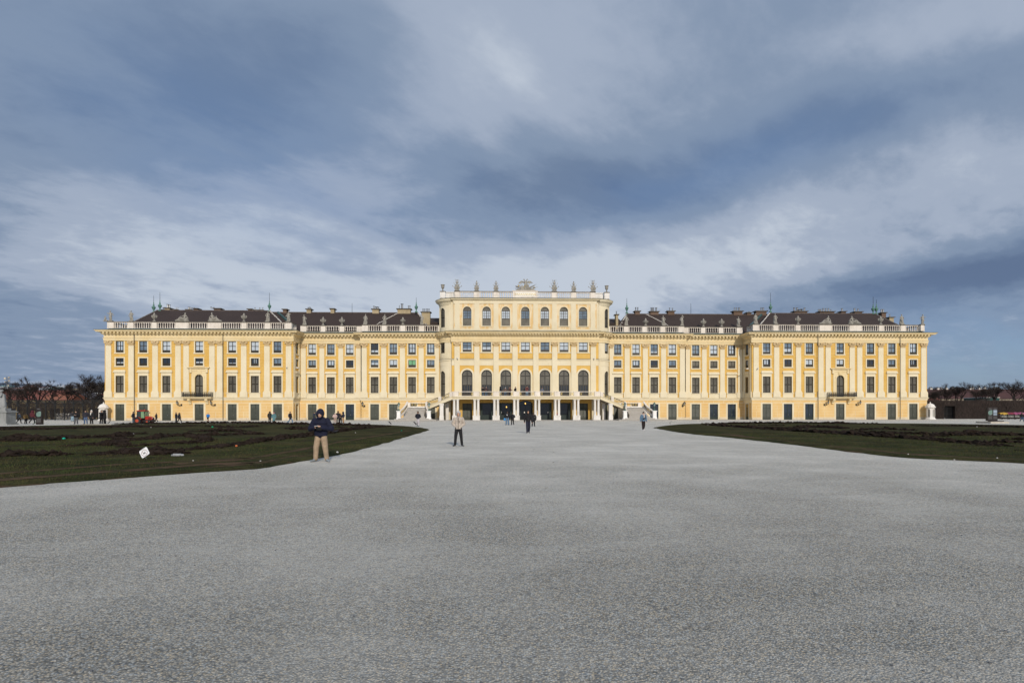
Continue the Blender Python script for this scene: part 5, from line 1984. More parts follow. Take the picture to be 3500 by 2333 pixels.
def sq(pts, which):
    if which == 'a':   # zoom crop 0-400
        return [(x / 3.825, 1250 + y / 3.825) for x, y in pts]
    if which == 'b':
        return [(380 + x / 4.525, 1350 + y / 4.525) for x, y in pts]
    if which == 'c':
        return [(980 + x / 5.6, 1350 + y / 5.6) for x, y in pts]
    if which == 'r':
        return [(2200 + x / 1.81, 1400 + y / 1.81) for x, y in pts]
ZG = 0.075
# (points, half width m, height m)
LROWS = [
    ([(-300, 1466), (0, 1462)] + sq([(400, 830), (900, 810), (1500, 800)], 'a') + sq([(200, 480), (800, 490), (1100, 470)], 'b'), 2.2, 0.10),
    (sq([(100, 440), (1100, 438), (1500, 432), (1900, 432), (2300, 436)], 'b') + sq([(300, 560), (900, 568), (1500, 590), (1850, 605)], 'c'), 1.1, 0.30),
    ([(-200, 1511)] + sq([(0, 985), (300, 940), (600, 960), (900, 950), (1200, 940), (1530, 925)], 'a') + sq([(200, 610), (530, 595)], 'b'), 0.55, 0.22),
    (sq([(0, 985), (400, 985), (800, 970)], 'a'), 0.4, 0.16),
    (sq([(930, 1050), (1200, 1030), (1530, 1040)], 'a') + sq([(100, 710), (400, 705)], 'b'), 0.5, 0.2),
    ([(-250, 1565)] + sq([(0, 1190), (200, 1160), (500, 1165), (850, 1170)], 'a'), 0.45, 0.22),
    (sq([(0, 655), (400, 690), (900, 635), (1200, 630), (1380, 670), (1500, 700), (1250, 745), (900, 755), (400, 785), (100, 795)], 'b'), 0.42, 0.2),
    (sq([(1200, 565), (1500, 560), (1750, 555), (2050, 560)], 'b'), 0.55, 0.24),
    (sq([(1220, 620), (1600, 620), (1950, 612), (2353, 605)], 'b'), 0.4, 0.22),
    (sq([(1500, 480), (1900, 500)], 'b'), 0.8, 0.15),
    (sq([(2000, 500), (2270, 480)], 'b'), 0.7, 0.18),
    (sq([(850, 855), (1300, 840), (1700, 800), (2050, 755), (2353, 710)], 'b') + sq([(300, 790), (520, 760), (900, 710), (1300, 655), (1860, 605)], 'c'), 0.5, 0.25),
    (sq([(-200, 930), (150, 900), (450, 900), (750, 895), (950, 920)], 'b'), 0.75, 0.26),
    (sq([(0, 640), (450, 660)], 'c'), 0.7, 0.3),
    (sq([(860, 620), (1150, 612)], 'c'), 0.6, 0.18),
]
RROWS = [
    (sq([(380, 92), (600, 108), (900, 128), (1200, 148), (1450, 165), (1700, 182), (2000, 205), (2230, 226)], 'r'), 0.62, 0.28),
    (sq([(380, 86), (700, 84), (1000, 82), (1300, 86), (1500, 88)], 'r'), 1.2, 0.30),
    (sq([(1650, 98), (2000, 102), (2353, 108), (2700, 118)], 'r'), 1.5, 0.15),
    (sq([(900, 118), (1080, 108), (1250, 116)], 'r'), 0.8, 0.32),
    (sq([(1300, 126), (1500, 120), (1680, 130)], 'r'), 0.5, 0.22),
    (sq([(1100, 136), (1400, 144), (1700, 152), (2000, 158), (2353, 160), (2700, 172)], 'r'), 0.5, 0.24),
    (sq([(1740, 168), (1980, 150), (2050, 138)], 'r'), 0.45, 0.26),
    (sq([(1980, 140), (2200, 150), (2500, 165)], 'r'), 0.4, 0.22),
    (sq([(2000, 200), (2353, 205), (2800, 225)], 'r'), 0.4, 0.18),
    (sq([(2240, 184), (2500, 186)], 'r'), 0.45, 0.24),
    (sq([(640, 98), (860, 97)], 'r'), 0.6, 0.12),
    (sq([(2300, 252), (2800, 270)], 'r'), 0.3, 0.15),
]
def clod_rows(name, rows, seed):
    rr = random.Random(seed)
    m = MB()
    # one jittered stone shape set
    shapes = []
    for k in range(7):
        bm = bmesh.new()
        bmesh.ops.create_icosphere(bm, subdivisions=1, radius=1.0)
        for v in bm.verts:
            v.co *= rr.uniform(0.40, 1.45)
        shapes.append(([v.co.copy() for v in bm.verts], [tuple(v.index for v in f.verts) for f in bm.faces]))
        bm.free()
    for pts, hw, h in rows:
        h *= 0.8
        P = smooth_path([GP(x, y, ZG).to_2d() for x, y in pts], 0.5)
        n = len(P)
        ph = rr.uniform(0, 10)
        # spine
        vs, fs = [], []
        prof = [(-1.15, -0.03), (-0.7, 0.35), (-0.25, 0.75), (0.2, 0.8), (0.65, 0.4), (1.15, -0.03)]
        for i, p in enumerate(P):
            a, b = P[max(0, i - 1)], P[min(n - 1, i + 1)]
            d = (b - a)
            d = d.normalized() if d.length > 1e-6 else Vector((1, 0))
            nn = Vector((-d.y, d.x))
            e = min(1.0, 3.0 * min(i, n - 1 - i) / n + 0.15)
            for (o, z) in prof:
                q = p + nn * (o * hw * (0.75 + 0.5 * noise.noise(Vector((i * 0.21, o, ph)))))
                vs.append((q.x, q.y, ZG + (z * h * 0.55 * e * (0.6 + 0.9 * abs(noise.noise(Vector((i * 0.33, o * 2, ph + 5)))))) if z > 0 else ZG - 0.02))
        k = len(prof)
        for i in range(n - 1):
            for j in range(k - 1):
                a = i * k + j
                fs.append((a, a + k, a + k + 1, a + 1))
        m.add(vs, fs)
        for i in range(n - 1):
            seg = (P[i + 1] - P[i]).length
            dist = (P[i] - Vector((CX, 0))).length
            dens = (75 if dist < 35 else 36 if dist < 55 else 15)
            cnt = int(seg * dens * hw * 2 + rr.random())
            e = min(1.0, 4.0 * min(i, n - 1 - i) / n + 0.2)
            for _ in range(cnt):
                t = rr.random()
                g = rr.gauss(0, 0.45)
                p = P[i].lerp(P[i + 1], t)
                d = (P[i + 1] - P[i])
                d = d.normalized() if d.length > 1e-6 else Vector((1, 0))
                q = p + Vector((-d.y, d.x)) * g * hw
                sz = rr.uniform(0.025, 0.07) if rr.random() < 0.72 else rr.uniform(0.06, 0.14) * (1.0 if dist < 35 else 1.35) * (0.7 + 0.6 * h / 0.25) * (0.6 + 0.4 * e)
                zz = ZG + h * 0.5 * e * max(0.0, 1 - g * g) * rr.uniform(0.4, 1.5)
                sv, sf = shapes[rr.randrange(7)]
                ca, sa = math.cos(rr.uniform(0, 6.28)), math.sin(rr.uniform(0, 6.28))
                sx, sy_, szz = sz * rr.uniform(0.8, 1.5), sz * rr.uniform(0.8, 1.4), sz * rr.uniform(0.5, 0.95)
                m.add([(q.x + (v.x * ca - v.y * sa) * sx, q.y + (v.x * sa + v.y * ca) * sy_, zz + v.z * szz) for v in sv], sf)
    return tag(m.build(name, SOIL), kind='stuff')
clod_rows('turned_soil', LROWS, 3)
clod_rows('turned_soil', RROWS, 4)

# worn earth trails along the lawn edges
def segdist(x, y, poly):
    best = 1e9
    for a, b in zip(poly[:-1], poly[1:]):
        ex, ey = b.x - a.x, b.y - a.y
        L = ex * ex + ey * ey
        t = 0 if L < 1e-9 else max(0.0, min(1.0, ((x - a.x) * ex + (y - a.y) * ey) / L))
        q = (a.x + ex * t - x) ** 2 + (a.y + ey * t - y) ** 2
        if q < best:
            best = q
    return math.sqrt(best)
def turf_z(x, y):
    for poly in (LBED, RBED):
        if inside((x, y), poly):
            return 0.004 + 0.071 * min(1.0, max(0.0, segdist(x, y, poly) - 0.12) / 0.45)
    return -0.03
TRAILPTS = []
def trail(pts, hw, seed):
    hw *= 1.5
    rr = random.Random(seed)
    P = smooth_path([GP(x, y, ZG).to_2d() for x, y in pts], 0.4)
    TRAILPTS.extend((q.x, q.y, hw) for q in P)
    m = MB()
    vs, fs = [], []
    for i, p in enumerate(P):
        a, b = P[max(0, i - 1)], P[min(len(P) - 1, i + 1)]
        d = (b - a)
        d = d.normalized() if d.length > 1e-6 else Vector((1, 0))
        nn = Vector((-d.y, d.x))
        for s in (-1, 1):
            wv = hw * (0.8 + 0.8 * noise.noise(Vector((i * 0.25, s * 3.0, seed))))
            q = p + nn * s * wv
            vs.append((q.x, q.y, turf_z(q.x, q.y) + 0.008))
    for i in range(len(P) - 1):
        fs.append((2 * i, 2 * i + 1, 2 * i + 3, 2 * i + 2))
    m.add(vs, fs)
    tag(m.build('worn_path', TRAIL), kind='structure')
trail([(-300, 1640), (0, 1618)] + sq([(0, 1080), (600, 1050), (1200, 1020), (1800, 985), (2353, 945)], 'b') + sq([(780, 940), (1300, 850), (1900, 750), (2353, 680)], 'c'), 0.16, 1)
trail([(-300, 1662), (100, 1632), (400, 1610), (700, 1588), (900, 1578), (1040, 1556)], 0.26, 2)
trail([(-200, 1672), (150, 1645), (500, 1618), (800, 1596), (930, 1588)], 0.22, 5)
trail([(700, 1600), (850, 1585), (1000, 1570), (1100, 1550)], 0.2, 6)
trail([(600, 1585), (760, 1574), (860, 1566)], 0.3, 7)
trail(sq([(1100, 225), (1350, 252), (1550, 270)], 'r'), 0.4, 8)
trail(sq([(500, 150), (900, 200), (1300, 240), (1640, 275), (2000, 295), (2353, 312)], 'r'), 0.35, 3)

# grass blades along the nearer edges and over the near turf
def blades(name, poly, seed, count, ymax):
    rr = np.random.RandomState(seed)
    xs = [p.x for p in poly]
    ys = [p.y for p in poly]
    V, Fc = [], []
    TP = np.array(TRAILPTS)
    # edge tufts
    n = len(poly)
    made = 0
    def blade(x, y, z, hgt):
        a = rr.uniform(0, 6.283)
        w_ = hgt * rr.uniform(0.10, 0.2)
        lx, ly = rr.uniform(-0.5, 0.5) * hgt, rr.uniform(-0.5, 0.5) * hgt
        k = len(V)
        V.extend([(x - w_ * math.cos(a), y - w_ * math.sin(a), z), (x + w_ * math.cos(a), y + w_ * math.sin(a), z), (x + lx, y + ly, z + hgt)])
        Fc.append((k, k + 1, k + 2))
    for i in range(n - 1):
        a, b = poly[i], poly[i + 1]
        L = (b - a).length
        mid = (a + b) / 2
        if mid.y > ymax or abs(mid.x) > 60:
            continue
        d = (b - a).normalized() if L > 1e-6 else Vector((1, 0))
        for _ in range(int(L * 40)):
            t = rr.rand()
            o = rr.uniform(-0.10, 0.4)
            if rr.rand() < 0.5:
                o = abs(rr.normal(0, 0.1))
            p = a.lerp(b, t)
            for s in (1,):
                q = p + Vector((-d.y, d.x)) * o
                if not inside(q, poly):
                    q = p - Vector((-d.y, d.x)) * o
                blade(q.x, q.y, 0.01 + 0.065 * min(1, abs(o) / 0.35), rr.uniform(0.02, 0.055))
    tries = 0
    x0, x1, y0, y1 = max(min(xs), -45), min(max(xs), 50), min(ys), min(max(ys), ymax)
    while made < count and tries < count * 4:
        tries += 1
        x, y = rr.uniform(x0, x1), y0 + (y1 - y0) * rr.rand() ** 1.6
        if not inside((x, y), poly):
            continue
        if noise.noise(Vector((x * 0.6, y * 0.6, 3.3))) < -0.25:
            continue
        if len(TP) and (np.hypot(TP[:, 0] - x, TP[:, 1] - y) < TP[:, 2] * 1.1).any() and rr.rand() < 0.92:
            continue
        blade(x, y, ZG - 0.005, rr.uniform(0.02, 0.055) * (1 + y / 60))
        made += 1
    me = bpy.data.meshes.new(name)
    me.from_pydata(V, [], Fc)
    me.materials.append(BLADE)
    o = bpy.data.objects.new(name, me)
    COL.objects.link(o)
    tag(o, kind='stuff')
BLADE = material('grass_blades', (0.040, 0.055, 0.018), 0.9, 0.5, 1.3, base2=(0.085, 0.068, 0.032), scale2=0.8, spec=0.1)
blades('grass', LBED, 1, 42000, 34)
blades('grass', RBED, 2, 30000, 40)

# loose stones and leaves scattered on the near gravel
rr = random.Random(11)
m = MB()
bm = bmesh.new()
bmesh.ops.create_icosphere(bm, subdivisions=1, radius=1.0)
ico = ([v.co.copy() for v in bm.verts], [tuple(v.index for v in f.verts) for f in bm.faces])
bm.free()
for _ in range(2600):
    y = 2.6 + 15 * rr.random() ** 1.7
    x = CX + y * rr.uniform(-1.02, 1.08)
    s = rr.uniform(0.004, 0.011)
    if rr.random() < 0.01:
        s *= 1.4
    a = rr.uniform(0, 6.28)
    ca, sa = math.cos(a), math.sin(a)
    mi = rr.choice((0, 0, 0, 1, 2))
    sx, sy_, sz = s * rr.uniform(0.8, 1.5), s, s * rr.uniform(0.5, 0.9)
    m.add([(x + (v.x * ca - v.y * sa) * sx, y + (v.x * sa + v.y * ca) * sy_, sz * 0.4 + v.z * sz) for v in ico[0]], ico[1], mi)
tag(m.build('loose_pebbles', [material('grey_pebble', (0.24, 0.245, 0.24), 0.9, 0.4, 9.0), material('pale_pebble', (0.34, 0.33, 0.30), 0.9, 0.2, 9.0), material('dark_pebble', (0.10, 0.105, 0.115), 0.9, 0.3, 9.0)]), kind='stuff')

# ================================================================ surroundings
BARK = material('dark_winter_bark', (0.020, 0.017, 0.015), 0.95, 0.35, 1.5, bump=0.3)
TWIG = material('brown_twigs', (0.036, 0.026, 0.022), 0.95, 0.4, 0.8)

def winter_tree(px, Y, H, label, seed, spread=0.5, pollard=True, group='bare trees beyond the palace garden'):
    """bare tree: trunk, rising limbs, knuckles with brushes of twigs"""
    rr = random.Random(seed)
    X = WX(px, Y)
    t = thing('bare_tree', label, 'tree', (X, Y, 0), group=group)
    T, C_ = MB(), MB()
    th = H * 0.42
    lean = rr.uniform(-0.3, 0.3)
    T.tube((0, 0, 0), (lean, 0, th), 0.036 * H, 0.028 * H, 8)
    def twigs(p, d, L, n, r=0.022):
        for _ in range(n):
            v = Vector((rr.gauss(d.x, 0.55), rr.gauss(d.y, 0.55), rr.gauss(d.z, 0.45))).normalized() * L * rr.uniform(0.5, 1.1)
            mid = p + v * 0.5 + Vector((rr.uniform(-.1, .1), rr.uniform(-.1, .1), 0.05)) * L
            C_.tube(p, mid, r, r * 0.7, 3, cap=False)
            C_.tube(mid, p + v, r * 0.7, r * 0.35, 3, cap=False)
            if not pollard:
                for k in range(2):
                    v2 = (v.normalized() + Vector((rr.gauss(0, .5), rr.gauss(0, .5), rr.gauss(0.1, .4)))).normalized() * L * 0.5
                    C_.tube(mid, mid + v2, r * 0.5, r * 0.3, 3, cap=False)
    def limb(p, d, L, r, depth):
        k = 3
        for i in range(k):
            d = (d + Vector((rr.gauss(0, 0.22), rr.gauss(0, 0.22), rr.gauss(0.10, 0.15)))).normalized()
            q = p + d * (L / k)
            (T if depth > 0 else C_).tube(p, q, r, r * 0.84, 5 if depth > 0 else 4, cap=False)
            if depth <= 1 and rr.random() < 0.6:
                twigs(q, d, H * 0.05, 2)
            p = q
            r *= 0.84
        if depth == 0:
            if pollard:
                C_.ball(p, r * 1.9, 5, 4)
            twigs(p, d, H * (0.10 if pollard else 0.13), 13 if pollard else 12)
            return
        n = 3 if depth > 1 else rr.choice((3, 4))
        for i in range(n):
            a = rr.uniform(0, 6.28)
            d2 = (d * 0.75 + Vector((math.cos(a), math.sin(a), 0.15)) * rr.uniform(0.4, 0.85)).normalized()
            limb(p, d2, L * rr.uniform(0.58, 0.8), r * 0.78, depth - 1)
    for i in range(5):
        a = i * 1.26 + rr.uniform(-0.4, 0.4)
        d = Vector((math.cos(a) * spread * 1.6, math.sin(a) * spread * 1.6, rr.uniform(0.8, 2.0))).normalized()
        p = Vector((lean * (0.8), 0, th * rr.uniform(0.8, 1.0)))
        limb(p, d, H * 0.23, 0.018 * H, 2)
    # leader reaching the full height
    limb(Vector((lean, 0, th)), Vector((0, 0, 1)), H * 0.28, 0.016 * H, 2)
    T.build('trunk', BARK, t)
    C_.build('crown', TWIG, t)
    return t

def tree_top(px, ytop, Y): return WH(px, ytop, Y)
for i, (px, yt, Y, lab, pol) in enumerate([
    (38, 1312, 134, 'thin bare tree right behind the white garden statue', True),
    (62, 1322, 131, 'small bare pollard between the statue and the information pillar', True),
    (101, 1306, 133, 'slim bare tree just left of the thick pollard', True),
    (124, 1291, 130, 'thick dark pollarded tree above the tall information pillar', True),
    (178, 1303, 131, 'broad bare pollard right of the thick one', True),
    (232, 1322, 135, 'low bare tree in the gap before the palace corner', True),
    (288, 1293, 133, 'wide bare tree with fine twigs left of the palace corner', False),
    (322, 1292, 131, 'bare fine-twigged tree nearest the left palace corner', False),
    (352, 1298, 136, 'bare tree half hidden behind the left palace corner', False),
    (3205, 1330, 150, 'small bare tree beside the right palace corner', False),
    (3228, 1322, 152, 'bare tree before the orange roof on the right', False),
    (3277, 1314, 150, 'round bare tree above the hedge opening', False),
    (3347, 1320, 152, 'bare tree above the hedge left of the information pillar', False),
    (3403, 1315, 155, 'spindly bare tree above the hedge right of the information pillar', False),
    (3476, 1304, 149, 'tallest bare tree at the right edge of the hedge', False),
]):
    winter_tree(px, Y, max(4.0, tree_top(px, yt, Y)), lab, 100 + i, 0.62, pol)

# red roofed buildings beyond the left trellis and the right hedge
WALLD = plaster('dull_house_wall', (0.30, 0.26, 0.20), (0.36, 0.31, 0.24), (0.2, 0.17, 0.13))
WALLY = plaster('yellow_house_wall', (0.30, 0.23, 0.11), (0.40, 0.31, 0.16), (0.12, 0.10, 0.06), thr=(0.4, 0.6))
WPANE = material('house_window', (0.03, 0.035, 0.04), 0.2, 0.2)
def house(x0, x1, yr, ye, Y, depth, roofm, wallm, label, chim=(), hipin=0.0, win=True, name='red_roofed_building', dorm=()):
    """x0,x1,ridge and eave heights measured on the photograph at distance Y"""
    X0, X1 = WX(x0, Y), WX(x1, Y)
    ze, zr = WH((x0 + x1) / 2, ye, Y), WH((x0 + x1) / 2, yr, Y + depth / 2)
    t = thing(name, label, 'building', ((X0 + X1) / 2, Y, 0), absolute=True)
    m = MB()
    m.box((X0 + 0.3, Y + 0.3, -0.01), (X1 - 0.3, Y + depth - 0.3, ze - 0.05))
    m.build('wall', wallm, t)
    m = MB()
    v = [(X0, Y, ze), (X1, Y, ze), (X1, Y + depth, ze), (X0, Y + depth, ze), (X0 + hipin, Y + depth / 2, zr), (X1 - hipin, Y + depth / 2, zr)]
    m.add(v, [(0, 1, 5, 4), (1, 2, 5), (2, 3, 4, 5), (3, 0, 4), (3, 2, 1, 0)])
    rf = m.build('roof', roofm, t)
    for c in chim:
        px, wpx, hpx = c
        X = WX(px, Y + depth / 2)
        wd = wpx * (Y + depth / 2) / F
        h = hpx * (Y + depth / 2) / F
        m = MB()
        m.box((X - wd / 2, Y + depth / 2 - 0.5, zr - 0.8), (X + wd / 2, Y + depth / 2 + 0.5, zr + h))
        m.box((X - wd / 2 - 0.1, Y + depth / 2 - 0.6, zr + h), (X + wd / 2 + 0.1, Y + depth / 2 + 0.6, zr + h + 0.12), 1)
        for q in (-0.3, 0.3):
            m.tube((X + q * wd, Y + depth / 2, zr + h), (X + q * wd, Y + depth / 2, zr + h + 0.5), 0.14, n=6, mi=1)
        m.build('chimney', [WSTONE, CAPM], rf)
    for (px, py, wpx, hpx) in dorm:
        yy = Y + depth * 0.25
        X = WX(px, yy)
        z = WH(px, py, yy)
        w_, h_ = wpx * yy / F / 2, hpx * yy / F / 2
        m = MB()
        m.box((X - w_, yy, z - h_), (X + w_, yy + 2.0, z + h_))
        m.build('dormer', WSTONE, rf)
    if win:
        n = max(2, int((X1 - X0) / 3.5))
        for i in range(min(n, 20)):
            x = X0 + (X1 - X0) * (i + 0.5) / n
            for z0 in ([1.2] + ([4.2] if ze > 6.5 else [])):
                m = MB()
                m.box((x - 0.5, Y + 0.24, z0), (x + 0.5, Y + 0.32, z0 + 1.6))
                m.build('window', WPANE, t)
    return t
house(-160, 196, 1333, 1367, 175, 16, ROOFR, WALLY, 'long brick-red roof behind the bare pollards on the far left', hipin=1.5, win=True)
house(128, 232, 1347, 1368, 150, 9, ROOFO, WALLY, 'low orange-tiled roof between two pollards', hipin=0.0)
house(140, 262, 1332, 1360, 190, 16, ROOFS, WALLD, 'dark slate roof behind the broad pollard', hipin=3)
house(226, 300, 1345, 1366, 160, 10, ROOFS, WALLY, 'brownish roof left of the gabled red roof')
house(292, 372, 1334, 1366, 165, 14, ROOFR, WALLY, 'faded red roof touching the left palace corner', hipin=2)
house(3168, 3900, 1329, 1362, 190, 18, ROOFD, WALLD, 'very long dark red roof with small chimneys above the right hedge', hipin=0.5,
      chim=[(3181, 9, 3), (3204, 7, 3), (3215, 7, 3), (3233, 8, 3), (3256, 9, 4), (3314, 8, 3), (3324, 6, 5), (3346, 8, 4), (3363, 8, 5), (3397, 7, 5), (3409, 9, 4), (3453, 7, 5), (3498, 8, 3), (3560, 8, 4)],
      dorm=[(3261, 1355, 8, 6), (3336, 1346, 5, 4), (3377, 1345, 6, 7)])
house(3160, 3226, 1341, 1372, 160, 12, ROOFR, WALLD, 'short red tiled roof beside the right palace corner', hipin=0.3)
m = MB()
Xa, Xb = WX(3354, 158), WX(3416, 158)
zt = WH(3380, 1357, 158)
tg = thing('glasshouse', 'green glasshouse with a pale ridge behind the hedge', 'greenhouse', ((Xa + Xb) / 2, 158, 0), absolute=True)
m.box((Xa, 158, 0), (Xb, 164, zt - 0.15))
m.build('glazing', material('green_glazing', (0.02, 0.07, 0.06), 0.15, 0.3), tg)
m = MB()
m.box((Xa - 0.1, 157.9, zt - 0.15), (Xb + 0.1, 164.1, zt))
m.build('ridge_board', WSTONE, tg)

# city and hills in the left distance
HILL = material('hazy_blue_hill', (0.035, 0.055, 0.085), 1.0, 0.25, 0.004)  # distance haze put into the colour: blue instead of dark forest
m = MB()
xs = list(range(-1400, 420, 30))
top, Yh = [], 4200.0
for x in xs:
    y = 1306 + 5 * noise.noise(Vector((x * 0.006, 1.3, 0))) + 2.5 * noise.noise(Vector((x * 0.03, 4.3, 0))) + max(0, x - 40) * 0.085
    top.append((WX(x, Yh), WH(x, y, Yh)))
vs, fs = [], []
for i, (X, z) in enumerate(top):
    vs += [(X, Yh - 900, -1), (X, Yh - 350, z * 0.6), (X, Yh, z), (X, Yh + 900, -1)]
for i in range(len(top) - 1):
    for j in range(3):
        a = 4 * i + j
        fs.append((a, a + 4, a + 5, a + 1))
m.add(vs, fs)
tag(m.build('hills', HILL), kind='structure')
rr = random.Random(5)
CITYM = [material('pale_city_wall', (0.45, 0.47, 0.50), 0.9, 0.1), material('grey_city_wall', (0.16, 0.18, 0.22), 0.9, 0.2), material('cream_city_wall', (0.40, 0.36, 0.28), 0.9, 0.2), material('green_city_roof', (0.14, 0.22, 0.22), 0.9, 0.2), material('red_city_roof', (0.16, 0.07, 0.06), 0.9, 0.2)]
CWIN = material('city_window', (0.05, 0.06, 0.08), 0.4, 0.2)
for i in range(54):
    px = rr.uniform(-60, 350)
    Y = rr.uniform(620, 1400)
    yt = rr.uniform(1317, 1331)
    X, z = WX(px, Y), WH(px, yt, Y)
    w_ = rr.uniform(9, 24)
    far = Y > 1000
    t = thing('distant_building', 'tiny %s city block far beyond the red roofs' % ('pale'), 'building', (X, Y, 0), group='city blocks on the left horizon')
    m = MB()
    m.box((-w_ / 2, 0, 0), (w_ / 2, 14, z - 1.5))
    m.build('wall', CITYM[rr.choice((0, 0, 1, 2, 2))], t)
    m = MB()
    m.add([(-w_ / 2 - .4, -.4, z - 1.5), (w_ / 2 + .4, -.4, z - 1.5), (w_ / 2 + .4, 14.4, z - 1.5), (-w_ / 2 - .4, 14.4, z - 1.5), (-w_ / 2, 7, z + 1), (w_ / 2, 7, z + 1)], [(0, 1, 5, 4), (1, 2, 5), (2, 3, 4, 5), (3, 0, 4)])
    m.build('roof', CITYM[rr.choice((0, 1, 1, 3, 4))], t)
    m = MB()
    for r in range(max(1, int(z / 5))):
        m.box((-w_ * 0.42, -0.12, z - 4.5 - r * 4), (w_ * 0.42, -0.02, z - 3.2 - r * 4))
    m.build('window_band', CWIN, t)
# church steeple and radio mast
Y = 900
X = WX(216, Y)
t = thing('church_steeple', 'white pointed church steeple on the left horizon', 'steeple', (X, Y, 0))
zt = WH(216, 1313, Y)
m = MB()
m.box((-2.2, -2.2, 0), (2.2, 2.2, zt - 9))
m.build('tower', WSTONE, t)
m = MB()
m.lathe([(2.6, zt - 9), (1.4, zt - 6), (0.1, zt)], n=8)
m.build('spire', WSTONE, t)
Y = 420
X = WX(28, Y)
zt = WH(28, 1286, Y)
t = thing('radio_mast', 'lattice radio mast with dishes on the left horizon', 'mast', (X, Y, 0))
m = MB()
for sx in (-0.8, 0.8):
    for sy_ in (-0.8, 0.8):
        m.tube((sx, sy_, 0), (sx * 0.8, sy_ * 0.8, zt), 0.16, n=4)
k = 0.0
while k < zt - 2:
    m.tube((-0.8, -0.8, k), (0.8, -0.8, k + 2), 0.10, n=4)
    m.tube((0.8, -0.8, k), (-0.8, -0.8, k + 2), 0.10, n=4)
    k += 2
m.build('lattice', METAL, t)
m = MB()
for (a, z, r) in ((-1.6, zt - 1.6, 1.1), (1.4, zt - 0.8, 0.7), (1.5, zt - 3.2, 0.7), (-1.4, zt - 4.2, 0.7), (0.9, zt - 7, 0.7)):
    m.ball((a, -1.0, z), (r * 0.7, 0.3, r * 0.7), 8, 6)
m.build('dishes', PLINTH, t)

# iron trellis (left) : arcade of iron arches with fine lattice
YT = 119.5
xL, xR = WX(-420, YT), -87.6
t = thing('trellis_arcade', 'dark iron trellis arcade running left from the palace', 'trellis', ((xL + xR) / 2, YT, 0), absolute=True)
zt = WH(150, 1366, YT)
n = 26
bay = (xR - xL) / n
P, A, L_ = MB(), MB(), MB()
for i in range(n + 1):
    x = xL + bay * i
    P.box((x - 0.07, YT - 0.07, 0), (x + 0.07, YT + 0.07, zt))
    if i < n:
        c, r = x + bay / 2, bay / 2 - 0.1
        K = 10
        z0 = zt - 0.35 - r
        pts = [(c - r * math.cos(math.pi * q / K), YT, z0 + r * math.sin(math.pi * q / K)) for q in range(K + 1)]
        A.path(pts, 0.09, 5)
        A.tube((c - r, YT, 0), (c - r, YT, z0), 0.035, n=4)
        A.tube((c + r, YT, 0), (c + r, YT, z0), 0.035, n=4)
A.box((xL, YT - 0.06, zt - 0.1), (xR, YT + 0.06, zt))
A.box((xL, YT - 0.05, zt - 1.35), (xR, YT + 0.05, zt - 1.29))
A.box((xL, YT - 0.05, 0.30), (xR, YT + 0.05, 0.36))
x = xL
rr = random.Random(9)
while x < xR:
    L_.box((x - 0.014, YT - 0.014, 0.0), (x + 0.014, YT + 0.014, zt))
    x += 0.30
for z in np.arange(0.6, zt, 0.30):
    L_.box((xL, YT + 0.02, z - 0.012), (xR, YT + 0.045, z + 0.012))
P.build('posts', IRON, t)
A.build('arches', IRON, t)
L_.build('lattice', IRON, t)

# twiggy hedges
def hedge(name, x0, x1, Y, depth, H, label, seed, dens, openings=(), holes=0.0, mat=TWIG, solid=True, strand=1.0):
    rr = random.Random(seed)
    t = thing(name, label, 'hedge', ((x0 + x1) / 2, Y, 0), absolute=True)
    if solid:
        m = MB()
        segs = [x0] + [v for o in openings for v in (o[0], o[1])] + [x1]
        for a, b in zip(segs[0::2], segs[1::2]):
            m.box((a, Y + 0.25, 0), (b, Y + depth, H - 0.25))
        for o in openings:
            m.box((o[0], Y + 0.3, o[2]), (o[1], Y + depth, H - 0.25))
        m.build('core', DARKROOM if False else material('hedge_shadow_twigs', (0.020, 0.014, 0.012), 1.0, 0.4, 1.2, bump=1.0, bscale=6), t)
    m = MB()
    cnt = int((x1 - x0) * H * dens)
    for _ in range(cnt):
        x, z = rr.uniform(x0, x1), H * rr.random() ** 0.8
        if any(o[0] < x < o[1] and z < o[2] for o in openings):
            continue
        y = Y + rr.uniform(-0.05, 0.3)
        d = Vector((rr.gauss(0.0, 0.5), rr.gauss(-0.1, 0.2), rr.gauss(1.0, 0.35))).normalized() * rr.uniform(0.35, 0.9) * strand
        hh = H + 0.22 * noise.noise(Vector((x * 0.35, 2.0, seed)))
        if z + d.z > hh + 0.12:
            d.z = hh + 0.1 - z
        m.tube((x, y, z), (x + d.x, y + d.y, z + d.z), rr.uniform(0.012, 0.026), 0.006, 3, cap=False)
    m.build('twigs', mat, t)
    return t
HR = WH(3330, 1364.5, 121)
xo = (WX(3229, 121), WX(3268, 121), WH(3250, 1387, 121))
hedge('clipped_hedge', WX(3150, 121) , WX(4150, 121), 121, 3.0, HR, 'tall brown winter hedge right of the palace with a dark gateway', 21, 26,
      openings=[xo], mat=material('hedge_twigs', (0.050, 0.036, 0.031), 0.95, 0.5, 0.35, base2=(0.085, 0.062, 0.052), scale2=0.25))
# gate in the opening
g = thing('garden_gate', 'black iron gate in the hedge opening', 'gate', (xo[0], 122, 0), absolute=True)
m = MB()
for k in range(14):
    x = xo[0] + (xo[1] - xo[0]) * (k + 0.5) / 14
    m.tube((x, 122.0, 0.05), (x, 122.0, xo[2] - 0.2), 0.025, n=4)
for z in (0.15, 1.1, xo[2] - 0.35):
    m.box((xo[0], 121.97, z), (xo[1], 122.03, z + 0.06))
m.build('bars', IRON, g)
m = MB()
for x in (xo[0] + 0.05, (xo[0] + xo[1]) / 2, xo[1] - 0.05):
    m.box((x - 0.05, 121.93, 0), (x + 0.05, 122.07, xo[2] - 0.1))
m.build('gate_posts', IRON, g)

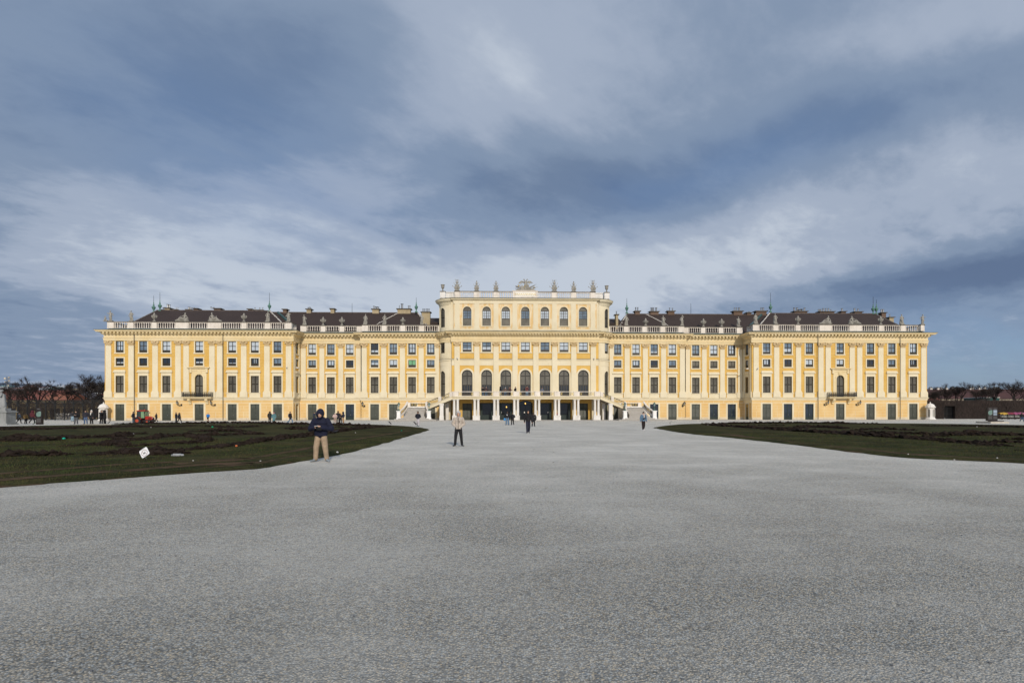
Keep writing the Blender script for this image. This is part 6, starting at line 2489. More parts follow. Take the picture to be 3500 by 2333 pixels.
hedge('sparse_hedge', WX(-450, 124), -89, 124.0, 1.2, zt - 0.2, 'sparse brown hedge showing lights through behind the iron trellis', 22, 34, solid=False, strand=1.4, mat=material('sparse_hedge_twigs', (0.070, 0.052, 0.044), 0.95, 0.4, 0.5))
hedge('sparse_hedge', WX(-450, 127), -89, 127.5, 1.2, 3.9, 'second sparse brown hedge behind the first, left of the palace', 23, 24, solid=False, strand=1.4, mat=material('sparse_hedge_twigs', (0.070, 0.052, 0.044), 0.95, 0.4, 0.5))
# sunlit building fronts seen through it
for i, (a, b, y0, mt, lab) in enumerate([(-120, 60, 3.6, WALLY, 'low yellow garden building behind the hedge near the statue'), (95, 125, 3.9, WALLY, 'narrow yellow wall glimpsed through the trellis by the information pillar'),
                                    (165, 345, 3.7, WALLY, 'long yellow wall glimpsed through the trellis before the palace corner')]):
    Y = 139.0
    Xa, Xb = WX(a, Y), WX(b, Y)
    t = thing('garden_building', lab, 'building', ((Xa + Xb) / 2, Y, 0), absolute=True)
    m = MB()
    m.box((Xa, Y, 0), (Xb, Y + 5, y0))
    m.build('wall', mt, t)
    m = MB()
    m.box((Xa - .2, Y - 0.2, y0), (Xb + .2, Y + 5.2, y0 + 0.25))
    m.build('roof', CAPM, t)
    k = max(1, int((Xb - Xa) / 1.6))
    for q in range(k):
        x = Xa + (Xb - Xa) * (q + 0.5) / k
        m = MB()
        m.box((x - 0.45, Y - 0.06, 0.4), (x + 0.45, Y + 0.02, 2.7))
        m.build('window', WPANE, t)
# white market barrier behind the trellis
Y = 131
Xa, Xb = WX(190, Y), WX(262, Y)
t = thing('picket_fence', 'white picket fence seen through the trellis', 'fence', ((Xa + Xb) / 2, Y, 0), absolute=True)
m = MB()
x = Xa
while x < Xb:
    m.box((x, Y, 0.1), (x + 0.16, Y + 0.04, 1.5))
    x += 0.36
m.build('pickets', WSTONE, t)
m = MB()
m.box((Xa, Y + 0.04, 0.4), (Xb, Y + 0.09, 0.5))
m.box((Xa, Y + 0.04, 1.2), (Xb, Y + 0.09, 1.3))
m.build('rails', WSTONE, t)
# ================================================================ figures
SKIN = material('skin', (0.50, 0.30, 0.21), 0.6, 0.08)
STONEV = 0.022
def S(p, k): return tuple(x * k for x in p)
ARMS = {
    'down': ((0.27, 0.02, 1.14), (0.29, -0.07, 0.88)),
    'swingf': ((0.27, -0.06, 1.16), (0.27, -0.28, 0.95)),
    'swingb': ((0.27, 0.14, 1.16), (0.26, 0.22, 0.92)),
    'pocket': ((0.29, 0.06, 1.15), (0.16, -0.03, 1.03)),
    'phone': ((0.33, 0.0, 1.12), (0.12, -0.27, 1.17)),
    'photo': ((0.27, -0.27, 1.34), (0.10, -0.34, 1.60)),
    'raise': ((0.36, -0.05, 1.50), (0.36, -0.10, 1.78)),
    'hold': ((0.30, -0.04, 1.13), (0.10, -0.22, 1.05)),
    'hug': ((0.30, -0.22, 1.30), (0.05, -0.42, 1.32)),
    'rail': ((0.28, -0.10, 1.18), (0.20, -0.36, 1.08)),
}
LEGS = {   # (knee, ankle) left(+x) and right(-x)
    'stand': (((0.115, -0.02, 0.50), (0.13, 0.02, 0.085)), ((-0.115, -0.02, 0.50), (-0.13, 0.02, 0.085))),
    'wide': (((0.14, -0.03, 0.50), (0.175, 0.02, 0.085)), ((-0.14, -0.03, 0.50), (-0.175, 0.02, 0.085))),
    'walk': (((0.10, -0.20, 0.53), (0.10, -0.30, 0.11)), ((-0.10, 0.02, 0.50), (-0.10, 0.36, 0.16))),
    'walk2': (((0.10, 0.04, 0.50), (0.10, 0.28, 0.13)), ((-0.10, -0.14, 0.52), (-0.10, -0.20, 0.09))),
    'run': (((0.10, -0.30, 0.60), (0.10, -0.12, 0.22)), ((-0.10, 0.08, 0.52), (-0.10, 0.48, 0.36))),
}
MC = {}
def cached(key, fn):
    if key not in MC:
        MC[key] = fn()
    return MC[key]

def arm_pts(a, side):
    e, w = ARMS[a]
    s = (0.19, 0.0, 1.42)
    f = lambda p: Vector((p[0] * side, p[1], p[2]))
    return f(s), f(e), f(w)

def body_mesh(arms, legs, tilt, voxel):
    def make():
        m = MB()
        h = Vector((0, -0.02, 1.63))
        fy = -0.05 if tilt else 0.0
        m.ball(h + Vector((0, fy, 0)), (0.076, 0.095, 0.112), 12, 9)
        m.ball(h + Vector((0, fy - 0.035, -0.062)), (0.052, 0.058, 0.058), 10, 7)
        nz = -0.02 if not tilt else -0.04
        m.cap(h + Vector((0, fy - 0.09, 0.01 + nz * 0.4)), h + Vector((0, fy - 0.112, nz)), 0.011, 0.016, 6)
        for s in (-1, 1):
            m.ball(h + Vector((s * 0.076, fy + 0.005, -0.005)), (0.012, 0.022, 0.030), 6, 5)
            m.ball(h + Vector((s * 0.030, fy - 0.085, 0.016)), (0.018, 0.012, 0.010), 6, 5)     # brow
        m.ball(h + Vector((0, fy - 0.093, -0.052)), (0.024, 0.012, 0.009), 6, 5)
        m.cap((0, 0.01, 1.42), (0, -0.005, 1.57), 0.06, 0.055)
        m.cap((0, 0.01, 1.36), (0, 0.01, 1.05), 0.12, 0.11, flat=0.8)
        m.cap((-0.13, 0.01, 1.40), (0.13, 0.01, 1.40), 0.06, 0.06)
        m.cap((0, 0.01, 1.05), (0, 0.01, 0.93), 0.12, 0.12)
        for k, side in ((0, 1), (1, -1)):
            kn, an = LEGS[legs][k]
            m.cap((0.09 * side, 0, 0.90), kn, 0.075, 0.055)
            m.cap(kn, an, 0.052, 0.038)
            s, e, w = arm_pts(arms[k], side)
            m.cap(s, e, 0.048, 0.038)
            m.cap(e, w, 0.036, 0.025)
            d = (w - e).normalized()
            inw = Vector((-side, 0, 0))
            if arms[k] in ('phone', 'photo', 'hold'):
                d = (d * 0.5 + inw * 0.4 + Vector((0, 0, 0.4))).normalized()
            p = w + d * 0.05
            lat = d.cross(inw if abs(d.dot(inw)) < 0.9 else Vector((0, 1, 0))).normalized()
            m.cap(w + d * 0.01, p + d * 0.03, 0.026, 0.034, 8, flat=1.0)
            curl = inw * 0.5
            for q, L in ((-1.5, 0.060), (-0.5, 0.072), (0.5, 0.068), (1.5, 0.052)):      # four fingers, bent at the knuckle
                b = p + d * 0.035 + lat * q * 0.017
                k1 = b + (d + curl * 0.4).normalized() * L * 0.55
                k2 = k1 + (d + curl * 1.5).normalized() * L * 0.5
                m.cap(b, k1, 0.0095, 0.009, 6)
                m.cap(k1, k2, 0.009, 0.0075, 6)
            tb = w + d * 0.03 + lat * (-0.026)
            m.cap(tb, tb + (d - lat * 0.9 + inw * 0.5).normalized() * 0.055, 0.011, 0.009, 6)
        return remesh(m, voxel, True, 1)
    return cached(('body', arms, legs, tilt, voxel), make)

def jacket_mesh(arms, kind, bulk, voxel):
    def make():
        m = MB()
        b = bulk
        r = 0.0
        m.cap((0, 0.005, 1.36), (0, 0.005, 1.16), 0.165 * b, 0.170 * b, 14, flat=0.74)
        bottom = {'hip': 0.86, 'short': 0.98, 'long': 0.62, 'maxi': 0.42}[kind]
        m.cap((0, 0.005, 1.2), (0, 0.0, bottom + 0.15), 0.170 * b, (0.175 if kind in ('hip', 'short') else 0.20) * b, 14, flat=0.76)
        m.cap((-0.15, 0.005, 1.40), (0.15, 0.005, 1.40), 0.075 * b, 0.075 * b)
        m.cap((0, 0.012, 1.43), (0, 0.0, 1.51), 0.085, 0.078)
        for k, side in ((0, 1), (1, -1)):
            s, e, w = arm_pts(arms[k], side)
            m.cap(s, e, 0.078 * b, 0.068 * b)
            m.cap(e, w, 0.066 * b, 0.050 * b)
            if b > 1.04:     # quilting rolls
                for t in (0.25, 0.55, 0.85):
                    c = s.lerp(e, t)
                    m.ball(c, 0.083 * b, 8, 6)
                    c = e.lerp(w, t)
                    m.ball(c, (0.070 - 0.012 * t) * b, 8, 6)
        if b > 1.04:
            for z in (1.33, 1.22, 1.11, 1.0):
                if z > bottom:
                    m.ball((0, 0.0, z), (0.178 * b, 0.136 * b, 0.06), 14, 8)
        m.ball((0, 0.0, bottom + 0.05), (0.172 * b * (1.08 if kind in ('long', 'maxi') else 1), 0.132 * b, 0.055), 14, 8)
        return remesh(m, voxel, True, 2)
    return cached(('jacket', arms, kind, bulk, voxel), make)

def trouser_mesh(legs, wide, voxel):
    def make():
        m = MB()
        m.cap((-0.06, 0.0, 0.93), (0.06, 0.0, 0.93), 0.125, 0.125, 12, flat=0.95)
        for k, side in ((0, 1), (1, -1)):
            kn, an = LEGS[legs][k]
            kn, an = Vector(kn), Vector(an)
            m.cap((0.085 * side, 0, 0.88), kn, 0.105, 0.078 * wide)
            m.cap(kn, an + Vector((0, 0, 0.02)), 0.076 * wide, 0.062 * wide)
            # folds
            for t in (0.2, 0.75, 0.92):
                c = kn.lerp(an, t)
                m.ball(c + Vector((0, 0.01, 0)), (0.073 * wide, 0.075 * wide, 0.025), 8, 6)
        return remesh(m, voxel, True, 1)
    return cached(('trouser', legs, wide, voxel), make)

def shoe_mesh(legs, k, voxel, turn):
    def make():
        an = Vector(LEGS[legs][k][1])
        fx = (0.05 if k == 0 else -0.05) * turn
        m = MB()
        pitch = 0.0 if an.z < 0.12 else (0.08 if an.z < 0.3 else 0.12)
        m.cap(an + Vector((0, 0.035, -0.035)), an + Vector((fx, -0.14, -0.05 - pitch)), 0.044, 0.036, 8)
        m.cap(an + Vector((0, 0.01, 0.01)), an + Vector((fx * 0.3, -0.05, -0.02)), 0.045, 0.04, 8)
        return remesh(m, max(voxel * 0.7, 0.007), True, 0)
    return cached(('shoe', legs, k, voxel, turn), make)

def person(px, yfoot, ytop, facing, label, jacket=(0.02, 0.02, 0.03), trousers=(0.02, 0.02, 0.025), shoes=(0.03, 0.03, 0.03), arms=('down', 'down'), legs='stand',
           kind='hip', bulk=1.0, head='hair', headcol=(0.02, 0.015, 0.01), wide=1.0, voxel=0.016, tilt=False, extras=(), group=None, floor=0.0, at=None, turn=1.0, skin=None, stretch=1.0):
    if at is None:
        g = GP(px, yfoot, floor)
    else:
        g = Vector((WX(px, at), at, floor))
    H = WH(px, ytop, g.y) - floor
    H = min(2.0, max(1.45, H))
    t = thing('person', label, 'person', g, R(facing), group=group)
    k = H / 1.76
    if voxel > 0.0125 and stretch == 1.0:
        stretch = 1.15
    t.scale = (k * stretch, k * stretch, k)
    def mt(nm, c, rough=0.85):
        return material('%s_%02x%02x%02x' % ((nm,) + tuple(int(min(1, x) * 255) for x in c)), c, rough, 0.25, 6.0, bump=0.25, bscale=40)
    b = put(body_mesh(arms, legs, tilt, voxel), 'body', skin or SKIN, t)
    put(jacket_mesh(arms, kind, bulk, voxel), 'jacket', mt('cloth_jacket', jacket), t)
    put(trouser_mesh(legs, wide, voxel), 'trousers', mt('cloth_trousers', trousers), t)
    for i in (0, 1):
        put(shoe_mesh(legs, i, voxel, turn), 'shoe', mt('shoe', shoes, 0.6), t)
    fy = -0.05 if tilt else 0.0
    hy = -0.02 + fy
    m = MB()
    if head == 'hood':
        def mk():
            n = 14
            m = MB()
            # hood: shell open at the face
            dn = 0.05 if tilt else 0.0
            rings = [(0.085, 0.085, 1.655), (0.05, 0.118, 1.67), (0.0, 0.132, 1.672), (-0.06, 0.128, 1.665), (-0.11, 0.112, 1.655 - dn * 0.3), (-0.135, 0.100, 1.645 - dn * 0.5)]
            vs, fs = [], []
            for (y, r, zc) in rings:
                for i in range(n):
                    a = 2 * math.pi * i / n
                    vs.append((r * math.cos(a) * 0.92, y + hy + 0.02, zc - 0.012 + r * math.sin(a) * (1.28 if math.sin(a) > 0 else 1.45)))
            for j in range(len(rings) - 1):
                for i in range(n):
                    fs.append((j * n + i, (j + 1) * n + i, (j + 1) * n + (i + 1) % n, j * n + (i + 1) % n))
            o = len(rings) * n
            for i in range(n):       # inner lip
                a = 2 * math.pi * i / n
                vs.append((0.078 * math.cos(a), rings[-1][0] + hy + 0.045, 1.612 - dn * 0.6 + (0.105 - dn) * math.sin(a)))
            for i in range(n):
                fs.append((5 * n + i, o + i, o + (i + 1) % n, 5 * n + (i + 1) % n))
            fs.append(tuple(range(n)))
            m.add(vs, fs)
            m.ball((0, 0.10 + hy, 1.62), (0.085, 0.05, 0.12), 10, 8)
            return m.mesh('hood', (), True)
        put(cached(('hood', tilt), mk), 'hood', mt('cloth_jacket', headcol), t)
    else:
        def mk():
            m = MB()
            if head == 'hair':
                m.ball((0, hy + 0.018, 1.665), (0.086, 0.098, 0.100), 12, 9)
            elif head == 'long':
                m.ball((0, hy + 0.018, 1.662), (0.088, 0.10, 0.104), 12, 9)
                m.cap((0, hy + 0.065, 1.62), (0, 0.085, 1.44), 0.075, 0.07, flat=0.6)
            else:      # knitted hat
                m.ball((0, hy + 0.010, 1.685), (0.090, 0.105, 0.095), 12, 9)
                m.lathe([(0.094, 0), (0.098, 0.03), (0.092, 0.055)], (0, hy + 0.008, 1.655), 14, sy=1.12)
                if head == 'bobble':
                    m.ball((0, hy + 0.01, 1.80), 0.04, 8, 6)
            return m.mesh('hair', (), True)
        put(cached(('head', head, tilt), mk), 'hair' if head in ('hair', 'long') else 'hat', mt('headwear', headcol), t)
    # face details
    def eyes():
        m = MB()
        for s in (-1, 1):
            m.ball((s * 0.030, -0.104, 1.632), (0.012, 0.007, 0.006), 6, 5)
        m.ball((0, -0.113, 1.572), (0.020, 0.005, 0.005), 6, 5)
        return m.mesh('eyes')
    if voxel < 0.012:
        e = put(cached('eyes', eyes), 'eyes', material('eye_dark', (0.03, 0.015, 0.012), 0.4, 0.1), t)
        e.location = (0, fy, 0)
    for ex in extras:
        nm = ex[0]
        m = MB()
        if nm == 'backpack':
            m.cap((0, 0.19, 1.34), (0, 0.20, 1.06), 0.12, 0.135, 12, flat=0.7)
            m.ball((0, 0.27, 1.1), (0.09, 0.05, 0.09), 10, 7)
            put(cached(('bp',), lambda: remesh(m, 0.016)), 'backpack', mt('backpack', ex[1]), t)
        elif nm == 'phone':
            z = {'phone': 1.235, 'photo': 1.67}[ex[1]]
            y = {'phone': -0.35, 'photo': -0.37}[ex[1]]
            m.box((-0.04, y - 0.004, z - 0.07), (0.04, y + 0.006, z + 0.07)) if ex[1] == 'photo' else m.box((-0.075, y - 0.05, z - 0.005), (0.02, y + 0.10, z + 0.006))
            p = m.build('phone', material('phone_shell', ex[2] if len(ex) > 2 else (0.35, 0.36, 0.38), 0.25, 0.05), t)
        elif nm == 'gloves':
            def mk():
                m = MB()
                m.ball((0.03, -0.28, 1.16), (0.12, 0.07, 0.09), 12, 8)
                m.cap((0.10, -0.26, 1.14), (-0.02, -0.31, 1.20), 0.055, 0.045)
                for q in range(4):
                    m.cap((0.02 - 0.02 * q, -0.33, 1.17 + 0.012 * q), (-0.03 - 0.012 * q, -0.36, 1.19 + 0.012 * q), 0.014, 0.012, 6)
                return remesh(m, 0.01)
            put(cached('gloves', mk), 'glove', mt('glove', (0.008, 0.008, 0.009)), t)
        elif nm == 'zip':
            for z0, z1, x, w_ in ((0.90, 1.46, 0.0, 0.008), (1.20, 1.30, 0.055, 0.009)):
                m.box((x - w_, -0.155 * bulk - 0.012, z0), (x + w_, -0.10, z1))
            m.build('zip', mt('zip', (0.03, 0.03, 0.035)), t)
        elif nm == 'badge':
            m.cap((0.295, -0.02, 1.295), (0.302, -0.045, 1.285), 0.032, 0.032, 10)
            m.build('badge', material('white_red_badge', (0.75, 0.45, 0.48), 0.6, 0.25, 30.0), t)
        elif nm == 'bag':
            m.cap((-0.05, -0.19, 1.10), (0.10, -0.19, 1.17), 0.06, 0.055, 10)
            m.tube((0.10, -0.18, 1.18), (0.14, -0.13, 1.44), 0.013)
            m.build('bag', mt('bag', (0.008, 0.008, 0.01)), t)
        elif nm == 'scarf':
            m.lathe([(0.09, 0), (0.11, 0.03), (0.11, 0.07), (0.085, 0.10)], (0, -0.005, 1.44), 12)
            m.cap((0.03, -0.13, 1.45), (0.04, -0.16, 1.22), 0.05, 0.045)
            m.build('scarf', mt('scarf', ex[1]), t)
        elif nm == 'shoulderbag':
            m.cap((-0.28, 0.10, 0.98), (-0.24, 0.14, 0.84), 0.09, 0.09, 10, flat=0.6)
            m.tube((-0.26, 0.1, 1.0), (-0.10, 0.0, 1.50), 0.012)
            m.build('bag', mt('bag', ex[1]), t)
        elif nm == 'print':
            m.ball((0.02, 0.135, 1.30), (0.045, 0.012, 0.075), 10, 7)
            m.build('back_print', mt('print', (0.7, 0.7, 0.72)), t)
        elif nm == 'bluebag':
            m.cap((0.30, 0.0, 0.80), (0.31, 0.02, 0.66), 0.10, 0.11, 10, flat=0.6)
            m.build('carrier_bag', mt('carrier', (0.05, 0.25, 0.55)), t)
    return t

BLK, NAVY = (0.010, 0.010, 0.012), (0.012, 0.016, 0.045)
JEAN, LJEAN = (0.10, 0.17, 0.26), (0.22, 0.33, 0.45)
# --- the three nearest
person(1097, 1577, 1402, 0, 'person in navy hooded parka and beige trousers looking down at a phone', jacket=(0.006, 0.008, 0.026), trousers=(0.33, 0.245, 0.165), shoes=(0.22, 0.25, 0.27),
       arms=('phone', 'phone'), legs='wide', kind='hip', bulk=1.24, head='hood', headcol=(0.006, 0.008, 0.026), wide=1.16, voxel=0.009, tilt=True,
       extras=(('phone', 'phone', (0.6, 0.62, 0.6)), ('gloves',), ('badge',)), stretch=1.08, turn=2.2)
person(1567, 1524, 1407, 0, 'person in beige hooded puffer jacket and black trousers, hands in pockets', jacket=(0.45, 0.39, 0.33), trousers=(0.010, 0.010, 0.012), shoes=(0.03, 0.032, 0.036),
       arms=('pocket', 'pocket'), legs='wide', kind='hip', bulk=1.10, head='hood', headcol=(0.46, 0.44, 0.43), wide=1.05, voxel=0.009, extras=(('zip',),), turn=1.6)
person(1805, 1479.5, 1402.5, 4, 'person in black hooded coat walking before the middle doors', jacket=BLK, trousers=(0.014, 0.016, 0.032), shoes=(0.04, 0.04, 0.045), arms=('down', 'down'), legs='walk2',
       kind='long' if False else 'hip', bulk=1.12, head='hood', headcol=BLK, wide=1.15, voxel=0.010, extras=(('zip',),))
person(1823, 1457, 1409, 170, 'person in black coat with a shoulder bag behind the black hooded walker', jacket=BLK, trousers=BLK, kind='long', arms=('down', 'hold'), head='long', headcol=(0.05, 0.03, 0.02), extras=(('shoulderbag', (0.012, 0.012, 0.012)),), voxel=0.014)
person(1734, 1452, 1405, 175, 'person in black hoodie and blue jeans carrying a blue bag', jacket=BLK, trousers=JEAN, head='hair', arms=('down', 'down'), bulk=1.08, wide=1.2, extras=(('print',), ('bluebag',)), voxel=0.013)
person(1752, 1451.5, 1410, 190, 'person in black parka with fur hood beside the person in jeans', jacket=BLK, trousers=BLK, head='hair', headcol=(0.10, 0.07, 0.04), arms=('hold', 'hold'), bulk=1.15, voxel=0.013, extras=(('backpack', (0.012, 0.013, 0.018)),))
person(1428.5, 1456.5, 1406, 0, 'person in black hooded jacket and pale trousers before the left stairs', jacket=(0.012, 0.014, 0.022), trousers=(0.45, 0.42, 0.44), shoes=(0.02, 0.06, 0.05), arms=('pocket', 'pocket'), legs='walk', bulk=1.12, head='hood', headcol=(0.01, 0.01, 0.01), wide=1.1, voxel=0.012, extras=(('zip',),))
person(2199, 1470.5, 1407, 0, 'person in blue denim jacket with a black cross-body bag before the right stairs', jacket=(0.10, 0.17, 0.25), trousers=(0.018, 0.010, 0.010), shoes=(0.7, 0.68, 0.68), arms=('down', 'down'), legs='walk2', bulk=1.12, head='hat', headcol=BLK,
       wide=1.15, voxel=0.011, extras=(('bag',), ('scarf', (0.6, 0.5, 0.45))))
# --- left path
G1 = None
person(1145, 1446, 1411, 5, 'person in pale pink coat standing in the group of four', jacket=(0.52, 0.38, 0.34), trousers=(0.30, 0.21, 0.17), kind='hip', head='hat', headcol=(0.6, 0.52, 0.45), arms=('hold', 'hold'), bulk=1.12)
person(1155.5, 1445.5, 1405, 0, 'person in black hooded coat, tallest of the group of four', jacket=(0.014, 0.014, 0.022), trousers=(0.02, 0.022, 0.03), kind='hip', head='hood', headcol=BLK, arms=('pocket', 'pocket'), bulk=1.1)
person(1164.5, 1446, 1412, 0, 'short person in black dress in the group of four', jacket=BLK, trousers=BLK, kind='long', head='long', headcol=BLK, arms=('hold', 'hold'))
person(1173.5, 1446, 1407, -60, 'person in navy jacket and tan trousers in the group of four', jacket=(0.014, 0.018, 0.04), trousers=(0.30, 0.17, 0.08), head='hood', headcol=(0.014, 0.018, 0.04), arms=('pocket', 'pocket'), bulk=1.15)
person(1073, 1440, 1408, 100, 'person in dark blue jacket photographing with both arms raised', jacket=(0.012, 0.02, 0.045), trousers=(0.015, 0.018, 0.03), head='hair', arms=('photo', 'photo'), extras=(('phone', 'photo'),))
person(992, 1447, 1406, 75, 'person with grey backpack and blue jeans walking right', jacket=BLK, trousers=JEAN, kind='long', arms=('down', 'down'), legs='walk', extras=(('backpack', (0.16, 0.19, 0.26)),))
person(922, 1445.5, 1406, 60, 'person in long dark olive parka beside the teal coat', jacket=(0.025, 0.022, 0.018), trousers=(0.02, 0.02, 0.025), kind='long', head='hood', headcol=(0.022, 0.02, 0.016), bulk=1.12)
person(936, 1446, 1409, 0, 'person in long teal coat and pink hat', jacket=(0.09, 0.19, 0.21), trousers=(0.02, 0.02, 0.02), kind='maxi', head='hat', headcol=(0.65, 0.25, 0.3), bulk=1.1)
person(804, 1435.5, 1408, -70, 'person in black jacket walking past a palace door', jacket=(0.014, 0.015, 0.02), trousers=BLK, legs='walk2', head='hair')
person(816, 1435.5, 1409, 70, 'person in brown coat striding right by a palace door', jacket=(0.14, 0.06, 0.045), trousers=BLK, legs='walk', kind='hip', head='hat', headcol=(0.25, 0.2, 0.17), bulk=1.05)
person(711, 1440.5, 1411, 10, 'runner in bright blue top and black tights', jacket=(0.01, 0.17, 0.5), trousers=BLK, shoes=(0.5, 0.2, 0.15), legs='run', arms=('swingf', 'swingb'), head='hair')
person(602, 1446, 1408, 100, 'person in black jacket in the walking pair right of the tractor', jacket=(0.012, 0.012, 0.016), trousers=(0.03, 0.032, 0.04), legs='stand', head='hair', arms=('down', 'hold'), bulk=1.1)
person(612.5, 1446, 1411, 85, 'person with pale backpack stepping right of the tractor', jacket=(0.02, 0.02, 0.022), trousers=BLK, legs='walk', head='hood', headcol=(0.03, 0.025, 0.02), extras=(('backpack', (0.33, 0.32, 0.30)),))
person(534.5, 1441, 1411, -80, 'person in black coat in front of the tractor bonnet', jacket=BLK, trousers=BLK, kind='long', legs='walk2', head='hair', arms=('hold', 'hold'), bulk=1.1)
person(456, 1447.5, 1406, -75, 'person in navy jacket and jeans left of the tractor', jacket=(0.014, 0.016, 0.03), trousers=(0.06, 0.09, 0.13), head='hair', headcol=(0.06, 0.045, 0.03), arms=('hold', 'hold'), bulk=1.15)
person(346, 1448, 1402, 80, 'person in black coat, left one of the embracing pair by the sentry box', jacket=BLK, trousers=BLK, kind='long', arms=('hug', 'hug'), head='hair', bulk=1.15)
person(358, 1448, 1399, -80, 'person in black hooded coat, right one of the embracing pair by the sentry box', jacket=BLK, trousers=BLK, kind='long', arms=('hug', 'hug'), head='hood', headcol=BLK, bulk=1.1)
person(313, 1449, 1402, -10, 'person in white fluffy hat and scarf with a black coat', jacket=BLK, trousers=BLK, kind='long', head='bobble', headcol=(0.7, 0.66, 0.6), extras=(('scarf', (0.65, 0.62, 0.57)),), bulk=1.12)
person(293, 1449, 1402, 10, 'person in black and white jacket and blue jeans', jacket=(0.02, 0.02, 0.03), trousers=(0.07, 0.11, 0.2), head='long', headcol=(0.03, 0.02, 0.015), bulk=1.12, arms=('pocket', 'pocket'))
person(260, 1449, 1404, 20, 'person in black jacket and grey trousers reading a phone', jacket=BLK, trousers=(0.08, 0.085, 0.095), head='hair', arms=('phone', 'phone'), bulk=1.12, extras=(('phone', 'phone'),), wide=1.2)
person(247, 1440, 1405, 180, 'person in light blue jeans behind the phone reader', jacket=(0.02, 0.02, 0.025), trousers=(0.25, 0.36, 0.45), head='hair', bulk=1.05)
person(110.5, 1446, 1403, 165, 'tall person in dark red hooded jacket beside the information pillar', jacket=(0.075, 0.012, 0.018), trousers=(0.014, 0.014, 0.02), shoes=(0.25, 0.2, 0.2), head='hood', headcol=(0.075, 0.012, 0.018), legs='walk2', bulk=1.2)
person(88, 1448, 1412, 175, 'person in yellow and brown checked jacket walking away', jacket=(0.17, 0.10, 0.03), trousers=BLK, head='hair', bulk=1.18, legs='stand')
person(65, 1446, 1410, 165, 'person with black backpack walking away near the statue', jacket=(0.03, 0.045, 0.07), trousers=BLK, head='hair', legs='walk2', extras=(('backpack', (0.012, 0.013, 0.018)),), bulk=1.08)
person(3493, 1440, 1412, -20, 'person in dark jacket and jeans by the wrapped stalls', jacket=BLK, trousers=(0.04, 0.08, 0.15), legs='walk', head='hood', headcol=BLK, bulk=1.1)
# --- on the terrace, behind the parapet
YB1 = YF + 0.95
for px, yt, jc, tc, fc_, hd, ar, lab in (
    (1650, 1322, BLK, JEAN, 30, 'hair', ('rail', 'rail'), 'person in black jacket, left of the two at the second terrace arch'),
    (1662, 1321, (0.05, 0.03, 0.03), JEAN, -20, 'long', ('rail', 'hold'), 'person with dark hair, right of the two at the second terrace arch'),
    (1710, 1321, BLK, LJEAN, 80, 'hood', ('rail', 'rail'), 'person in black hooded jacket and pale jeans on the terrace'),
    (1727.5, 1324, (0.10, 0.07, 0.06), JEAN, 0, 'hat', ('phone', 'phone'), 'person in brown jacket and pale hat on the terrace'),
    (1742, 1320, (0.09, 0.04, 0.035), (0.02, 0.02, 0.03), 60, 'hair', ('rail', 'rail'), 'person in reddish brown jacket on the terrace'),
    (1762, 1321, BLK, BLK, -60, 'hair', ('rail', 'hold'), 'person in black leaning on the parapet pier left of centre'),
    (1801, 1320, (0.14, 0.05, 0.05), LJEAN, 0, 'hood', ('photo', 'photo'), 'person in dusty red jacket at the middle terrace arch'),
    (1853, 1325, (0.10, 0.12, 0.16), (0.05, 0.06, 0.09), 0, 'hair', ('hold', 'hold'), 'person in grey blue jacket at the arch right of centre'),
):
    person(px, 0, yt, fc_, lab, jacket=jc, trousers=tc, head=hd, headcol=BLK if hd != 'hat' else (0.5, 0.5, 0.5), arms=ar, floor=FB, at=YB1, bulk=1.1)
person(1908, 1434, 1408, 0, 'person in bright red jacket behind the hall door glass', jacket=(0.5, 0.02, 0.02), trousers=BLK, arms=('photo', 'photo'), at=YC - 0.45, bulk=1.15)

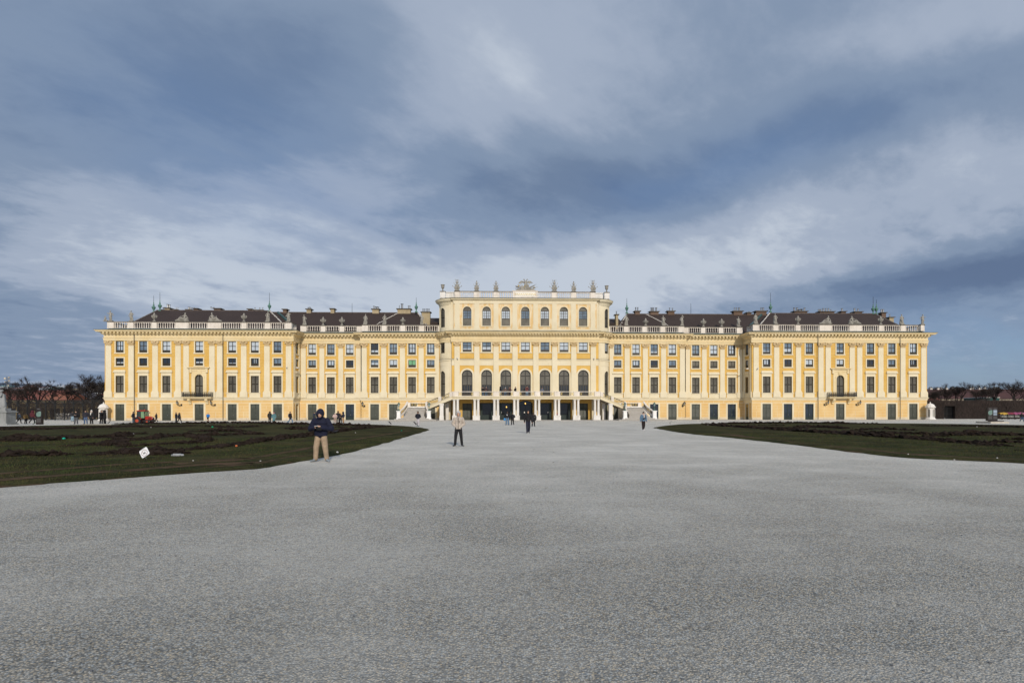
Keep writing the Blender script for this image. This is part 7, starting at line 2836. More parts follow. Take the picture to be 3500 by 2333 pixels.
# ---------------------------------------------------------------- statues
def statue_mesh(kind):
    def make():
        m = MB()
        if kind in ('a', 'b', 'c', 'd'):
            lean = {'a': 0.05, 'b': -0.05, 'c': 0.03, 'd': -0.04}[kind]
            m.box((-0.32, -0.26, 0.0), (0.32, 0.26, 0.16))
            m.cap((lean * 0.3 + 0.10, 0, 0.22), (lean + 0.09, -0.03, 0.72), 0.10, 0.13)       # legs under drapery
            m.cap((lean * 0.3 - 0.10, 0.02, 0.22), (lean - 0.07, -0.10, 0.68), 0.09, 0.12)
            m.cap((lean - 0.07, -0.10, 0.68), (lean - 0.05, 0, 1.05), 0.12, 0.16)
            m.cap((lean + 0.09, -0.03, 0.7), (lean + 0.04, 0, 1.05), 0.13, 0.17)
            if kind in ('a', 'd'):
                for q in range(5):     # long folds
                    x = -0.20 + 0.10 * q
                    m.cap((x * 1.25, 0.02 + 0.05 * math.cos(q), 0.18), (x * 0.8 + lean, 0.0, 1.0), 0.075, 0.06)
            m.cap((lean, 0, 1.05), (lean * 1.6, 0, 1.40), 0.16, 0.17, flat=0.75)
            m.cap((lean * 1.6 - 0.15, 0, 1.46), (lean * 1.6 + 0.15, 0, 1.44), 0.075, 0.075)
            m.cap((lean * 1.8, 0, 1.50), (lean * 2, -0.02, 1.66), 0.06, 0.055)
            m.ball((lean * 2.1, -0.03, 1.74), (0.095, 0.11, 0.125), 12, 9)
            m.ball((lean * 2.1, 0.02, 1.79), (0.105, 0.11, 0.09), 10, 8)
            A = {'a': (((0.34, -0.05, 1.18), (0.20, -0.20, 1.36)), ((-0.32, 0.05, 1.20), (-0.18, -0.18, 1.02))),
                 'b': (((0.30, 0.10, 1.22), (0.36, -0.02, 0.98)), ((-0.34, -0.05, 1.26), (-0.50, -0.16, 1.42))),
                 'c': (((0.34, -0.02, 1.62), (0.12, -0.05, 1.90)), ((-0.30, 0.06, 1.20), (-0.24, -0.10, 0.98))),
                 'd': (((0.32, 0.02, 1.20), (0.12, -0.20, 1.16)), ((-0.34, 0.0, 1.22), (-0.42, -0.10, 0.96)))}[kind]
            for sg, (e, w) in zip((1, -1), A):
                s = (lean * 1.6 + sg * 0.20, 0, 1.44)
                m.cap(s, e, 0.065, 0.055)
                m.cap(e, w, 0.052, 0.042)
                m.ball(w, 0.055, 8, 6)
            # cloak falling on one side
            sg = 1 if kind in ('a', 'c') else -1
            m.cap((sg * 0.20, 0.10, 1.40), (sg * 0.26, 0.14, 0.25), 0.07, 0.12)
            m.cap((sg * 0.05, 0.14, 1.35), (sg * 0.12, 0.16, 0.2), 0.09, 0.13)
            m.cap((-sg * 0.2, -0.1, 1.05), (sg * 0.22, -0.14, 0.85), 0.07, 0.09)
        elif kind == 'dog':
            m.cap((-0.05, 0, 0.30), (0.05, 0, 0.62), 0.14, 0.12)
            m.cap((0.05, 0, 0.62), (0.0, 0, 0.85), 0.085, 0.07)
            m.cap((0.0, 0, 0.92), (-0.20, 0, 0.88), 0.085, 0.045)
            m.cap((0.10, 0.05, 0.60), (0.10, 0.05, 0.1), 0.05, 0.05)
            m.cap((-0.14, -0.05, 0.60), (-0.16, -0.05, 0.1), 0.05, 0.05)
            m.cap((0.16, 0, 0.24), (0.34, 0, 0.16), 0.12, 0.08)
            m.box((-0.3, -0.2, 0), (0.4, 0.2, 0.12))
        elif kind in ('lie', 'lie2'):
            m.cap((-1.1, 0, 0.12), (1.0, 0, 0.12), 0.14, 0.14, flat=1.6)
            m.cap((0.55, 0, 0.2), (0.75, 0.05, 0.5), 0.34, 0.26)           # rock
            m.cap((0.30, 0, 0.52), (0.42, 0, 0.98), 0.20, 0.17)            # torso
            m.cap((0.28, 0, 1.12), (0.60, 0, 1.08), 0.08, 0.08)
            m.ball((0.46, -0.02, 1.36), (0.12, 0.13, 0.15), 10, 8)
            m.ball((0.48, 0.02, 1.43), (0.12, 0.12, 0.10), 10, 8)
            if kind == 'lie2':
                m.cap((0.46, 0, 1.42), (0.46, 0, 1.64), 0.11, 0.03)        # helmet
                m.cap((-0.32, -0.1, 0.5), (-0.36, -0.1, 1.0), 0.05, 0.04)  # staff
            m.cap((0.44, 0, 1.20), (0.44, 0, 1.25), 0.07, 0.07)
            m.cap((0.25, -0.1, 0.50), (-0.35, -0.16, 0.66), 0.18, 0.14)    # thigh
            m.cap((-0.35, -0.16, 0.66), (-0.85, -0.08, 0.26), 0.13, 0.08)
            m.cap((0.25, 0.1, 0.42), (-0.50, 0.1, 0.36), 0.18, 0.13)
            m.cap((-0.50, 0.1, 0.36), (-1.12, 0.05, 0.16), 0.13, 0.07)
            for q in range(6):
                m.cap((0.3 - 0.22 * q, -0.22, 0.50 - 0.03 * q), (0.15 - 0.24 * q, -0.2, 0.10), 0.075, 0.06)
            m.cap((0.28, -0.05, 1.10), (0.02, -0.22, 0.86), 0.065, 0.055)
            m.cap((0.02, -0.22, 0.86), (-0.28, -0.2, 0.88), 0.055, 0.045)
            m.cap((0.60, 0, 1.06), (0.86, -0.05, 0.78), 0.07, 0.055)
            m.cap((0.86, -0.05, 0.78), (0.78, -0.1, 0.55), 0.055, 0.05)
        return remesh(m, 0.024, True, 1)
    return cached(('st', kind), make)

def urn_mesh(kind):
    def make():
        m = MB()
        if kind == 'urn':
            m.lathe([(0.30, 0), (0.30, 0.12), (0.16, 0.20), (0.11, 0.34), (0.16, 0.42), (0.30, 0.60), (0.40, 0.85), (0.42, 0.98), (0.30, 1.06), (0.36, 1.12), (0.34, 1.18), (0.20, 1.24), (0.24, 1.32), (0.10, 1.45), (0.14, 1.52), (0.04, 1.66)], n=14)
            for s in (-1, 1):
                m.path([(s * 0.34, 0, 0.72), (s * 0.50, 0, 0.92), (s * 0.52, 0, 1.08), (s * 0.34, 0, 1.14)], 0.055, 6)
                m.ball((s * 0.46, 0, 1.10), 0.085, 7, 5)
            for q in range(8):
                a = q * math.pi / 4
                m.ball((0.36 * math.cos(a), 0.36 * math.sin(a), 0.80), (0.09, 0.09, 0.12), 6, 5)
        elif kind == 'flame':
            m.lathe([(0.32, 0), (0.30, 0.14), (0.14, 0.24), (0.20, 0.38), (0.42, 0.62), (0.52, 0.78), (0.54, 0.86), (0.40, 0.94), (0.22, 1.00), (0.28, 1.10), (0.16, 1.22), (0.18, 1.30), (0.05, 1.48)], n=14)
            for q in range(10):
                a = q * math.pi / 5
                m.ball((0.50 * math.cos(a), 0.50 * math.sin(a), 0.80), (0.09, 0.09, 0.08), 6, 5)
        else:
            m.lathe([(0.30, 0), (0.28, 0.10), (0.12, 0.22), (0.12, 0.45), (0.20, 0.62), (0.34, 0.85), (0.37, 1.22), (0.32, 1.28), (0.46, 1.42), (0.44, 1.48), (0.30, 1.48)], n=16)
        return m.mesh('urn', (), False)
    return cached(('urn', kind), make)

def trophy_mesh(k):
    def make():
        m = MB()
        m.box((-0.42, -0.3, 0), (0.42, 0.3, 0.14))
        m.cap((0, 0, 0.2), (0, 0, 0.75), 0.27, 0.22, flat=0.8)        # cuirass on a stump
        m.cap((0, 0, 0.75), (0, 0, 1.05), 0.24, 0.15, flat=0.8)
        m.cap((-0.26, 0, 1.0), (0.26, 0, 1.0), 0.10, 0.10)
        m.ball((0, -0.02, 1.42), (0.17, 0.19, 0.21), 10, 8)           # helmet
        m.cap((0, 0.0, 1.58), (0, 0.05, 1.80), 0.11, 0.10)
        m.cap((0, -0.08, 1.86), (0, 0.14, 1.92), 0.09, 0.05)
        m.ball((-0.26, -0.22, 0.5), (0.22, 0.07, 0.30), 10, 7)        # shields
        m.ball((0.26, -0.22, 0.5), (0.22, 0.07, 0.30), 10, 7)
        for s in (-1, 1):
            for q in range(3 if k == 'a' else 2):
                a = R((14, 34, 58)[q])
                m.cap((s * 0.08, 0.08, 0.35), (s * (0.1 + 0.75 * math.sin(a)), 0.08, 0.45 + (1.5, 1.15, 0.8)[q] * math.cos(a) * (1 if k == 'a' else 0.85)), 0.036, 0.03, 6)
                if k == 'a' or q == 1:
                    m.ball((s * (0.1 + 0.75 * math.sin(a)), 0.08, 0.45 + (1.5, 1.15, 0.8)[q] * math.cos(a) * (1 if k == 'a' else 0.85)), (0.05, 0.04, 0.13), 6, 5)
        return remesh(m, 0.026, True, 0)
    return cached(('trophy', k), make)

RAILZ = ZB + 1.44
def roof_piece(me, name, x, y, z, label, cat, group, scale=1.0, mirror=False, rz=0.0, extra=None):
    t = put(me, name, STAT)
    t.location = (x, y, z)
    t.rotation_euler = (0, 0, rz)
    t.scale = (-scale if mirror else scale, scale, scale)
    tag(t, label, cat, group)
    return t
GS, GU = 'stone figures along the palace balustrade', 'stone vases along the palace balustrade'
SC = 1.22
yS, yA2, yB2 = YW + 0.8, YA + 0.8, YB + 0.8
d = roof_piece(statue_mesh('dog'), 'dog_statue', -87.35, yS, RAILZ, 'stone dog beside the outermost figure on the far left', 'statue', GS, 1.15)
items = [
    ('statue', 'b', -86.2, yS, 'stone huntsman figure outermost on the left corner', False), ('statue', 'd', -82.0, yS, 'stone figure second from the left corner', False),
    ('urn', 'urn', -77.35, yS, 'stone vase before the left hip of the left wing roof', False),
    ('lie', 'lie', -71.6, yS, 'reclining stone figure leaning right on the left wing', False), ('lie', 'lie2', -65.0, yS, 'reclining helmeted stone figure leaning left on the left wing', True),
    ('urn', 'urn', -58.95, yS, 'stone vase right of the reclining figures on the left wing', False), ('statue', 'a', -54.1, yS, 'draped stone figure beside the pale roof hip on the left wing', False),
    ('statue', 'b', -49.85, yS, 'nude stone figure on the inner corner of the left wing', True),
    ('statue', 'a', -47.8, yA2, 'stone figure just below the inner corner of the left wing', True), ('urn', 'urn', -43.8, yA2, 'left one of the two vases between left wing and step in the wall', False),
    ('urn', 'urn', -39.75, yA2, 'right one of the two vases between left wing and step in the wall', False),
    ('statue', 'd', -34.45, yB2, 'stone figure above the wall step on the left', True), ('statue', 'a', -30.35, yB2, 'stone figure before the diagonal pale hip on the left roof', False),
    ('urn', 'flame', -26.35, yB2, 'broad stone vase under the wide chimney left of centre', False), ('statue', 'c', -22.2, yB2, 'slender stone figure nearest the centre block on the left', True),
    ('statue', 'd', 22.3, yB2, 'stone figure nearest the centre block on the right', True), ('urn', 'flame', 26.6, yB2, 'broad stone vase right of centre', False),
    ('statue', 'a', 30.6, yB2, 'stone figure under the diagonal pale hip on the right roof', True), ('statue', 'c', 34.6, yB2, 'stone figure with arm over its head at the wall step on the right', False),
    ('urn', 'urn', 39.9, yA2, 'left one of the two vases between the right wall step and right wing', False), ('urn', 'urn', 44.0, yA2, 'right one of the two vases between the right wall step and right wing', False),
    ('statue', 'b', 47.9, yA2, 'stone figure just left of the right wing corner', False), ('statue', 'd', 49.8, yS, 'draped stone figure on the inner corner of the right wing', False),
    ('statue', 'a', 54.1, yS, 'stone figure on a block beside the pale hip of the right wing', True), ('urn', 'urn', 59.0, yS, 'stone vase left of the reclining figures on the right wing', False),
    ('lie', 'lie', 65.1, yS, 'reclining stone figure leaning right on the right wing', False), ('lie', 'lie', 71.4, yS, 'reclining stone figure leaning left on the right wing', True),
    ('urn', 'urn', 77.25, yS, 'stone vase before the right hip of the right wing roof', False), ('statue', 'd', 82.0, yS, 'dark stone figure second from the right corner', False),
    ('statue', 'b', 86.5, yS, 'dark stone figure outermost on the right corner', True),
]
for kd, sub, x, y, lab, mir in items:
    if kd == 'urn':
        roof_piece(urn_mesh(sub), 'stone_urn', x, y, RAILZ, lab, 'vase', GU, 1.12)
    elif kd == 'lie':
        roof_piece(statue_mesh(sub), 'reclining_statue', x, y, RAILZ, lab, 'statue', GS, 1.22, mir)
    else:
        roof_piece(statue_mesh(sub), 'statue', x, y, RAILZ, lab, 'statue', GS, SC * 1.0, mir)
ZT = ZC + 1.44
GT = 'stone trophies on the centre parapet'
for k, (x, kk, lab) in enumerate([(-14.45, 'a', 'stone trophy of arms with white spears, outermost on the left'), (-10.3, 'b', 'smaller stone trophy of arms, second from the left'), (-6.2, 'b', 'stone trophy of arms just left of the eagle group'),
                                  (6.2, 'a', 'stone trophy of arms just right of the eagle group'), (10.35, 'b', 'smaller stone trophy of arms, second from the right'), (14.5, 'a', 'stone trophy of arms with white spears, outermost on the right')]):
    roof_piece(trophy_mesh(kk), 'trophy_sculpture', x, UY + 0.35, ZT, lab, 'sculpture', GT, 1.28 if kk == 'a' else 1.15)
for sg in (-1, 1):
    roof_piece(urn_mesh('cup'), 'stone_urn', sg * 17.5, UY + 0.9 - 0.2, ZC + 1.40, 'open cup-shaped vase on the %s corner of the centre parapet' % ('left' if sg < 0 else 'right'), 'vase', GU, 0.98)

# eagle group over the inscription
t = thing('eagle_sculpture', 'stone double-headed eagle over shields and cannon above the inscription', 'sculpture', (0.1, UY + 0.55, ZC + 1.56))
m = MB()
m.box((-2.1, -0.4, 0), (2.1, 0.4, 0.22))
m.cap((-1.6, 0, 0.3), (1.6, 0, 0.3), 0.24, 0.24)
m.cap((0, 0, 0.4), (0, 0, 1.2), 0.5, 0.34)
m.ball((-0.75, -0.3, 0.62), (0.42, 0.12, 0.50), 12, 9)
m.ball((0.28, -0.35, 0.85), (0.46, 0.12, 0.62), 12, 9)
for (x0, z0, x1, z1, r) in ((0.6, 0.55, 1.9, 1.25, 0.12), (0.7, 0.4, 2.1, 0.75, 0.10), (-0.7, 0.45, -1.9, 0.9, 0.12), (-0.8, 0.35, -2.2, 0.6, 0.08), (-0.6, 0.6, -1.6, 1.3, 0.09),
                            (0.5, 0.9, 1.0, 1.7, 0.05), (0.4, 0.9, 0.5, 1.8, 0.05), (-0.4, 0.9, -1.1, 1.9, 0.05), (-0.3, 0.9, -1.6, 1.5, 0.05), (0.7, 0.8, 2.3, 1.5, 0.045), (-0.7, 0.8, -2.3, 1.1, 0.045), (0.8, 0.5, 2.6, 0.95, 0.045)):
    m.cap((x0, 0.05, z0), (x1, 0.05, z1), r, r * 0.8, 8)
m.cap((-1.9, 0, 0.95), (-2.0, 0, 1.0), 0.16, 0.14)
put(remesh(m, 0.035, True, 0), 'arms_trophy', STAT, t)
m = MB()
m.cap((0, 0, 1.35), (0, 0, 1.95), 0.26, 0.22)
m.cap((0, 0, 1.1), (0, 0, 1.4), 0.12, 0.2)
for s in (-1, 1):
    m.cap((s * 0.08, 0, 2.0), (s * 0.26, 0, 2.42), 0.11, 0.09)
    m.ball((s * 0.34, 0, 2.50), (0.15, 0.10, 0.10), 8, 6)
    m.cap((s * 0.42, 0, 2.50), (s * 0.60, 0, 2.38), 0.06, 0.02, 6)
    m.cap((s * 0.2, 0.03, 1.9), (s * 0.9, 0.03, 2.12), 0.15, 0.12)
    m.cap((s * 0.9, 0.03, 2.12), (s * 1.45, 0.03, 1.78), 0.12, 0.06)
    for q in range(7):
        x = 0.25 + 0.19 * q
        zt_ = 2.0 + 0.1 * math.sin(q * 0.55) - 0.02 * q
        m.cap((s * x, 0.03, zt_ - 0.05), (s * (x + 0.10), 0.03, 1.62 + 0.02 * q), 0.085, 0.05, 6)
    m.cap((s * 0.12, -0.05, 1.4), (s * 0.25, -0.1, 1.15), 0.08, 0.06)
    m.cap((0, 0.05, 1.4), (s * 0.12, 0.1, 1.05), 0.12, 0.09)
put(remesh(m, 0.03, True, 0), 'eagle', STAT, t)
m = MB()
m.ball((-1.52, -0.15, 1.05), 0.17, 8, 6)
m.cap((-1.25, 0, 1.75), (-1.12, 0, 1.55), 0.09, 0.05)
m.cap((-0.32, -0.28, 0.7), (-0.18, -0.3, 1.25), 0.06, 0.06)
m.ball((0.75, 0, 1.70), (0.12, 0.08, 0.10), 8, 6)
m.ball((1.8, -0.1, 0.78), (0.2, 0.12, 0.12), 8, 6)
m.build('gilding', GOLD, t)

SHADEW = plaster('cloud_shaded_marble', (0.27, 0.28, 0.28), (0.34, 0.35, 0.35), (0.14, 0.14, 0.13), thr=(0.48, 0.7))  # white marble greyed: the cloud shade over it is put into the colour
# statue on its pedestal at the far left
gp = GP(20, 1449)
YS_ = 76.0
Xs = WX(14, YS_)
t = thing('pedestal', 'large white stone pedestal at the left edge', 'pedestal', (Xs, YS_, 0))
m = MB()
zt = WH(20, 1402, YS_)
m.box((-1.15, -0.9, 0), (1.15, 0.9, 0.22)); m.box((-0.92, -0.75, 0.22), (0.92, 0.75, zt - 0.28)); m.box((-1.12, -0.9, zt - 0.28), (1.12, 0.9, zt - 0.16)); m.box((-0.98, -0.8, zt - 0.16), (0.98, 0.8, zt))
m.box((-0.65, -0.77, 0.4), (0.65, -0.74, zt - 0.5))
m.build('block', SHADEW, t)
m = MB(); m.box((-0.55, -0.45, zt), (0.55, 0.45, zt + 0.3)); m.build('plinth', SHADEW, t)
st = put(statue_mesh('a'), 'statue', SHADEW)
st.location = (Xs - 0.35, YS_, zt + 0.28)
hh = WH(5, 1331, YS_) - zt - 0.28
st.scale = (hh / 1.9 * 1.45, hh / 1.9 * 1.45, hh / 1.9)
st.rotation_euler = (0, 0, R(-50))
tag(st, 'white marble garden statue cut by the left edge of the photo', 'statue')

# sentry boxes
def sentry(x, y, label):
    t = thing('sentry_box', label, 'sentry box', (x, y, 0), group='white sentry boxes at the palace corners')
    m = MB()
    n = 8
    m.lathe([(1.0, 0), (1.0, 0.14), (0.82, 0.3), (0.72, 0.6), (0.74, 2.45)], n=n)
    m.lathe([(0.74, 2.45), (0.96, 2.52), (0.98, 2.66), (0.86, 2.72), (0.80, 2.95), (0.62, 3.2), (0.34, 3.36), (0.12, 3.42), (0.16, 3.50), (0.06, 3.62), (0.03, 3.8)], n=12)
    m.build('shell', WSTONE, t)
    for a in (-60, 20):
        c, s = math.cos(R(a - 90)), math.sin(R(a - 90))
        mp = wallmap((c * 0.68, s * 0.68), (c, s))
        k = MB()
        arch_sheet(k, mp, -0.22, 0.22, 0.55, 2.25, 0.22, 0.045)
        k.build('niche', material('shaded_niche', (0.22, 0.2, 0.17), 0.9, 0.1), t)
        k = MB()
        arch_ring(k, mp, -0.22, 0.22, 0.55, 2.03, 0.22, 0.07, 0.0, 0.10, K=10)
        k.build('niche_frame', WSTONE, t)
sentry(WX(3179.5, 112.6), 112.6, 'white domed sentry box at the right palace corner')
sentry(WX(354, 112.4), 112.4, 'white domed sentry box at the left palace corner behind the embracing pair')

# information pillars
DKM = material('dark_brown_metal', (0.018, 0.013, 0.012), 0.45, 0.2)
MAPM = material('map_print', (0.16, 0.23, 0.21), 0.4, 0.35, 7.0, base2=(0.08, 0.17, 0.13), scale2=3.0)
TXTM = material('printed_sheet', (0.27, 0.33, 0.40), 0.4, 0.1, 7.0)
def pillar_sign(px0, px1, yb, yt, Y, label, two):
    X0, X1 = WX(px0, Y), WX(px1, Y)
    H = WH((px0 + px1) / 2, yt, Y)
    W = X1 - X0
    t = thing('information_pillar', label, 'info sign', ((X0 + X1) / 2, Y, 0))
    z0 = 0.35 if two else 0.0
    def panel(nm, x0, x1, dy):
        m = MB()
        m.box((x0, dy, z0), (x1, dy + 0.35, H))
        b = m.build(nm, DKM, t)
        w_ = x1 - x0
        return b, w_
    if two:
        m = MB()
        m.box((-W * 0.95, -1.2, 0), (W * 0.85, 1.2, 0.25))
        m.box((-W * 0.2, -0.5, 0.25), (W * 0.8, 0.5, 0.37), 1)
        m.build('stone_base', [STEP, DKM], t)
        bs_ = [('panel', -W / 2, -0.02, 0.0, MAPM), ('panel', 0.02, W / 2, 0.05, TXTM)]
    else:
        bs_ = [('panel', -W / 2, W / 2, 0.0, MAPM)]
    for nm, x0, x1, dy, pm in bs_:
        b, w_ = panel(nm, x0, x1, dy)
        k = MB()
        if pm is MAPM:
            c, z = (x0 + x1) / 2, z0 + (H - z0) * 0.62
            q = w_ * 0.42
            pts = [(-1, -.5), (-.6, -1.0), (.3, -1.05), (.95, -.7), (1, .9), (.4, 1.0), (-.4, .75), (-.95, .35)]
            k.add([(c + q * a, dy - 0.012, z + q * 1.15 * b_) for a, b_ in pts], [tuple(range(8))])
            k.build('map', pm, b)
        else:
            k.box((x0 + 0.1, dy - 0.012, z0 + (H - z0) * 0.57), (x1 - 0.1, dy - 0.002, z0 + (H - z0) * 0.80))
            k.box((x0 + 0.1, dy - 0.012, z0 + (H - z0) * 0.42), (x1 - 0.1, dy - 0.002, z0 + (H - z0) * 0.53))
            k.build('text_sheet', pm, b)
        k = MB()
        for q in range(5):
            x = x0 + w_ * (0.2 + 0.15 * q)
            k.box((x - 0.012, dy - 0.012, z0 + (H - z0) * 0.12), (x + 0.012, dy - 0.002, z0 + (H - z0) * 0.36))
        k.box((x0 + w_ * 0.25, dy - 0.012, H - 0.22), (x0 + w_ * 0.75, dy - 0.002, H - 0.18))
        k.build('lettering', material('grey_lettering', (0.22, 0.22, 0.22), 0.5, 0.1), b)
pillar_sign(122.5, 142, 1448, 1392, 77, 'tall dark information pillar with a pale map on the left', False)
pillar_sign(3376, 3411, 1443, 1391.5, 76, 'double dark information pillar on a stone base on the right', True)

# low stone slab by the left lawn
gg = GP(330, 1453)
m = MB()
m.box((gg.x - 1.6, gg.y - 0.5, 0), (gg.x + 2.2, gg.y + 0.9, 0.16))
tag(m.build('stone_slab', STEP), 'low stone slab at the lawn edge under the embracing pair', 'slab')

# wrapped stalls on the right
WC = [('yellow', (0.42, 0.25, 0.03)), ('crimson', (0.20, 0.025, 0.045)), ('magenta', (0.24, 0.05, 0.12)), ('pink', (0.30, 0.09, 0.17)), ('white', (0.36, 0.34, 0.36))]
for i, (nm, c) in enumerate(WC):
    Y = 113.0
    x0, x1 = WX(3411 + i * 24, Y), WX(3411 + i * 24 + 27, Y)
    t = thing('flower_stall', 'stall of potted plants under a %s cloth by the right hedge' % nm, 'stall', ((x0 + x1) / 2, Y + 0.1 * i, 0), group='covered stalls on the right')
    w_ = (x1 - x0) / 2
    m = MB()
    rr = random.Random(60 + i)
    N = 8
    vs, fs = [], []
    for a in range(N + 1):
        for b in range(5):
            x = -w_ + 2 * w_ * a / N
            y = -0.7 + 1.4 * b / 4
            z = 1.45 + 0.18 * noise.noise(Vector((x * 1.3, y * 2, i * 3))) - (0.45 if b in (0, 4) else 0) * (0.6 + rr.random() * 0.7)
            vs.append((x, y, z))
    for a in range(N):
        for b in range(4):
            k = a * 5 + b
            fs.append((k, k + 5, k + 6, k + 1))
    m.add(vs, fs)
    m.build('cloth', material('%s_cloth' % nm, c, 0.6, 0.3, 2.0), t)
    m = MB()
    for sx in (-1, 1):
        for sy_ in (-0.6, 0.6):
            m.box((sx * w_ * 0.85 - 0.04, sy_ - 0.04, 0), (sx * w_ * 0.85 + 0.04, sy_ + 0.04, 1.15))
    m.box((-w_ * 0.9, -0.62, 0.42), (w_ * 0.9, 0.62, 0.48))
    m.build('table', DKM, t)
    m = MB()
    for q in range(10):
        x = -w_ * 0.8 + 1.6 * w_ * q / 9
        m.lathe([(0.07, 0.48), (0.10, 0.66)], (x, -0.45, 0), 7)
        for e in range(5):
            m.tube((x, -0.45, 0.66), (x + rr.uniform(-.15, .15), -0.45 + rr.uniform(-.1, .1), 0.66 + rr.uniform(.15, .35)), 0.02, 0.008, 3)
    m.build('pots', material('pale_pots', (0.35, 0.36, 0.33), 0.7, 0.5, 2.0), t)

# ---------------------------------------------------------------- the tractor
g = GP(515, 1447)
t = thing('tractor', 'small red tractor with glass cab and orange wheels on the left path', 'tractor', (g.x, 81.0, 0))
RED = material('tractor_red', (0.40, 0.030, 0.018), 0.35, 0.1)
RUB = material('rubber', (0.025, 0.025, 0.027), 0.9, 0.3)
RIM = material('orange_rim', (0.40, 0.06, 0.025), 0.5, 0.15)
CABG = material('cab_glass', (0.03, 0.05, 0.05), 0.08, 0.2, spec=0.6)
CABL = material('cab_glass_light', (0.20, 0.33, 0.18), 0.15, 0.2, spec=0.5)
def ring(mb, c, R_, r, w, n=22, treads=0):
    vs, fs = [], []
    for i in range(n):
        a = 2 * math.pi * i / n
        rr_ = R_ + (0.02 if treads and i % 2 else 0)
        for (q, y) in ((r, -w / 2), (rr_ - 0.04, -w / 2), (rr_, -w * 0.3), (rr_, w * 0.3), (rr_ - 0.04, w / 2), (r, w / 2)):
            vs.append((c[0] + q * math.cos(a), c[1] + y, c[2] + q * math.sin(a)))
    for i in range(n):
        for j in range(6):
            fs.append((i * 6 + j, ((i + 1) % n) * 6 + j, ((i + 1) % n) * 6 + (j + 1) % 6, i * 6 + (j + 1) % 6))
    mb.add(vs, fs)
def wheel(x, y, R_, r, w):
    m = MB(); ring(m, (x, y, R_), R_, r, w, treads=1)
    wh = m.build('wheel', RUB, t)
    m = MB()
    rot = Matrix.Rotation(R(90), 3, 'X')
    k = MB(); k.lathe([(r, -w * 0.3), (r, -w * 0.2), (r * 0.45, -w * 0.12), (r * 0.4, 0.05), (r * 0.45, w * 0.12), (r, w * 0.2), (r, w * 0.3)], n=18)
    m.add([rot @ Vector(v) + Vector((x, y, R_)) for v in k.v], k.f)
    m.build('rim', RIM, wh)
for y in (-0.62, 0.62):
    wheel(-0.72, y, 0.48, 0.26, 0.36)
    wheel(0.62, y * 0.9, 0.29, 0.16, 0.24)
m = MB()
m.box((-0.55, -0.28, 0.42), (1.15, 0.28, 0.62)); m.tube((-0.72, -0.6, 0.48), (-0.72, 0.6, 0.48), 0.09); m.tube((0.62, -0.5, 0.29), (0.62, 0.5, 0.29), 0.06)
m.box((1.1, -0.35, 0.3), (1.3, 0.35, 0.6)); m.box((-0.1, -0.45, 0.28), (0.3, 0.45, 0.45))
m.build('chassis', DKM, t)
m = MB()
vs = []
for x, z0, z1, w_ in ((0.15, 0.62, 1.12, 0.32), (0.6, 0.62, 1.10, 0.32), (1.0, 0.62, 1.02, 0.30), (1.18, 0.64, 0.90, 0.26)):
    vs += [(x, -w_, z0), (x, -w_, z1 - 0.08), (x, -w_ * 0.7, z1), (x, w_ * 0.7, z1), (x, w_, z1 - 0.08), (x, w_, z0)]
fs = [tuple(range(5, -1, -1)), tuple(range(18, 24))]
for i in range(3):
    for j in range(6):
        fs.append((i * 6 + j, i * 6 + (j + 1) % 6, (i + 1) * 6 + (j + 1) % 6, (i + 1) * 6 + j))
m.add(vs, fs)
m.build('bonnet', RED, t)
m = MB(); m.box((0.62, -0.325, 0.70), (1.05, -0.30, 0.86)); m.box((1.16, -0.2, 0.66), (1.20, 0.2, 0.84)); m.build('grille', DKM, t)
for y in (-0.2, 0.2):
    m = MB(); m.ball((1.17, y, 0.88), (0.05, 0.07, 0.05), 8, 6); m.build('headlight', WSTONE, t)
m = MB(); m.box((-0.95, -0.52, 1.86), (0.22, 0.52, 1.94)); m.box((-0.85, -0.45, 1.94), (0.12, 0.45, 1.99)); m.build('cab_roof', RED, t)
m = MB()
for x, xt in ((-0.92, -0.85), (-0.35, -0.35), (0.22, 0.12)):
    for y in (-0.5, 0.5):
        m.tube((x, y, 0.8), (xt, y, 1.87), 0.035, n=5)
for z in (0.82, 1.84):
    for y in (-0.5, 0.5):
        m.tube((-0.92, y, z), (0.2, y, z), 0.03, n=5)
m.build('cab_frame', DKM, t)
m = MB()
for y in (-0.49, 0.49):
    m.add([(-0.9, y, 0.82), (-0.35, y, 0.82), (-0.35, y, 1.85), (-0.84, y, 1.85)], [(0, 1, 2, 3)])
m.add([(-0.9, -0.49, 0.82), (-0.9, 0.49, 0.82), (-0.84, 0.49, 1.85), (-0.84, -0.49, 1.85)], [(0, 1, 2, 3)])
m.build('cab_window', CABG, t)
m = MB()
for y in (-0.485, 0.485):
    m.add([(-0.33, y, 0.82), (0.19, y, 0.82), (0.12, y, 1.85), (-0.33, y, 1.85)], [(0, 1, 2, 3)])
m.add([(0.2, -0.49, 0.9), (0.2, 0.49, 0.9), (0.12, 0.49, 1.85), (0.12, -0.49, 1.85)], [(0, 1, 2, 3)])
m.build('cab_door', CABL, t)
for y in (-0.62, 0.62):
    m = MB()
    K = 8
    for i in range(K):
        a0, a1 = R(20 + 140 * i / K), R(20 + 140 * (i + 1) / K)
        P = [(-0.72 + 0.55 * math.cos(a), y + s, 0.48 + 0.55 * math.sin(a)) for a in (a0, a1) for s in (-0.2, 0.2)]
        m.add([P[0], P[1], P[3], P[2]], [(0, 1, 2, 3)])
    m.build('mudguard', RED, t)
for y in (-0.6, 0.6):
    m = MB(); m.tube((0.15, y * 0.85, 1.75), (0.28, y, 1.7), 0.015); m.box((0.25, y - 0.06, 1.52), (0.29, y + 0.06, 1.72)); m.build('mirror', DKM, t)
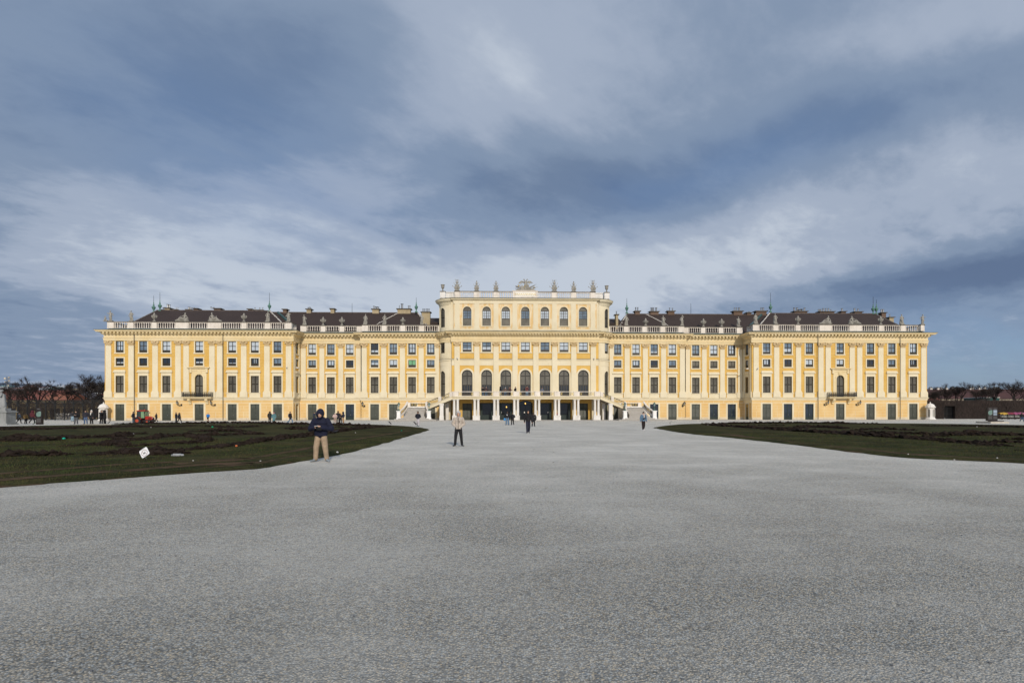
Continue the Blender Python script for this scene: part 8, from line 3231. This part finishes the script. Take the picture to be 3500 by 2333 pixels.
m = MB(); m.lathe([(0.05, 1.99), (0.05, 2.10), (0.03, 2.14)], (-0.1, 0, 0), 8); m.build('beacon', RIM, t)
m = MB(); m.box((-1.25, -0.2, 0.75), (-0.98, 0.3, 1.25)); m.cap((-1.15, 0, 1.2), (-1.12, 0, 1.4), 0.10, 0.06); m.build('white_sack', WSTONE, t)

# ---------------------------------------------------------------- signs and small litter
def sign_board():
    g = GP(493, 1567, ZG)
    t = thing('no_dogs_sign', 'white rounded sign with a crossed-out dog leaning in the soil', 'sign', g, R(-6))
    Y = g.y
    k = Y / F
    w_ = 28.5 * k / 2
    h = 28.5 * k / 2
    cz = (1567 - 1546) * k
    rot = Matrix.Rotation(R(-36), 3, 'Y')
    def P(x, z, y):
        v = rot @ Vector((x, 0, z))
        return (v.x, y + (v.z) * 0.25, cz + v.z)
    m = MB()
    K = 5
    pts = []
    r = 0.16 * w_ * 2
    for cx_, cz_, a0 in ((w_ - r, h - r, 0), (-w_ + r, h - r, 90), (-w_ + r, -h + r, 180), (w_ - r, -h + r, 270)):
        for i in range(K + 1):
            a = R(a0 + 90 * i / K)
            pts.append((cx_ + r * math.cos(a), cz_ + r * math.sin(a)))
    n = len(pts)
    m.add([P(x, z, 0) for x, z in pts] + [P(x, z, 0.012) for x, z in pts], [tuple(range(n)), tuple(range(2 * n - 1, n - 1, -1))] + [(i, n + i, n + (i + 1) % n, (i + 1) % n) for i in range(n)])
    m.build('board', material('white_sign_enamel', (0.78, 0.79, 0.80), 0.4, 0.04), t)
    SR = material('sign_dark_red', (0.22, 0.06, 0.06), 0.5, 0.05)
    m = MB()
    n = 28
    cz0 = -0.12 * h
    for R0, R1 in ((0.66 * w_, 0.74 * w_),):
        vs = []
        for i in range(n):
            a = 2 * math.pi * i / n
            vs += [P(R0 * math.cos(a), cz0 + R0 * math.sin(a), -0.003), P(R1 * math.cos(a), cz0 + R1 * math.sin(a), -0.003)]
        m.add(vs, [(2 * i, 2 * i + 1, (2 * i + 3) % (2 * n), (2 * i + 2) % (2 * n)) for i in range(n)])
    d = 0.035 * w_
    a = R(50)
    c, s = math.cos(a) * 0.68 * w_, math.sin(a) * 0.68 * w_
    m.add([P(-c - d, cz0 + s, -0.0035), P(-c + d, cz0 + s, -0.0035), P(c + d, cz0 - s, -0.0035), P(c - d, cz0 - s, -0.0035)], [(0, 1, 2, 3)])
    m.build('prohibition_ring', SR, t)
    m = MB()
    SD = material('sign_black', (0.02, 0.02, 0.02), 0.5, 0.05)
    u = w_ * 0.09
    def R4(x0, x1, z0, z1):
        m.add([P(x0 * u, cz0 + z0 * u, -0.005), P(x1 * u, cz0 + z0 * u, -0.005), P(x1 * u, cz0 + z1 * u, -0.005), P(x0 * u, cz0 + z1 * u, -0.005)], [(0, 1, 2, 3)])
    R4(-3, 2.2, -0.6, 0.9); R4(-3, -2.3, -3, -0.6); R4(1.4, 2.1, -3, -0.6); R4(-3.8, -3, 0.4, 2.2); R4(1.6, 3.6, 0.9, 2.4); R4(-1.9, -1.3, -3, -0.6); R4(0.4, 1.0, -3, -0.6)
    for q in range(5):
        m.add([P((-0.55 + 0.22 * q) * w_, 0.80 * h, -0.004), P((-0.40 + 0.22 * q) * w_, 0.80 * h, -0.004), P((-0.40 + 0.22 * q) * w_, 0.86 * h, -0.004), P((-0.55 + 0.22 * q) * w_, 0.86 * h, -0.004)], [(0, 1, 2, 3)])
    m.build('dog_pictogram', SD, t)
    m = MB()
    m.tube((0.0, 0.02, cz - 0.1), (0.04, 0.06, -0.05), 0.015)
    m.build('post', METAL, t)
sign_board()

g = GP(611, 1557, ZG)
t = thing('metal_plate', 'pointed pale metal plate lying on the lawn right of the sign', 'metal plate', g + Vector((0, 0, 0.01)), R(-4))
m = MB()
k = g.y / F
pts = [(-20, 0.25), (-18, 1.1), (-4, 0.8), (10, 0.35), (19, -0.1), (10, -0.5), (-8, -0.6), (-19, -0.45)]
n = len(pts)
m.add([(x * k, y * 0.28, 0.05) for x, y in pts] + [(x * k, y * 0.28, 0.0) for x, y in pts], [tuple(range(n)), tuple(range(2 * n - 1, n - 1, -1))] + [(i, n + i, n + (i + 1) % n, (i + 1) % n) for i in range(n)])
m.build('plate', material('dull_zinc', (0.32, 0.33, 0.34), 0.5, 0.3, 8.0), t)
m = MB()
m.box((-19 * k, -0.02, 0.05), (8 * k, 0.0, 0.075))
m.build('rib', material('dull_zinc', (0, 0, 0)), t)

def litter(px, py, z, label, cat, name, fn, mat_, rz=0):
    g = GP(px, py, z)
    m = MB()
    fn(m)
    o = m.build(name, mat_, None, True)
    o.location = g
    o.rotation_euler = (0, 0, rz)
    return tag(o, label, cat)
def crumpled(s, seed, flat=0.6):
    def f(m):
        rr = random.Random(seed)
        vs = [(v.x * s * rr.uniform(.7, 1.2), v.y * s * rr.uniform(.7, 1.2), s * flat + v.z * s * flat * rr.uniform(.7, 1.2)) for v in ico[0]]
        m.add(vs, ico[1])
    return f
litter(1153, 1548, 0.03, 'crumpled white paper cup on the turf edge right of the navy person', 'litter', 'paper_cup', crumpled(0.05, 1, 0.9), material('white_paper', (0.80, 0.79, 0.76), 0.7, 0.1, 20))
litter(218, 1502, ZG, 'teal plastic scrap in the far left soil row', 'litter', 'plastic_scrap', crumpled(0.11, 2, 0.7), material('teal_plastic', (0.0, 0.40, 0.28), 0.4, 0.2))
litter(726, 1462, ZG, 'green plastic scrap in the lawn before the second lamp', 'litter', 'plastic_scrap', crumpled(0.12, 3, 0.8), material('green_plastic', (0.0, 0.30, 0.13), 0.4, 0.2))
litter(808, 1527, ZG, 'orange fruit lying in the dark soil row', 'litter', 'orange_fruit', crumpled(0.06, 4, 0.9), material('orange_peel', (0.65, 0.17, 0.05), 0.6, 0.1))
litter(1372, 1474, ZG, 'green wrapper on red twigs near the lawn tip', 'litter', 'wrapper', crumpled(0.08, 5, 0.9), material('dark_green_plastic', (0.0, 0.12, 0.06), 0.4, 0.2))
for i, (px, py, s) in enumerate([(455, 1484, .08), (2420, 1452, .07), (516, 1461, .06), (2243, 1464, .04), (2288, 1470, .04), (3104, 1553, .03), (3262, 1572, .03), (3408, 1566, .03), (660, 1575, .03), (3339, 1459, .06), (890, 1576, .03), (1054, 1450, .07), (1215, 1479, .05)]):
    litter(px, py, ZG if i not in (3, 4) else 0.012, 'small white stone chip lying on the dark turf', 'stone', 'stone_chip', crumpled(s, 20 + i, 0.6), material('white_chip', (0.65, 0.62, 0.58), 0.8, 0.1))['group'] = 'white stone chips on the turf'
for i, (px, py) in enumerate([(1636, 1511), (1643, 1500), (1785, 1689), (1825, 1536), (1859, 1512), (1892, 1545), (1891, 1580), (1781, 1454), (1415, 1752), (2480, 1700)]):
    litter(px, py, 0.006, 'small dark dead leaf lying on the gravel', 'leaf', 'dead_leaf', crumpled(0.016 if py > 1600 else 0.03, 40 + i, 0.35), material('dead_leaf', (0.05, 0.035, 0.025), 0.9, 0.2))['group'] = 'dead leaves on the gravel'

# crow on the soil
g = GP(1148, 1482, ZG)
t = thing('crow', 'black and grey crow on the turf right of the navy person', 'bird', g, R(80))
m = MB()
m.cap((0, 0.10, 0.16), (0, -0.10, 0.20), 0.07, 0.06)
m.cap((0, -0.13, 0.24), (0, -0.16, 0.27), 0.045, 0.042)
m.cap((0, -0.19, 0.27), (0, -0.25, 0.255), 0.016, 0.006)
m.cap((0, 0.16, 0.15), (0, 0.30, 0.10), 0.045, 0.02)
for s in (-1, 1):
    m.cap((s * 0.05, -0.05, 0.20), (s * 0.05, 0.20, 0.14), 0.035, 0.02)
    m.cap((s * 0.03, 0.0, 0.12), (s * 0.03, -0.01, 0.01), 0.014, 0.01)
    m.cap((s * 0.03, -0.01, 0.01), (s * 0.03, -0.05, 0.008), 0.01, 0.006)
b = put(remesh(m, 0.008), 'body', material('crow_feathers', (0.012, 0.012, 0.015), 0.5, 0.3), t)
m = MB()
m.ball((0, -0.02, 0.19), (0.066, 0.08, 0.068), 10, 8)
m.build('grey_mantle', material('crow_grey', (0.10, 0.10, 0.12), 0.7, 0.2), t)

# plant label stakes round the lawns
for px, py, ry, lab in ((1334, 1454, 1, 'slanted label stake on the gravel left of the left stairs'), (1420, 1456, 1, 'slanted label stake beside the person in pale trousers'), (2291, 1452, -1, 'slanted label stake at the tip of the right lawn'),
                        (2664, 1447, -1, 'thin label stake behind the right lawn'), (116, 1456, -1, 'pale green label stake before the left information pillar'), (372, 1452, -1, 'dark label stake at the lawn edge by the embracing pair')):
    g = GP(px, py)
    t = thing('label_stake', lab, 'label stake', g)
    m = MB(); m.tube((0, 0, 0), (0, 0, 0.30), 0.02, n=5); m.build('stem', METAL, t)
    m = MB()
    m.add([(-0.20 * ry - 0.05, -0.05, 0.52), (0.12 * ry - 0.05, -0.05, 0.20), (0.12 * ry + 0.05, 0.05, 0.24), (-0.20 * ry + 0.05, 0.05, 0.56)], [(0, 1, 2, 3)])
    m.add([(-0.20 * ry - 0.05, -0.07, 0.51), (0.12 * ry - 0.05, -0.07, 0.19), (0.12 * ry + 0.05, 0.03, 0.23), (-0.20 * ry + 0.05, 0.03, 0.55)], [(3, 2, 1, 0)])
    m.build('plate', material('pale_green_plate', (0.10, 0.2, 0.17), 0.5, 0.2) if px == 116 else DKM, t)

bpy.context.view_layer.update()
